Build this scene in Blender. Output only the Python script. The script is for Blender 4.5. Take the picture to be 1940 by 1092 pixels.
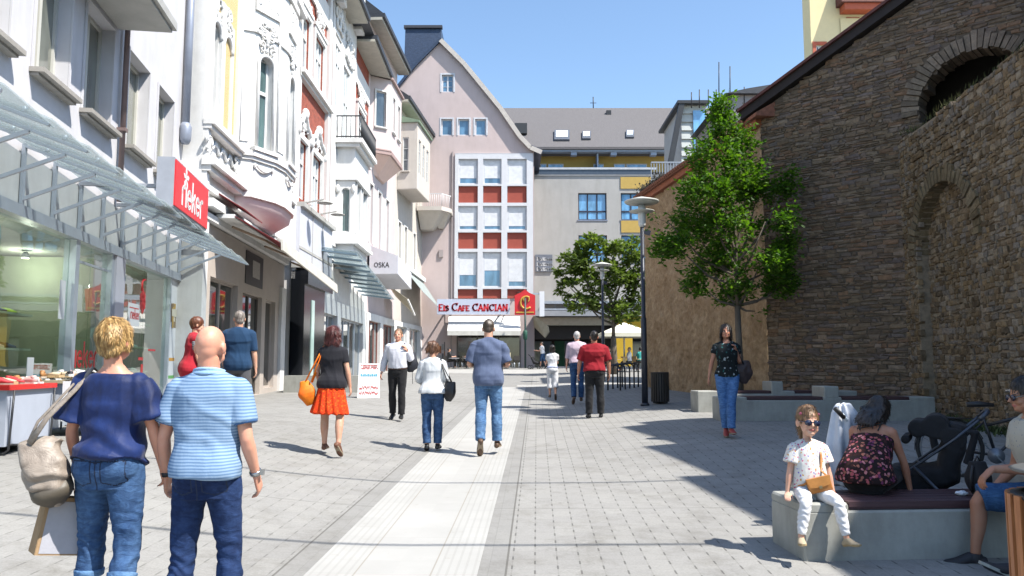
import bpy, math, random
from mathutils import Vector, Matrix, noise, Quaternion
R = math.radians
for o in list(bpy.data.objects): bpy.data.objects.remove(o)
SC = bpy.context.scene
COL = SC.collection

# ---------------------------------------------------------------- camera
EYE = 1.62
cam_d = bpy.data.cameras.new('camera'); cam = bpy.data.objects.new('camera', cam_d); COL.objects.link(cam)
cam_d.sensor_width = 36; cam_d.lens = 36 * 1500 / 1940.0
cam_d.clip_start = 0.1; cam_d.clip_end = 900
PITCH = math.atan((695 - 546) / 1500.0)
cam.location = (0, 0, EYE); cam.rotation_euler = (R(90) + PITCH, 0, 0)
SC.camera = cam
# ---------------------------------------------------------------- sky and sun
SUN_EL = 55.0; SUN_AZ = 118.0          # azimuth clockwise from +Y (the way the camera looks)
world = bpy.data.worlds.new('World'); SC.world = world; world.use_nodes = True
wn = world.node_tree.nodes; wl = world.node_tree.links
sky = wn.new('ShaderNodeTexSky'); sky.sky_type = 'NISHITA'; sky.sun_disc = False
sky.sun_elevation = R(SUN_EL); sky.sun_rotation = R(SUN_AZ)
sky.air_density = 1.1; sky.dust_density = 0.5; sky.ozone_density = 2.0
wn['Background'].inputs['Strength'].default_value = 0.14
tint = wn.new('ShaderNodeMix'); tint.data_type = 'RGBA'; tint.blend_type = 'MULTIPLY'; tint.inputs[0].default_value = 1.0; tint.inputs[7].default_value = (.98, 1.03, 1.05, 1)
wl.new(sky.outputs[0], tint.inputs[6]); wl.new(tint.outputs[2], wn['Background'].inputs['Color'])
sd = bpy.data.lights.new('sun', 'SUN'); sd.energy = 5.0; sd.angle = R(0.5); sd.color = (1.0, 0.955, 0.88)
sun = bpy.data.objects.new('sun', sd); COL.objects.link(sun)
to_sun = Vector((math.sin(R(SUN_AZ)) * math.cos(R(SUN_EL)), math.cos(R(SUN_AZ)) * math.cos(R(SUN_EL)), math.sin(R(SUN_EL))))
sun.rotation_euler = to_sun.to_track_quat('Z', 'Y').to_euler(); sun.location = (20, -20, 40)
SC.view_settings.view_transform = 'Standard'; SC.view_settings.look = 'None'
SC.view_settings.exposure = 0.74; SC.view_settings.gamma = 1.0
SC.cycles.max_bounces = 6; SC.cycles.transparent_max_bounces = 12
SC.cycles.diffuse_bounces = 1; SC.cycles.glossy_bounces = 3; SC.cycles.transmission_bounces = 4
SC.cycles.sample_clamp_indirect = 6.0; SC.cycles.caustics_reflective = False; SC.cycles.caustics_refractive = False

# ---------------------------------------------------------------- terrain
def sstep(a, b, x):
    t = max(0.0, min(1.0, (x - a) / (b - a))); return t * t * (3 - 2 * t)
def lerp_t(tab, y):
    if y <= tab[0][0]: return tab[0][1]
    for (a, va), (b, vb) in zip(tab, tab[1:]):
        if y <= b: return va + (vb - va) * (y - a) / (b - a)
    return tab[-1][1]
LT = [(0, .30), (6, .34), (13, .38), (16.5, .25), (19, .18), (24, .12), (35, .05), (60, 0)]
def gz(x, y):
    b = .0267 * min(max(y, -6), 58)
    if y > 58: b += 0
    if x < 0: b += lerp_t(LT, y) * sstep(.8, 5.2, -x)
    else: b += .2 * sstep(7, 13, y) * sstep(.8, 4.0, x) * (1 - .5 * sstep(22, 34, y))
    return b
def ray(px, py):
    a = (px - 970) / 1500.0; b = (546 - py) / 1500.0
    y = math.cos(PITCH) - b * math.sin(PITCH); z = math.sin(PITCH) + b * math.cos(PITCH)
    return a / y, z / y
def at(px, py, d):
    a, b = ray(px, py); return (a * d, d, EYE + b * d)

# ---------------------------------------------------------------- node materials
MATS = {}
def nt(name):
    m = bpy.data.materials.new(name); m.use_nodes = True
    return m, m.node_tree.nodes, m.node_tree.links, m.node_tree.nodes['Principled BSDF']
def c4(c): return (c[0], c[1], c[2], 1.0)
def ramp(n, stops, interp='LINEAR'):
    r = n.new('ShaderNodeValToRGB'); r.color_ramp.interpolation = interp
    e = r.color_ramp.elements
    e[0].position = stops[0][0]; e[0].color = c4(stops[0][1]); e[1].position = stops[-1][0]; e[1].color = c4(stops[-1][1])
    for p, c in stops[1:-1]:
        k = e.new(p); k.color = c4(c)
    return r
def coords(n, l, kind='Object', scale=(1, 1, 1), rot=(0, 0, 0)):
    tc = n.new('ShaderNodeTexCoord'); mp = n.new('ShaderNodeMapping')
    mp.inputs['Scale'].default_value = scale; mp.inputs['Rotation'].default_value = rot
    l.new(tc.outputs[kind], mp.inputs['Vector']); return mp.outputs[0]
def noise_n(n, l, vec, scale, detail=4, rough=.55, dist=0):
    t = n.new('ShaderNodeTexNoise'); t.inputs['Scale'].default_value = scale
    t.inputs['Detail'].default_value = detail; t.inputs['Roughness'].default_value = rough
    t.inputs['Distortion'].default_value = dist
    l.new(vec, t.inputs['Vector']); return t
def bump_n(n, l, height, strength, dist, bsdf, prev=None):
    b = n.new('ShaderNodeBump'); b.inputs['Strength'].default_value = strength; b.inputs['Distance'].default_value = dist
    l.new(height, b.inputs['Height'])
    if prev is not None: l.new(prev.outputs[0], b.inputs['Normal'])
    l.new(b.outputs[0], bsdf.inputs['Normal']); return b
def mixc(n, l, fac, a, b, mode='MIX'):
    m = n.new('ShaderNodeMix'); m.data_type = 'RGBA'; m.blend_type = mode
    for s, v in ((0, fac), (6, a), (7, b)):
        if hasattr(v, 'type') and hasattr(v, 'links'): l.new(v, m.inputs[s])
        else: m.inputs[s].default_value = v if s == 0 else c4(v)
    return m.outputs[2]
def math_n(n, l, op, a, b=None):
    m = n.new('ShaderNodeMath'); m.operation = op
    for s, v in ((0, a), (1, b)):
        if v is None: continue
        if hasattr(v, 'links'): l.new(v, m.inputs[s])
        else: m.inputs[s].default_value = v
    return m.outputs[0]
def M(name, col, rough=.7, var=.12, scale=3.0, bump=.15, bscale=40, bdist=.01, metal=0.0, kind='Object', stretch=(1, 1, 1), col2=None, spec=.5, dirt=0.0):
    if name in MATS: return MATS[name]
    m, n, l, b = nt(name)
    v = coords(n, l, kind, stretch)
    t = noise_n(n, l, v, scale, 5, .6)
    c2 = col2 or tuple(max(0, x * (1 - var)) for x in col); c1 = tuple(min(1, x * (1 + var * .5)) for x in col) if col2 is None else col
    r = ramp(n, [(.32, c2), (.68, c1)]); l.new(t.outputs['Fac'], r.inputs[0])
    out = r.outputs[0]
    if dirt > 0:
        v2 = coords(n, l, kind, (stretch[0], stretch[1], stretch[2] * .18))
        t2 = noise_n(n, l, v2, 1.7, 6, .65)
        rr = ramp(n, [(.45, (1, 1, 1)), (.75, (1 - dirt, 1 - dirt * 1.05, 1 - dirt * 1.2))]); l.new(t2.outputs['Fac'], rr.inputs[0])
        out = mixc(n, l, 1.0, out, rr.outputs[0], 'MULTIPLY')
    l.new(out, b.inputs['Base Color'])
    b.inputs['Roughness'].default_value = rough; b.inputs['Metallic'].default_value = metal
    b.inputs['Specular IOR Level'].default_value = spec
    if bump > 0:
        tb = noise_n(n, l, v, bscale, 4, .6); bump_n(n, l, tb.outputs['Fac'], bump, bdist, b)
    MATS[name] = m; return m

def mat_glass(name, tint=(.75, .86, .84), refl=.22, rough=.0, opaque=0.0):
    if name in MATS: return MATS[name]
    m, n, l, b = nt(name)
    out = n['Material Output']
    tr = n.new('ShaderNodeBsdfTransparent'); tr.inputs[0].default_value = c4(tint)
    gl = n.new('ShaderNodeBsdfGlossy'); gl.inputs['Roughness'].default_value = rough; gl.inputs[0].default_value = (1, 1, 1, 1)
    fr = n.new('ShaderNodeFresnel'); fr.inputs[0].default_value = 1.5
    gg = n.new('ShaderNodeNewGeometry'); ad = math_n(n, l, 'MULTIPLY', math_n(n, l, 'ADD', fr.outputs[0], refl), math_n(n, l, 'SUBTRACT', 1.0, gg.outputs['Backfacing']))
    v = coords(n, l, 'Object'); w = noise_n(n, l, v, .8, 2)
    bp = n.new('ShaderNodeBump'); bp.inputs['Strength'].default_value = .05; bp.inputs['Distance'].default_value = .06
    l.new(w.outputs['Fac'], bp.inputs['Height']); l.new(bp.outputs[0], gl.inputs['Normal'])
    mx = n.new('ShaderNodeMixShader'); l.new(ad, mx.inputs[0]); l.new(tr.outputs[0], mx.inputs[1]); l.new(gl.outputs[0], mx.inputs[2])
    last = mx.outputs[0]
    if opaque > 0:
        df = n.new('ShaderNodeBsdfDiffuse'); df.inputs[0].default_value = c4(tint)
        m2 = n.new('ShaderNodeMixShader'); m2.inputs[0].default_value = opaque
        l.new(last, m2.inputs[1]); l.new(df.outputs[0], m2.inputs[2]); last = m2.outputs[0]
    n.remove(b); l.new(last, out.inputs[0]); MATS[name] = m; return m
def mat_pane(name, col=(.035, .05, .06), rough=.06):
    if name in MATS: return MATS[name]
    m, n, l, b = nt(name)
    v = coords(n, l, 'Object', (1, 1, .4)); t = noise_n(n, l, v, 1.6, 3)
    r = ramp(n, [(.35, col), (.7, tuple(min(1, c * 2.2 + .01) for c in col))]); l.new(t.outputs['Fac'], r.inputs[0])
    l.new(r.outputs[0], b.inputs['Base Color']); b.inputs['Roughness'].default_value = rough
    b.inputs['Specular IOR Level'].default_value = 1.0; b.inputs['Coat Weight'].default_value = .6; b.inputs['Coat Roughness'].default_value = .03
    t2 = noise_n(n, l, v, .9, 2); bump_n(n, l, t2.outputs['Fac'], .06, .05, b)
    MATS[name] = m; return m
def mat_attr(name, rough=.9, bump=.5, bscale=30, bdist=.02, mul=(1, 1, 1), moss=0.0):
    """stone whose colour is stored per stone in the mesh"""
    if name in MATS: return MATS[name]
    m, n, l, b = nt(name)
    a = n.new('ShaderNodeAttribute'); a.attribute_name = 'Col'
    v = coords(n, l, 'Object'); t = noise_n(n, l, v, 9, 6, .7)
    r = ramp(n, [(.25, (.55, .52, .5)), (.5, (.95, .95, .95)), (.8, (1.35, 1.3, 1.22))]); l.new(t.outputs['Fac'], r.inputs[0])
    o = mixc(n, l, 1.0, a.outputs['Color'], r.outputs[0], 'MULTIPLY')
    t3 = noise_n(n, l, v, 1.1, 5, .7); r3 = ramp(n, [(.4, (1, 1, 1)), (.62, mul)]); l.new(t3.outputs['Fac'], r3.inputs[0])
    o = mixc(n, l, 1.0, o, r3.outputs[0], 'MULTIPLY')
    l.new(o, b.inputs['Base Color']); b.inputs['Roughness'].default_value = rough; b.inputs['Specular IOR Level'].default_value = .25
    t2 = noise_n(n, l, v, bscale, 6, .65); bump_n(n, l, t2.outputs['Fac'], bump, bdist, b)
    MATS[name] = m; return m

# ---------------------------------------------------------------- mesh builder
class MB:
    def __init__(s): s.v = []; s.f = []; s.m = []; s.c = []; s.sm = []
    def add(s, vs, fs, mi=0, col=None, smooth=False):
        o = len(s.v); s.v.extend(tuple(p) for p in vs)
        for f in fs: s.f.append(tuple(i + o for i in f)); s.m.append(mi); s.c.append(col); s.sm.append(smooth)
    def hexa(s, p, mi=0, col=None):
        s.add(p, [(0, 3, 2, 1), (4, 5, 6, 7), (0, 1, 5, 4), (1, 2, 6, 5), (2, 3, 7, 6), (3, 0, 4, 7)], mi, col)
    def box(s, x0, x1, y0, y1, z0, z1, mi=0, col=None):
        s.hexa([(x0, y0, z0), (x1, y0, z0), (x1, y1, z0), (x0, y1, z0), (x0, y0, z1), (x1, y0, z1), (x1, y1, z1), (x0, y1, z1)], mi, col)
    def cbox(s, c, size, rot=None, mi=0, col=None):
        hx, hy, hz = size[0] / 2, size[1] / 2, size[2] / 2
        ps = [Vector(q) for q in [(-hx, -hy, -hz), (hx, -hy, -hz), (hx, hy, -hz), (-hx, hy, -hz), (-hx, -hy, hz), (hx, -hy, hz), (hx, hy, hz), (-hx, hy, hz)]]
        if rot is not None: ps = [rot @ p for p in ps]
        s.hexa([Vector(c) + p for p in ps], mi, col)
    def beam(s, a, b, w, h, mi=0, col=None):
        a = Vector(a); b = Vector(b); d = (b - a).normalized()
        up = Vector((0, 0, 1)) if abs(d.z) < .95 else Vector((0, 1, 0))
        x = d.cross(up).normalized(); y = x.cross(d).normalized()
        ps = []
        for q in (a, b):
            for i, j in ((-1, -1), (1, -1), (1, 1), (-1, 1)): ps.append(q + x * (i * w / 2) + y * (j * h / 2))
        s.hexa(ps, mi, col)
    def tube(s, pts, rad, n=10, mi=0, col=None, ref=None, cap=True, smooth=True, power=2.0, endround=False):
        pts = [Vector(p) for p in pts]; k = len(pts)
        rads = [(r, r) if not isinstance(r, (tuple, list)) else r for r in (rad if isinstance(rad, (list, tuple)) and len(rad) == k else [rad] * k)]
        vs = []; prev = None
        for i in range(k):
            d = (pts[min(i + 1, k - 1)] - pts[max(i - 1, 0)])
            if d.length < 1e-9: d = Vector((0, 0, 1))
            d.normalize()
            if ref is not None: x = (Vector(ref) - d * d.dot(Vector(ref)))
            elif prev is None:
                x = d.orthogonal()
            else: x = prev - d * d.dot(prev)
            if x.length < 1e-6: x = d.orthogonal()
            x.normalize(); prev = x; y = d.cross(x)
            rx, ry = rads[i]
            for j in range(n):
                t = 2 * math.pi * j / n; ct, st = math.cos(t), math.sin(t)
                if power != 2.0:
                    e = 2.0 / power; ct = math.copysign(abs(ct) ** e, ct); st = math.copysign(abs(st) ** e, st)
                vs.append(pts[i] + x * (ct * rx) + y * (st * ry))
        fs = [(i * n + j, i * n + (j + 1) % n, (i + 1) * n + (j + 1) % n, (i + 1) * n + j) for i in range(k - 1) for j in range(n)]
        if cap:
            fs.append(tuple(reversed(range(n)))); fs.append(tuple((k - 1) * n + j for j in range(n)))
        s.add(vs, fs, mi, col, smooth)
    def ell(s, c, r, rot=None, nu=16, nv=10, mi=0, col=None):
        c = Vector(c); vs = []; fs = []
        vs.append(Vector((0, 0, -r[2])))
        for i in range(1, nv):
            ph = -math.pi / 2 + math.pi * i / nv
            for j in range(nu):
                t = 2 * math.pi * j / nu
                vs.append(Vector((r[0] * math.cos(ph) * math.cos(t), r[1] * math.cos(ph) * math.sin(t), r[2] * math.sin(ph))))
        vs.append(Vector((0, 0, r[2]))); L = len(vs) - 1
        for j in range(nu): fs.append((0, 1 + (j + 1) % nu, 1 + j)); fs.append((L, L - nu + j, L - nu + (j + 1) % nu))
        for i in range(nv - 2):
            for j in range(nu):
                a = 1 + i * nu; fs.append((a + j, a + (j + 1) % nu, a + nu + (j + 1) % nu, a + nu + j))
        if rot is not None: vs = [rot @ p for p in vs]
        s.add([c + p for p in vs], fs, mi, col, True)
    def lathe(s, prof, c=(0, 0, 0), n=20, mi=0, smooth=True):
        vs = []; fs = []; k = len(prof)
        for r, z in prof:
            for j in range(n):
                t = 2 * math.pi * j / n; vs.append((c[0] + r * math.cos(t), c[1] + r * math.sin(t), c[2] + z))
        for i in range(k - 1):
            for j in range(n): fs.append((i * n + j, i * n + (j + 1) % n, (i + 1) * n + (j + 1) % n, (i + 1) * n + j))
        fs.append(tuple(reversed(range(n)))); fs.append(tuple((k - 1) * n + j for j in range(n)))
        s.add(vs, fs, mi, None, smooth)
    def prism(s, poly, vec, mi=0, col=None):
        """closed polygon (3d points) swept by vec"""
        poly = [Vector(p) for p in poly]; vec = Vector(vec); k = len(poly)
        s.add(poly + [p + vec for p in poly], [tuple(reversed(range(k))), tuple(range(k, 2 * k))] + [(i, (i + 1) % k, k + (i + 1) % k, k + i) for i in range(k)], mi, col)
    def mesh(s, name, mats, uv=True):
        me = bpy.data.meshes.new(name); me.from_pydata(s.v, [], s.f)
        if not isinstance(mats, (list, tuple)): mats = [mats]
        for m in mats: me.materials.append(m)
        if len(mats) > 1: me.polygons.foreach_set('material_index', s.m)
        if any(s.sm): me.polygons.foreach_set('use_smooth', s.sm)
        if any(c is not None for c in s.c):
            ca = me.color_attributes.new('Col', 'FLOAT_COLOR', 'CORNER'); buf = []
            for p in me.polygons:
                c = s.c[p.index] or (1, 1, 1); buf.extend((c[0], c[1], c[2], 1.0) * p.loop_total)
            ca.data.foreach_set('color', buf)
        if uv:
            ul = me.uv_layers.new(name='UVMap'); buf = []
            me.update()
            for p in me.polygons:
                nx, ny, nz = p.normal
                if abs(nz) > .8: tx, ty = 1.0, 0.0; flat = True
                else:
                    L = math.hypot(nx, ny) or 1; tx, ty = -ny / L, nx / L; flat = False
                for li in p.vertices:
                    q = s.v[li]
                    buf.extend((q[0], q[1]) if flat else (q[0] * tx + q[1] * ty, q[2]))
            ul.data.foreach_set('uv', buf)
        return me
    def build(s, name, mats, parent=None, loc=None):
        me = s.mesh(name, mats); o = bpy.data.objects.new(name, me); COL.objects.link(o)
        if parent is not None: o.parent = parent
        if loc is not None: o.location = loc
        return o
def empty(name, loc=(0, 0, 0), rz=0):
    o = bpy.data.objects.new(name, None); COL.objects.link(o); o.location = loc; o.rotation_euler = (0, 0, rz)
    o.empty_display_size = .2; return o
def tag(o, label=None, cat=None, group=None, kind=None):
    if label: o['label'] = label
    if cat: o['category'] = cat
    if group: o['group'] = group
    if kind: o['kind'] = kind
    return o
def thing(name, label, cat, loc=(0, 0, 0), rz=0, group=None): return tag(empty(name, loc, rz), label, cat, group)
def kids(o): return [c for c in bpy.data.objects if c.parent == o]
def copy_tree(o, parent=None):
    c = o.copy(); COL.objects.link(c); c.parent = parent
    for ch in kids(o): copy_tree(ch, c)
    return c

# strokes for lettering: glyph = list of polylines in a unit box (x 0..w, y 0..1)
def arc(cx, cy, rx, ry, a0, a1, k=10): return [(cx + rx * math.cos(R(a0 + (a1 - a0) * i / k)), cy + ry * math.sin(R(a0 + (a1 - a0) * i / k))) for i in range(k + 1)]
GL = {
 'r': (.42, [[(.08, 0), (.08, .38)] + arc(.30, .38, .22, .22, 180, 75, 6)]),
 'i': (.2, [[(.1, 0), (.1, .6)]]),
 'e': (.6, [[(.08, .32), (.52, .32)] + arc(.3, .3, .22, .28, 5, 310, 12)]),
 'k': (.5, [[(.08, 0), (.08, .95)], [(.42, .6), (.1, .28)], [(.2, .36), (.44, 0)]]),
 'S': (.6, [arc(.3, .75, .22, .22, 30, 270, 9) + arc(.3, .27, .24, .26, 90, -150, 9)]),
 's': (.5, [arc(.25, .45, .17, .14, 30, 270, 7) + arc(.25, .16, .18, .15, 90, -150, 7)]),
 't': (.4, [[(.18, .85), (.18, .12), (.34, 0)], [(.02, .6), (.36, .6)]]),
 'o': (.6, [arc(.3, .3, .22, .28, 0, 360, 14)]),
 'a': (.6, [arc(.28, .3, .2, .28, 0, 360, 12), [(.5, .6), (.5, 0)]]),
 'n': (.55, [[(.08, 0), (.08, .6)], [(.08, .38)] + arc(.27, .36, .19, .22, 160, 0, 6) + [(.46, 0)]]),
 'h': (.55, [[(.08, 0), (.08, .95)], [(.08, .38)] + arc(.27, .36, .19, .22, 160, 0, 6) + [(.46, 0)]]),
 'O': (.85, [arc(.42, .5, .36, .46, 0, 360, 16)]),
 'K': (.65, [[(.1, 0), (.1, 1)], [(.58, 1), (.12, .42)], [(.25, .56), (.6, 0)]]),
 'A': (.75, [[(.02, 0), (.37, 1), (.72, 0)], [(.16, .34), (.58, .34)]]),
 'C': (.78, [arc(.44, .5, .36, .47, 45, 315, 14), [(.7, .82), (.7, 1)]]),
 'N': (.8, [[(.12, 0), (.12, 1), (.68, 0), (.68, 1)]]),
 'I': (.35, [[(.17, 0), (.17, 1)]]),
 'E': (.65, [[(.56, 1), (.12, 1), (.12, 0), (.58, 0)], [(.12, .52), (.46, .52)]]),
 'F': (.6, [[(.56, 1), (.12, 1), (.12, 0)], [(.12, .52), (.46, .52)]]),
 'R': (.7, [[(.1, 0), (.1, 1), (.38, 1)] + arc(.38, .75, .2, .25, 90, -90, 8) + [(.1, .5)], [(.38, .5), (.64, 0)]]),
 'd': (.6, [arc(.28, .3, .2, .28, 0, 360, 12), [(.5, .98), (.5, 0)]]),
 'P': (.65, [[(.1, 0), (.1, 1), (.36, 1)] + arc(.36, .74, .2, .26, 90, -90, 8) + [(.1, .48)]]),
 ' ': (.35, []),
}
def strokes(mb, text, org, ux, uz, nrm, h, w, thick=.008, gap=.12, serif=False, small=None, mi=0):
    """lettering as thin raised strokes; org lower left, ux/uz unit vectors, h cap height"""
    org = Vector(org); ux = Vector(ux); uz = Vector(uz); nrm = Vector(nrm); x = 0.0
    for i, ch in enumerate(text):
        gw, pl = GL.get(ch, GL['o']); hh = h * (small[i] if small else 1)
        for line in pl:
            for (a, b) in zip(line, line[1:]):
                p = org + ux * (x + a[0] * hh) + uz * (a[1] * hh); q = org + ux * (x + b[0] * hh) + uz * (b[1] * hh)
                d = (q - p)
                if d.length < 1e-6: continue
                ww = w
                if serif: ww = w * (.55 + .9 * abs(d.normalized().dot((uz - ux * .35).normalized())))
                d.normalize(); s_ = nrm.cross(d).normalized() * (ww / 2); e = d * (ww * .35)
                mb.prism([p - s_ - e, q - s_ + e, q + s_ + e, p + s_ - e], nrm * thick, mi)
            if serif:
                for e_ in (line[0], line[-1]):
                    if e_[1] < .05 or e_[1] > .95:
                        p = org + ux * (x + e_[0] * hh) + uz * (e_[1] * hh)
                        mb.prism([p - ux * w * 1.1 - uz * w * .2, p + ux * w * 1.1 - uz * w * .2, p + ux * w * 1.1 + uz * w * .25, p - ux * w * 1.1 + uz * w * .25], nrm * thick, mi)
        x += (gw + gap) * hh
    return x
# ================================================================= ground
def ground_material():
    m, n, l, b = nt('paving')
    tc = n.new('ShaderNodeTexCoord'); sx = n.new('ShaderNodeSeparateXYZ'); l.new(tc.outputs['Object'], sx.inputs[0])
    X = math_n(n, l, 'ADD', math_n(n, l, 'SUBTRACT', sx.outputs[0], math_n(n, l, 'MULTIPLY', sx.outputs[1], .031)), 1.025)   # 0 on the axis of the pale strip
    Y = sx.outputs[1]
    px = math_n(n, l, 'DIVIDE', X, .168); ix = math_n(n, l, 'FLOOR', px); fx = math_n(n, l, 'FRACT', px)
    odd = math_n(n, l, 'MULTIPLY', math_n(n, l, 'MODULO', math_n(n, l, 'ABSOLUTE', ix), 2.0), .5)
    py = math_n(n, l, 'ADD', math_n(n, l, 'DIVIDE', Y, .252), odd); iy = math_n(n, l, 'FLOOR', py); fy = math_n(n, l, 'FRACT', py)
    dx = math_n(n, l, 'MINIMUM', fx, math_n(n, l, 'SUBTRACT', 1.0, fx)); dy = math_n(n, l, 'MINIMUM', fy, math_n(n, l, 'SUBTRACT', 1.0, fy))
    jx = math_n(n, l, 'LESS_THAN', dx, .026); jy = math_n(n, l, 'LESS_THAN', dy, .012)
    py2 = math_n(n, l, 'FRACT', math_n(n, l, 'ADD', math_n(n, l, 'DIVIDE', Y, .252), math_n(n, l, 'MULTIPLY', math_n(n, l, 'MODULO', math_n(n, l, 'ABSOLUTE', math_n(n, l, 'ROUND', px)), 2.0), .5)))
    dash = math_n(n, l, 'MULTIPLY', math_n(n, l, 'LESS_THAN', py2, .36), math_n(n, l, 'LESS_THAN', dx, .042))
    cmb = n.new('ShaderNodeCombineXYZ'); l.new(ix, cmb.inputs[0]); l.new(iy, cmb.inputs[1])
    wn_ = n.new('ShaderNodeTexWhiteNoise'); l.new(cmb.outputs[0], wn_.inputs['Vector'])
    nz = noise_n(n, l, tc.outputs['Object'], .35, 6, .6); nf = noise_n(n, l, tc.outputs['Object'], 60, 4, .7)
    nm = noise_n(n, l, tc.outputs['Object'], 2.4, 6, .75)
    base = ramp(n, [(.3, (.262, .255, .240)), (.7, (.312, .305, .289))]); l.new(nz.outputs['Fac'], base.inputs[0])
    vr = ramp(n, [(0, (.955, .955, .96)), (1, (1.03, 1.03, 1.025))]); l.new(wn_.outputs['Value'], vr.inputs[0])
    c = mixc(n, l, 1.0, base.outputs[0], vr.outputs[0], 'MULTIPLY')
    sr = ramp(n, [(.33, (.80, .79, .77)), (.5, (1, 1, 1)), (.75, (1.06, 1.06, 1.06))]); l.new(nm.outputs['Fac'], sr.inputs[0])
    c = mixc(n, l, 1.0, c, sr.outputs[0], 'MULTIPLY')
    fr = ramp(n, [(.3, (.86, .86, .86)), (.7, (1.1, 1.1, 1.1))]); l.new(nf.outputs['Fac'], fr.inputs[0])
    c = mixc(n, l, 1.0, c, fr.outputs[0], 'MULTIPLY')
    c = mixc(n, l, math_n(n, l, 'MULTIPLY', jx, .22), c, (.12, .115, .10)); c = mixc(n, l, math_n(n, l, 'MULTIPLY', jy, .28), c, (.13, .125, .11))
    aX = math_n(n, l, 'ABSOLUTE', X)
    band = math_n(n, l, 'LESS_THAN', aX, .80)
    c = mixc(n, l, math_n(n, l, 'MULTIPLY', dash, math_n(n, l, 'MULTIPLY', math_n(n, l, 'SUBTRACT', 1.0, band), math_n(n, l, 'ADD', .3, math_n(n, l, 'MULTIPLY', math_n(n, l, 'GREATER_THAN', X, 0.0), .26)))), c, (.035, .033, .03))
    c = mixc(n, l, math_n(n, l, 'MULTIPLY', band, .3), c, (.20, .197, .188))
    line = math_n(n, l, 'LESS_THAN', math_n(n, l, 'ABSOLUTE', math_n(n, l, 'SUBTRACT', aX, .80)), .008)
    c = mixc(n, l, math_n(n, l, 'MULTIPLY', line, .65), c, (.07, .065, .055))
    # a wider cross joint every few metres
    fw = math_n(n, l, 'FRACT', math_n(n, l, 'DIVIDE', Y, 4.03)); cj = math_n(n, l, 'LESS_THAN', fw, .005)
    c = mixc(n, l, math_n(n, l, 'MULTIPLY', cj, .4), c, (.09, .085, .08))
    # old spots of gum and stains
    vo = n.new('ShaderNodeTexVoronoi'); vo.inputs['Scale'].default_value = 2.1; l.new(tc.outputs['Object'], vo.inputs['Vector'])
    sp = math_n(n, l, 'LESS_THAN', vo.outputs['Distance'], .045)
    c = mixc(n, l, math_n(n, l, 'MULTIPLY', sp, .4), c, (.12, .115, .11))
    s2 = noise_n(n, l, tc.outputs['Object'], .9, 7, .8, 1.2); r5 = ramp(n, [(.56, (1, 1, 1)), (.66, (.84, .835, .82)), (.8, (.78, .77, .75))]); l.new(s2.outputs['Fac'], r5.inputs[0]); c = mixc(n, l, 1.0, c, r5.outputs[0], 'MULTIPLY')
    l.new(c, b.inputs['Base Color']); b.inputs['Roughness'].default_value = .82; b.inputs['Specular IOR Level'].default_value = .3
    h = math_n(n, l, 'SUBTRACT', nf.outputs['Fac'], math_n(n, l, 'ADD', math_n(n, l, 'MULTIPLY', jx, 1.0), math_n(n, l, 'MULTIPLY', jy, 1.0)))
    bump_n(n, l, h, .35, .004, b); return m
def strip_material():
    m, n, l, b = nt('pale_slabs')
    tc = n.new('ShaderNodeTexCoord'); sx = n.new('ShaderNodeSeparateXYZ'); l.new(tc.outputs['Object'], sx.inputs[0])
    X = math_n(n, l, 'ADD', math_n(n, l, 'SUBTRACT', sx.outputs[0], math_n(n, l, 'MULTIPLY', sx.outputs[1], .031)), 1.025); Y = sx.outputs[1]
    nz = noise_n(n, l, tc.outputs['Object'], .9, 6, .65); nf = noise_n(n, l, tc.outputs['Object'], 55, 4, .7)
    base = ramp(n, [(.3, (.355, .348, .328)), (.7, (.415, .408, .388))]); l.new(nz.outputs['Fac'], base.inputs[0]); c = base.outputs[0]
    fy = math_n(n, l, 'FRACT', math_n(n, l, 'DIVIDE', Y, .36)); jy = math_n(n, l, 'LESS_THAN', fy, .016)
    iy = math_n(n, l, 'FLOOR', math_n(n, l, 'DIVIDE', Y, .36)); cm = n.new('ShaderNodeCombineXYZ'); l.new(iy, cm.inputs[0])
    sg = math_n(n, l, 'FLOOR', math_n(n, l, 'MULTIPLY', math_n(n, l, 'ADD', X, 5.0), 2.6)); l.new(sg, cm.inputs[1])
    w = n.new('ShaderNodeTexWhiteNoise'); l.new(cm.outputs[0], w.inputs['Vector']); vr = ramp(n, [(0, (.95, .95, .95)), (1, (1.02, 1.02, 1.02))]); l.new(w.outputs['Value'], vr.inputs[0])
    c = mixc(n, l, 1.0, c, vr.outputs[0], 'MULTIPLY')
    c = mixc(n, l, math_n(n, l, 'MULTIPLY', jy, .28), c, (.25, .24, .2))
    rib = 0
    aX = math_n(n, l, 'ABSOLUTE', X); side = math_n(n, l, 'GREATER_THAN', aX, .27)
    fr = math_n(n, l, 'FRACT', math_n(n, l, 'DIVIDE', aX, .062)); gr = math_n(n, l, 'MULTIPLY', math_n(n, l, 'LESS_THAN', fr, .3), side)
    c = mixc(n, l, math_n(n, l, 'MULTIPLY', gr, .28), c, (.26, .255, .23))
    ln = math_n(n, l, 'LESS_THAN', math_n(n, l, 'ABSOLUTE', math_n(n, l, 'SUBTRACT', aX, .27)), .006)
    c = mixc(n, l, math_n(n, l, 'MULTIPLY', ln, .5), c, (.2, .17, .12))
    st = noise_n(n, l, tc.outputs['Object'], 7, 5, .7); rr = ramp(n, [(.62, (1, 1, 1)), (.76, (.86, .83, .78))]); l.new(st.outputs['Fac'], rr.inputs[0])
    c = mixc(n, l, 1.0, c, rr.outputs[0], 'MULTIPLY')
    l.new(c, b.inputs['Base Color']); b.inputs['Roughness'].default_value = .75
    bump_n(n, l, math_n(n, l, 'SUBTRACT', nf.outputs['Fac'], math_n(n, l, 'MULTIPLY', math_n(n, l, 'ADD', gr, jy), 1.5)), .3, .004, b); return m
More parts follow.
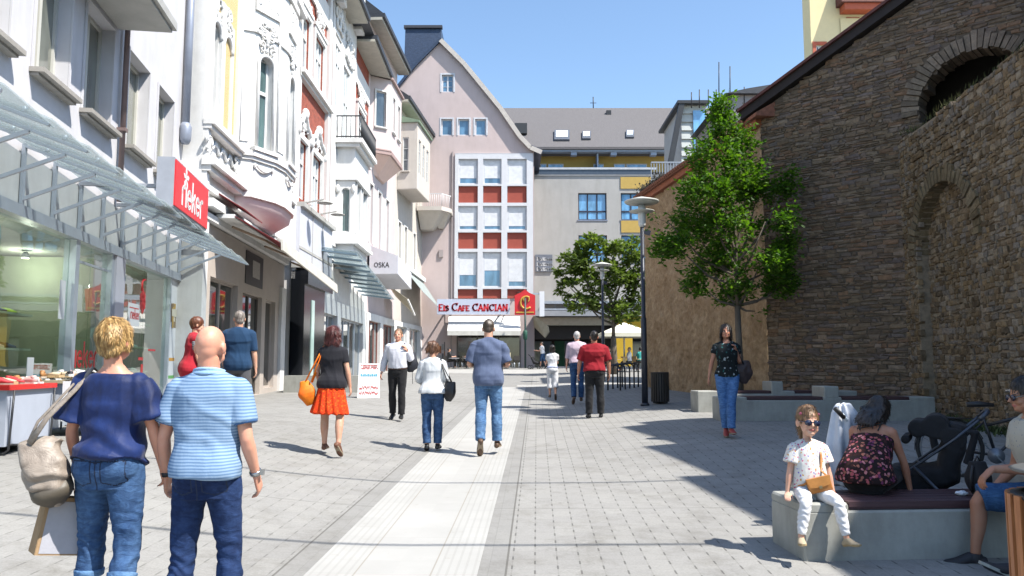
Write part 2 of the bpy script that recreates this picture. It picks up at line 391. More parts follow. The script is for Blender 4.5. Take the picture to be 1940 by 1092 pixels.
def axis_lines(a, b, s): 
    out = []; x = a
    while x < b: out.append(x); x += s(x) if callable(s) else s
    out.append(b); return out
def sheet(name, xs, ys, zf, mat, kind='structure', xoff=None):
    mb = MB(); vs = []; nx = len(xs)
    for y in ys:
        for x in xs:
            X = x + (xoff(y) if xoff else 0); vs.append((X, y, zf(X, y)))
    fs = [(j * nx + i, j * nx + i + 1, (j + 1) * nx + i + 1, (j + 1) * nx + i) for j in range(len(ys) - 1) for i in range(nx - 1)]
    mb.add(vs, fs, smooth=True); o = mb.build(name, mat); tag(o, kind=kind); return o
gxs = axis_lines(-400, -14, 30) + axis_lines(-12, 14, .5) + axis_lines(20, 400, 30)
gys = axis_lines(-60, -6, 10) + axis_lines(-5, 62, .5) + axis_lines(66, 700, 40)
sheet('ground', gxs, gys, gz, ground_material())
strip = sheet('path', [-.60, -.3, 0, .3, .60], axis_lines(-3, 31, .5), lambda x, y: gz(x, y) + .004, strip_material(), xoff=lambda y: .031 * y - 1.025)
sheet('path', axis_lines(.2, 6, .5), [31.2, 31.8, 32.6], lambda x, y: gz(x, y) + .004, MATS.get('x') or strip.data.materials[0])
sheet('path', axis_lines(-8, 2.2, .5), axis_lines(46, 53, 1), lambda x, y: gz(x, y) + .004, strip.data.materials[0])

# ================================================================= facade helper
class Fac:
    def __init__(s, P0, P1):
        s.p0 = P0; s.L = math.hypot(P1[0] - P0[0], P1[1] - P0[1]); s.t = ((P1[0] - P0[0]) / s.L, (P1[1] - P0[1]) / s.L); s.n = (s.t[1], -s.t[0])
    def P(s, u, z, n=0): return (s.p0[0] + s.t[0] * u + s.n[0] * n, s.p0[1] + s.t[1] * u + s.n[1] * n, z)
    def box(s, mb, u0, u1, z0, z1, n0, n1, mi=0, col=None):
        mb.hexa([s.P(u0, z0, n1), s.P(u1, z0, n1), s.P(u1, z0, n0), s.P(u0, z0, n0), s.P(u0, z1, n1), s.P(u1, z1, n1), s.P(u1, z1, n0), s.P(u0, z1, n0)], mi, col)
    def wall(s, mb, u0, u1, z0, z1, holes=(), rev=.2, n=0, mi=0):
        us = sorted(set([u0, u1] + [h[0] for h in holes] + [h[1] for h in holes])); zs = sorted(set([z0, z1] + [h[2] for h in holes] + [h[3] for h in holes]))
        us = [u for u in us if u0 <= u <= u1]; zs = [z for z in zs if z0 <= z <= z1]
        for a, b in zip(us, us[1:]):
            for c, d in zip(zs, zs[1:]):
                um, zm = (a + b) / 2, (c + d) / 2
                if any(h[0] < um < h[1] and h[2] < zm < h[3] for h in holes): continue
                mb.add([s.P(a, c, n), s.P(b, c, n), s.P(b, d, n), s.P(a, d, n)], [(0, 1, 2, 3)], mi)
        for a, b, c, d in [h[:4] for h in holes]:
            q = [s.P(a, c, n), s.P(b, c, n), s.P(b, d, n), s.P(a, d, n)]; w = [s.P(a, c, n - rev), s.P(b, c, n - rev), s.P(b, d, n - rev), s.P(a, d, n - rev)]
            for i in range(4):
                j = (i + 1) % 4; mb.add([q[i], q[j], w[j], w[i]], [(0, 3, 2, 1)], mi)
    def arch(s, mb, a, b, d, rise, rev, n=0, k=12, mi=0):
        """fills the two upper corners of a hole so that its head is an arch"""
        r = (b - a) / 2; c = (a + b) / 2; zs = d - rise; pts = []
        for i in range(k + 1):
            t = math.pi * i / k; pts.append((c - r * math.cos(t), zs + rise * math.sin(t)))
        for p, q in zip(pts, pts[1:]):
            if q[0] - p[0] < 1e-6: continue
            mb.prism([s.P(p[0], p[1], n + .002), s.P(q[0], q[1], n + .002), s.P(q[0], d + .002, n + .002), s.P(p[0], d + .002, n + .002)], Vector(s.P(0, 0, -rev)) - Vector(s.P(0, 0, 0)), mi)
    def back(s, mb, u0, u1, z0, z1, n0, n1, mi=0): s.box(mb, u0, u1, z0, z1, n0, n1, mi)

WHITE_FR = M('window_white', (.78, .78, .76), .45, .06, 3, .05)
def window(F, parent, a, b, c, d, rev=.18, fr=.055, nv=2, trans=None, fm=None, pm=None, sill=None, casing=0, cm=None, n=0, name='window', blind=0, blindm=None, proj=.05, bars=0, sillp=.14):
    fm = fm or WHITE_FR; pm = pm or mat_pane('pane_dark'); mb = MB(); f0, f1 = n - rev + .01, n - rev + .07
    F.box(mb, a + .001, a + fr, c, d, f0, f1); F.box(mb, b - fr, b - .001, c, d, f0, f1); F.box(mb, a + fr, b - fr, c + .001, c + fr, f0, f1); F.box(mb, a + fr, b - fr, d - fr, d - .001, f0, f1)
    for i in range(1, nv):
        x = a + (b - a) * i / nv; F.box(mb, x - fr * .6, x + fr * .6, c + fr, d - fr, f0, f1 + .004)
    if trans: F.box(mb, a + fr, b - fr, trans - fr * .7, trans + fr * .7, f0, f1 + .012)
    for i in range(bars):
        z = c + (d - c) * (i + 1) / (bars + 1); F.box(mb, a + fr, b - fr, z - .015, z + .015, f0, f1 - .01)
    w = mb.build(name, fm, parent)
    p = MB(); F.box(p, a + .01, b - .01, c + .01, d - .01, n - rev - .02, n - rev + .03); p.build('pane', pm, w)
    if blind:
        q = MB(); F.box(q, a + fr + .005, b - fr - .005, d - fr - (d - c - 2 * fr) * blind, d - fr - .002, n - rev + .034, n - rev + .05); q.build('blind', blindm or M('blind_white', (.72, .73, .75), .8), w)
    if sill: q = MB(); F.box(q, a - .09, b + .09, c - .07, c - .002, n - rev + .08, n + sillp); F.box(q, a - .06, b + .06, c - .11, c - .07, n + .002, n + sillp * .6); q.build('sill', sill, w)
    if casing:
        q = MB(); k = casing
        F.box(q, a - k, a - .002, c, d + k, n + .003, n + proj); F.box(q, b + .002, b + k, c, d + k, n + .003, n + proj); F.box(q, a - .002, b + .002, d + .002, d + k, n + .003, n + proj - .003)
        q.build('casing', cm or fm, w)
    return w
def stucco(mb, F, u, z, w, h, n=0, seed=0, k=6, r=.028, mi=0):
    """scrolled plaster relief, mirrored about its axis"""
    rnd = random.Random(seed)
    for i in range(k):
        cx = rnd.uniform(.1, .42) * w; cz = rnd.uniform(-.42, .42) * h; rr = rnd.uniform(.12, .28) * min(w, h); a0 = rnd.uniform(0, 360); sw = rnd.uniform(200, 420)
        for sg in (-1, 1):
            pts = []
            for j in range(11):
                t = R(a0 + sw * j / 10); q = rr * (1 - .06 * j); pts.append(F.P(u + sg * (cx + q * math.cos(t)), z + cz + q * math.sin(t), n + r * .5))
            mb.tube(pts, [r * (1.1 - .06 * j) for j in range(11)], 6, mi=mi)
    mb.ell(F.P(u, z, n), (r * 2.2, r * 2.2, h * .22), nu=8, nv=6, mi=mi)
    for i in range(5): mb.ell(F.P(u, z + h * (.4 - .2 * i), n), (r * 1.6, r * 1.6, r * 1.8), nu=8, nv=6, mi=mi)
def swag(mb, F, u0, u1, z, drop, n=0, r=.03, mi=0):
    pts = [F.P(u0 + (u1 - u0) * i / 10, z - drop * math.sin(math.pi * i / 10), n + r) for i in range(11)]
    mb.tube(pts, [r * (.6 + .6 * math.sin(math.pi * i / 10)) for i in range(11)], 7, mi=mi)
    for u in (u0, u1): mb.ell(F.P(u, z - .05, n + r * .5), (r * 1.3, r * 1.3, r * 2.6), nu=8, nv=6, mi=mi)
# ================================================================= left row of buildings
plaster_lilac = M('plaster_offwhite', (.63, .62, .64), .9, .07, 1.5, .3, 60, .006, dirt=.14)
plaster_white = M('plaster_white', (.77, .76, .74), .85, .06, 2, .35, 50, .006, dirt=.14)
stucco_white = M('stucco_white', (.80, .79, .77), .8, .06, 5, .6, 90, .01, dirt=.14)
alu = M('aluminium', (.50, .55, .62), .38, .08, 4, .05, 30, metal=.35)
alu_lt = M('aluminium_pale', (.62, .66, .70), .4, .06, 4, .05, 30, metal=.2)
stone_grey = M('stone_grey', (.42, .41, .385), .8, .15, 6, .3, 60)
sillstone = M('sill_stone', (.36, .335, .30), .8, .15, 8, .3, 60)
panelc = M('concrete_panel', (.66, .665, .66), .8, .08, 3, .2, 50, dirt=.12)
black_gloss = M('black_stone', (.012, .014, .018), .18, .2, 6, .02, 30, spec=.6)
glass_shop = mat_glass('shop_glass', (.80, .90, .86), .12)
glass_can = mat_glass('canopy_glass', (.82, .87, .88), .08, .02, .22)
# ---- B1: the shoe shop
B1 = Fac((-6.14, 7.0), (-7.87, 18.5)); L1 = B1.L
b1 = thing('building', 'off-white rendered building with glass canopy and shoe shop on its ground floor', 'building', B1.P(0, .7))
b1.location = (0, 0, 0)
H1 = [(1.75, 3.0, 5.76, 7.62), (3.72, 4.92, 5.76, 7.62), (5.5, 6.76, 5.76, 7.62), (7.6, 8.86, 5.76, 7.62), (9.5, 10.7, 5.76, 7.62)]
mb = MB(); B1.wall(mb, -3, L1, 4.5, 12.5, H1, .26); B1.box(mb, -3, L1, 12.5, 12.7, -8, .3)
mb.build('wall', plaster_lilac, b1)
mb = MB(); B1.box(mb, -3, L1, .4, 12.5, -9, -5.2); B1.box(mb, -3, L1, 4.4, 4.49, -5.2, -.01); B1.box(mb, -3.2, -3, .4, 12.5, -8, 0); B1.box(mb, L1 - .002, L1 + .12, .4, 12.5, -6, -.02); mb.build('rear_walls', plaster_lilac, b1)
curt = M('curtain_pale', (.42, .40, .34), .9, .25, 2, .1, 20, stretch=(4, 4, .3))
for i, h in enumerate(H1):
    window(B1, b1, *h, rev=.26, fr=.07, nv=2 if i else 1, sill=sillstone, fm=M('frame_cream', (.62, .61, .55), .5, .05), pm=mat_pane('pane_green', (.10, .105, .085), .05), casing=.05, cm=plaster_lilac, proj=.03, sillp=.2)
# upper bay over the third window
mb = MB(); B1.box(mb, 4.4, 6.95, 7.95, 12.4, .002, .9); mb.build('bay', plaster_lilac, b1)
mb = MB(); B1.box(mb, 4.3, 7.05, 7.80, 7.95, .004, 1.0); B1.box(mb, 4.36, 6.99, 7.74, 7.80, .01, .93); mb.build('bay_trim', M('trim_grey', (.45, .44, .41), .7), b1)
mb = MB()
mb.tube([B1.P(7.2, 12, .09), B1.P(7.2, 4.6, .09)], .05, 10); B1.box(mb, 7.13, 7.27, 5.9, 5.96, 0, .16); mb.build('downpipe', M('pipe_brown', (.20, .14, .13), .5), b1)
mb = MB(); mb.tube([B1.P(11.35, 12.4, .12), B1.P(11.35, 7.1, .12)], .085, 12); mb.lathe([(.09, 0), (.13, .1), (.14, .4), (.1, .5)], B1.P(11.35, 6.85, .12), 12); mb.build('downpipe', M('pipe_zinc', (.30, .33, .40), .45, metal=.3), b1)
# shop front
mb = MB()
B1.box(mb, -3, L1, 3.62, 3.78, -.12, .10); B1.box(mb, -3, L1, 3.78, 4.5, -.1, .0)
mb.build('fascia', alu, b1)
mb = MB()
for i in range(15):
    u = -2.5 + i; B1.box(mb, u + .02, u + .98, 3.80, 4.49, .001, .035)
mb.build('fascia_panels', panelc, b1)
mb = MB()
for (a, b, n1) in ((5.46, 5.62, .06), (7.12, 7.24, .05), (10.98, 11.06, .04), (-.1, 0, .05)): B1.box(mb, a, b, .72, 3.62, -.12, n1)
B1.box(mb, -3, 5.46, .55, .86, -.12, .03); B1.box(mb, 7.7, 10.98, .55, .9, -.12, .03); B1.box(mb, 5.62, 7.12, 3.3, 3.34, -.05, -.01)
mb.build('shopfront_frame', alu, b1)
mb = MB(); B1.box(mb, 7.24, 7.72, .5, 3.62, -.3, .09); mb.build('pillar', M('pillar_lilac', (.58, .58, .66), .6, .05), b1)
for a, b in ((-3, -.1), (0, 2.7), (2.71, 5.46), (5.62, 6.36), (6.37, 7.12), (7.72, 9.3), (9.31, 10.98)):
    mb = MB(); B1.box(mb, a, b, .86, 3.62, -.05, -.035); mb.build('shop_window', glass_shop, b1)
mb = MB(); B1.box(mb, 11.06, L1, .6, 3.62, -.1, .02); mb.build('poster_panel', M('panel_white', (.75, .77, .80), .5, .03), b1)
mb = MB(0) if False else MB()
cols = [(.55, .35, .08), (.25, .18, .10), (.65, .62, .5), (.7, .35, .05), (.72, .74, .72), (.15, .45, .12)]
rnd = random.Random(5)
for i in range(9): B1.box(mb, 11.12 + rnd.random() * .2, 11.3 + rnd.random() * .3, 2.5 + rnd.random() * .5, 2.6 + rnd.random() * .5, .021 + i * .0015, .0225 + i * .0015, i % 3)
B1.box(mb, 11.1, L1 - .04, 1.75, 1.82, .021, .023, 3); B1.box(mb, 11.1, L1 - .04, 1.35, 1.42, .021, .023, 5)
mb.build('poster_print', [M('print%d' % i, c, .5, .1) for i, c in enumerate(cols)], b1)
# interior of the shop
mb = MB(); zf = .74
B1.box(mb, -3, L1 - .1, zf - .1, zf, -5.1, -.13); mb.build('shop_floor', M('shop_floor', (.35, .34, .30), .4, .1), b1)
mb = MB(); B1.box(mb, -3, L1 - .1, zf, 3.6, -3.3, -3.2); B1.box(mb, 5.5, 5.56, zf, 3.6, -3.2, -1.2); B1.box(mb, 7.5, 7.6, zf, 3.6, -3.2, -.3); mb.build('shop_wall', M('shop_wall_sage', (.52, .58, .44), .9, .08), b1)
mb = MB(); B1.box(mb, -3, L1 - .1, 3.63, 3.68, -5.1, -.13); mb.build('shop_ceiling', M('shop_ceiling', (.6, .6, .56), .9), b1)
def emit(name, col, st):
    if name in MATS: return MATS[name]
    m, n, l, b = nt(name); b.inputs['Emission Color'].default_value = c4(col); b.inputs['Emission Strength'].default_value = st; MATS[name] = m; return m
for u, nn in ((3.6, -.9), (4.6, -1.8), (6.9, -1.3), (8.6, -1.2), (2.2, -1.6), (9.8, -1.6)):
    mb = MB(); mb.lathe([(.03, .10), (.06, .06), (.075, 0)], B1.P(u, 3.5, nn), 12); sp = mb.build('ceiling_spotlight', alu, b1); pl_ = bpy.data.lights.new('lamp', 'POINT'); pl_.energy = 16; pl_.color = (1, .90, .76); pl_.shadow_soft_size = .06; po_ = bpy.data.objects.new('lamp', pl_); COL.objects.link(po_); po_.location = B1.P(u, 3.36, nn); po_.parent = sp
    mb = MB(); mb.lathe([(.055, 0), (.055, .008)], B1.P(u, 3.493, nn), 12); mb.build('bulb', emit('bulb', (1, .82, .5), 14), sp)
mb = MB()
for z in (1.35, 1.85, 2.35): B1.box(mb, 1.4, 4.8, z, z + .03, -.80, -.25)
for u in (1.4, 3.0, 4.78): B1.box(mb, u, u + .02, zf, 2.6, -.80, -.76)
B1.box(mb, 1.4, 3.9, zf, 1.3, -1.0, -.85); B1.box(mb, 1.4, 3.9, 1.3, 2.6, -1.0, -.97)
B1.box(mb, 8.3, 10.6, 1.5, 1.53, -.8, -.25); B1.box(mb, 8.3, 10.6, 2.0, 2.03, -.8, -.25); B1.box(mb, 8.3, 10.6, 2.5, 2.53, -.8, -.25)
B1.box(mb, 2.2, 3.4, zf, 1.3, -2.2, -1.4); mb.build('display_shelf', M('shelf_pale', (.55, .52, .42), .6), b1)
mb = MB(); B1.box(mb, .2, 3.9, 2.42, 2.85, -.90, -.87); B1.box(mb, 9.9, 10.7, 2.35, 2.55, -.9, -.88); mb.build('red_banner', M('banner_red', (.55, .03, .03), .6), b1)
red_p = M('decal_red', (.62, .02, .025), .45, .05)
mb = MB(); k = .02
# window stickers
for (u, z, du, dz) in ((9.2, 2.75, .07, .35), (9.12, 1.75, .3, .06), (9.75, 1.95, .5, .04), (9.3, 1.45, .14, .22), (9.9, 1.15, .1, .12), (10.0, 1.0, .2, .08)): B1.box(mb, u, u + du, z, z + dz, -.034, -.03)
for a in range(6):
    t = R(a * 60 + 30); p = [B1.P(9.23 + .11 * math.cos(t) + .10 * math.cos(t + s_), 2.95 + .15 * math.sin(t) + .12 * math.sin(t + s_), -.033) for s_ in (0, 1.2, 2.4, 3.6, 4.8)]
    mb.prism(p, Vector(B1.P(0, 0, .004)) - Vector(B1.P(0, 0, 0)))
ux = Vector((B1.t[0], B1.t[1], 0)); nn_ = Vector((B1.n[0], B1.n[1], 0)); uz = Vector((0, 0, 1))
strokes(mb, 'rieker', B1.P(5.68, 1.62, -.034), ux, uz, nn_, .42, .05, .004, gap=.02)
strokes(mb, 'store', B1.P(6.45, 1.45, -.034), ux, uz, nn_, .15, .02, .004, gap=.02)
mb.tube([B1.P(9.14, 3.15, -.03), B1.P(9.15, 3.33, -.03), B1.P(9.24, 3.4, -.03), B1.P(9.36, 3.4, -.03)], .02, 6)
mb.build('window_lettering', red_p, b1)
for q_ in ((5.15, 5.36, 2.35, 2.95), (4.2, 4.4, 1.3, 1.75), (8.35, 9.05, 2.42, 2.86)): mb = MB(); B1.box(mb, *q_, -.034, -.028); card = mb.build('notice_card', M('card_white', (.75, .76, .78), .5, .02), b1)
mb = MB(); strokes(mb, 'rieker', B1.P(8.48, 2.56, -.027), ux, uz, nn_, .2, .025, .003, gap=.02); B1.box(mb, 8.42, 8.98, 2.76, 2.78, -.027, -.025); mb.build('card_print', red_p, card)

# canopy
can = MB()
for i in range(12):
    u0 = -.5 + i
    a = [B1.P(u0, 4.66, .06), B1.P(u0 + 1.08, 4.60, .06), B1.P(u0 + 1.08, 4.02, 1.62), B1.P(u0, 4.08, 1.62)]
    g_ = MB(); g_.prism(a, (0, 0, .018)); g_.build('canopy_pane', glass_can, b1)
for i in range(13):
    u = -.5 + i; fr_ = MB()
    fr_.beam(B1.P(u, 4.60, .05), B1.P(u, 4.03, 1.60), .04, .035)
    fr_.beam(B1.P(u, 3.78, .07), B1.P(u, 4.62, .07), .045, .05)
    fr_.beam(B1.P(u, 3.86, .08), B1.P(u, 4.24, .98), .04, .045)
    fr_.beam(B1.P(u, 4.24, .98), B1.P(u, 4.30, .99), .04, .045)
    for nn in (.35, 1.35): fr_.lathe([(.03, 0), (.03, .05)], B1.P(u + .02, 4.60 - (nn - .05) * .368 + .04, nn), 8)
    fr_.build('canopy_bracket', alu, b1)

# projecting box sign standing at the canopy's edge
sg = thing('shop_sign', 'red illuminated box sign reading rieker above the glass canopy', 'shop sign')
u0, u1, z0, z1, n0, n1 = 5.15, 7.45, 4.14, 4.94, 1.30, 1.56
u0 += .0
mb = MB(); B1.box(mb, u0, u1, z0, z1, n0, n1); B1.box(mb, u0 + .3, u0 + .36, 4.5, 4.56, .05, n0); B1.box(mb, u1 - .3, u1 - .24, 4.5, 4.56, .05, n0); mb.build('sign_case', M('sign_case', (.36, .38, .43), .45), sg)
mb = MB(); B1.box(mb, u0 + .03, u1 - .03, z0 + .03, z1 - .03, n1, n1 + .02); mb.build('sign_face', M('sign_red', (.72, .02, .03), .35, .04), sg)
mb = MB()
strokes(mb, 'rieker', B1.P(u0 + .42, z0 + .14, n1 + .02), ux, uz, nn_, .50, .062, .006, gap=.03)
for a in range(5):
    t = R(a * 72 + 90); q = Vector(B1.P(u0 + .66, z0 + .60, n1 + .02)); d = ux * math.cos(t) + uz * math.sin(t); e = ux * -math.sin(t) + uz * math.cos(t); r_ = .19
    mb.prism([q, q + d * r_ * .6 + e * .045, q + d * r_, q + d * r_ * .6 - e * .045], nn_ * .006)
mb.build('sign_lettering', M('letter_white', (.85, .85, .84), .4, .02), sg)

# ---- B2: white ornate house with round bay
B2 = Fac((-7.40, 18.5), (-8.0, 28.6)); S2 = 8.9
b2 = thing('building', 'ornate white stucco house with a rounded bay and red awning', 'building')
AR = [(.28, .86, 7.62, 10.15), (1.22, 1.80, 7.62, 10.15)]
mb = MB(); B2.wall(mb, 0, S2 + 1.1, 5.65, 14.5, AR, .3)
for a in AR: B2.arch(mb, a[0], a[1], a[3], .29, .3)
B2.box(mb, 0, .12, .6, 14.5, -6, -.001)
mb.build('wall', stucco_white, b2)
mb = MB(); B2.box(mb, .12, S2 + 1.1, .6, 14.4, -9, -4); B2.box(mb, 0, S2 + 1.1, 5.5, 5.62, -4, -.01); B2.box(mb, .1, S2 + 1.0, 14.5, 14.7, -6, .35); mb.build('rear_walls', plaster_white, b2)
for a in AR: window(B2, b2, *a, rev=.3, fr=.06, nv=2, trans=9.3, pm=mat_pane('pane_pale', (.22, .25, .27), .08))
mb = MB(); B2.box(mb, .95, 2.6, 7.6, 14.4, .002, .018); B2.box(mb, .86, 1.22, 10.3, 14.4, .003, .02)
tl, n_, l_, b_ = nt('yellow_tiles'); v = coords(n_, l_, 'UV'); br = n_.new('ShaderNodeTexBrick'); br.inputs['Scale'].default_value = 9; br.inputs['Color1'].default_value = (.68, .44, .12, 1); br.inputs['Color2'].default_value = (.60, .36, .09, 1); br.inputs['Mortar'].default_value = (.7, .62, .45, 1); br.inputs['Mortar Size'].default_value = .035
l_.new(v, br.inputs['Vector']); l_.new(br.outputs['Color'], b_.inputs['Base Color']); b_.inputs['Roughness'].default_value = .6
mb.build('tile_panel', tl, b2)
orn = MB()
B2.box(orn, .02, .24, 5.7, 14.4, .002, .12); B2.box(orn, 2.35, 2.62, 7.5, 14.4, .002, .10); B2.box(orn, .90, 1.18, 7.6, 10.9, .003, .10); B2.box(orn, 1.84, 1.98, 7.6, 10.6, .003, .08)
for c in (.57, 1.51):
    pts = [B2.P(c - .36 * math.cos(math.pi * i / 12), 9.86 + .36 * math.sin(math.pi * i / 12), .05) for i in range(13)]; orn.tube(pts, .06, 8)
    stucco(orn, B2, c, 10.6, .6, .8, .03, int(c * 10), 5, .035)
B2.box(orn, -.02, 2.66, 7.42, 7.56, .004, .28); B2.box(orn, 0, 2.6, 7.32, 7.42, .004, .20)
B2.box(orn, -.04, 3.0, 6.42, 6.60, .004, .34); B2.box(orn, 0, 2.95, 6.28, 6.42, .004, .22); B2.box(orn, 0, S2, 5.85, 5.98, .004, .14)
for i in range(4): swag(orn, B2, .3 + i * .6, .78 + i * .6, 7.2, .24, .02, .03)
stucco(orn, B2, .12, 6.9, .4, .6, .1, 4, 4, .03); stucco(orn, B2, 2.5, 7.0, .4, .6, .08, 9, 4, .03)
orn.build('ornament', stucco_white, b2)
# round bay
BP = [(2.7, 0), (2.85, .38), (3.65, .82), (4.3, .95), (5.4, .95), (5.95, .82), (6.6, .38), (6.75, 0)]
bay = MB(); wins = []
for i in range(7):
    (ua, na), (ub, nb) = BP[i], BP[i + 1]; Fb = Fac(B2.P(ua, 0, na)[:2], B2.P(ub, 0, nb)[:2]); w_ = i in (1, 3, 5)
    hole = [(.2, Fb.L - .2, 7.72, 10.35)] if w_ else []
    Fb.wall(bay, 0, Fb.L, 6.25, 14.3, hole, .22)
    if w_:
        h = hole[0]; Fb.arch(bay, h[0], h[1], h[3], (h[1] - h[0]) / 2 * .9, .22); wins.append((Fb, h))
bot = [B2.P(u, 6.25, n) for u, n in BP]; mid = [B2.P(4.7 + (u - 4.7) * .97, 6.02, n * .95) for u, n in BP]; tip = [B2.P(4.7 + (u - 4.7) * .62, 5.66, max(0, n * .5)) for u, n in BP]
bay.build('bay', stucco_white, b2)
und = MB(); K = len(BP)
und.add(bot + mid + tip, [(i, i + 1, K + i + 1, K + i) for i in range(K - 1)] + [(K + i, K + i + 1, 2 * K + i + 1, 2 * K + i) for i in range(K - 1)] + [tuple(range(2 * K, 3 * K))], smooth=True)
und.build('bay_underside', M('plaster_bounce_pink', (.72, .62, .61), .85, .04), b2)  # pink of light bounced off the red awning, put into the plaster colour
bo = MB()
for off, za, zb in ((.07, 6.25, 6.42), (.10, 7.40, 7.55), (.05, 7.30, 7.40), (.05, 10.95, 11.05), (.09, 12.6, 12.8)):
    q = [(4.7 + (u - 4.7) * (1 + off / 3), n + off) for u, n in BP]; q[0] = (q[0][0], 0); q[-1] = (q[-1][0], 0)
    for i in range(7):
        a, b = q[i], q[i + 1]; bo.hexa([B2.P(a[0], za, a[1]), B2.P(b[0], za, b[1]), B2.P(b[0], za, b[1] - .12), B2.P(a[0], za, a[1] - .12), B2.P(a[0], zb, a[1]), B2.P(b[0], zb, b[1]), B2.P(b[0], zb, b[1] - .12), B2.P(a[0], zb, a[1] - .12)])
for i, (Fb, h) in enumerate(wins):
    c = (h[0] + h[1]) / 2; r = (h[1] - h[0]) / 2
    pts = [Fb.P(c - (r + .05) * math.cos(math.pi * j / 12), h[3] - r * .9 + (r + .05) * .9 * math.sin(math.pi * j / 12), .03) for j in range(13)]
    bo.tube([Fb.P(h[0] - .05, 7.6, .03)] + pts + [Fb.P(h[1] + .05, 7.6, .03)], .05, 8)
    stucco(bo, Fb, c, 11.25 - .35, .7, .9, .03, 20 + i, 7, .034); stucco(bo, Fb, c, 12.1, .7, .7, .03, 40 + i, 7, .03); swag(bo, Fb, c - .35, c + .35, 7.2, .16, .03, .03)
    Fb.box(bo, c - .5, c + .5, 7.56, 7.66, .002, .16); Fb.box(bo, c - .48, c + .48, 11.6, 12.5, .001, .06)
    window(Fb, b2, *h, rev=.22, fr=.07, nv=1, trans=9.35, pm=mat_pane('pane_teal', (.05, .09, .09), .06))
for i in (0, 2, 4, 6):
    (ua, na), (ub, nb) = BP[i], BP[i + 1]; Fb = Fac(B2.P(ua, 0, na)[:2], B2.P(ub, 0, nb)[:2])
    Fb.box(bo, .1, Fb.L - .1, 7.8, 9.4, .001, .025); bo.tube([Fb.P(.06, 7.6, .03), Fb.P(.06, 12.5, .03)], .035, 8)
bo.build('bay_ornament', stucco_white, b2)
o2 = MB(); B2.box(o2, 6.95, 7.2, 5.7, 14.4, .004, .10); B2.box(o2, 9.6, 9.98, 5.7, 14.4, .004, .12); B2.box(o2, 7.9, 9.7, 7.42, 7.56, .004, .2)
stucco(o2, B2, 8.1, 11.2, 1.0, 1.2, .02, 77, 8, .035); swag(o2, B2, 7.6, 8.7, 7.2, .25, .02, .035); B2.box(o2, 7.4, 8.9, 12.0, 12.2, .004, .3)
o2.build('ornament', stucco_white, b2)
window(B2, b2, 7.6, 8.6, 7.7, 10.0, rev=-.04, fr=.06, nv=2, trans=9.3, pm=mat_pane('pane_pale'), casing=.1, cm=stucco_white, proj=.1)
# ground floor of B2
beige = M('fascia_beige', (.50, .44, .39), .7, .06, 3, .1)
WN = [(.95, 3.35, .95, 3.85), (3.85, 6.0, .78, 3.75), (6.45, 7.75, .95, 3.75)]
mb = MB(); B2.wall(mb, 0, S2, .5, 5.12, WN, .2); mb.build('shopfront_wall', beige, b2)
for q_ in ((0, .34, .5, 5.1, .001, .12), (8.25, S2 - .05, .5, 4.3, .001, .10)): mb = MB(); B2.box(mb, *q_); mb.build('pilaster', plaster_white, b2)
dk = M('frame_dark', (.10, .085, .075), .4)
for i, h in enumerate(WN):
    w = window(B2, b2, *h, rev=.2, fr=.06, nv=2 if i < 2 else 1, fm=beige if i != 1 else dk, pm=mat_pane('pane_shop', (.018, .022, .02), .03), name='shop_window' if i != 1 else 'shop_door')
    if i == 1:
        q = MB()
        for u in (4.8, 5.05): q.tube([B2.P(u, 1.5, -.08), B2.P(u, 2.5, -.08)], .022, 8)
        q.build('handle', black_gloss, w)
mb = MB(); B2.box(mb, 4.0, 5.9, 4.0, 4.95, .002, .03); pl = mb.build('sign_plate', M('plate_dark', (.05, .05, .05), .5), b2)
mb = MB(); B2.box(mb, 4.7, 5.5, 4.25, 4.75, .03, .036); mb.build('plate_print', M('plate_pale', (.45, .42, .38), .6, .3, 30), pl)
mb = MB(); B2.box(mb, 0, S2, 5.14, 5.30, .002, .16); B2.box(mb, 0, S2, 5.42, 5.62, .002, .30); B2.box(mb, .9, S2, 5.30, 5.40, .1, .55); mb.build('cornice', plaster_white, b2)
aw = thing('awning', 'dark red fabric awning with a cream front rail over the second shop', 'awning')
red_cl = cloth = M('awning_red', (.20, .018, .022), .85, .15, 4)
mb = MB(); mb.prism([B2.P(.9, 5.34, .55), B2.P(9.4, 5.30, .55), B2.P(9.4, 4.42, 1.72), B2.P(.9, 4.66, 1.72)], (0, 0, .02)); mb.prism([B2.P(.9, 5.90, .15), B2.P(2.6, 5.88, .15), B2.P(2.6, 5.47, .80), B2.P(.9, 5.50, .80)], (0, 0, .03)); mb.build('canvas', red_cl, aw)
mb = MB(); mb.prism([B2.P(.88, 4.78, 1.70), B2.P(9.42, 4.52, 1.70), B2.P(9.42, 4.22, 1.72), B2.P(.88, 4.50, 1.72)], Vector(B2.P(0, 0, .05)) - Vector(B2.P(0, 0, 0))); mb.build('front_rail', M('cream_rail', (.66, .63, .56), .6), aw)
mb = MB()
for u in (1.6, 4.9, 8.6):
    mb.beam(B2.P(u, 5.2, .3), B2.P(u + .7, 4.95, 1.0), .06, .05); mb.beam(B2.P(u + .7, 4.95, 1.0), B2.P(u, 4.55, 1.68), .05, .05)
mb.build('arm', M('arm_tan', (.45, .33, .24), .5), aw)

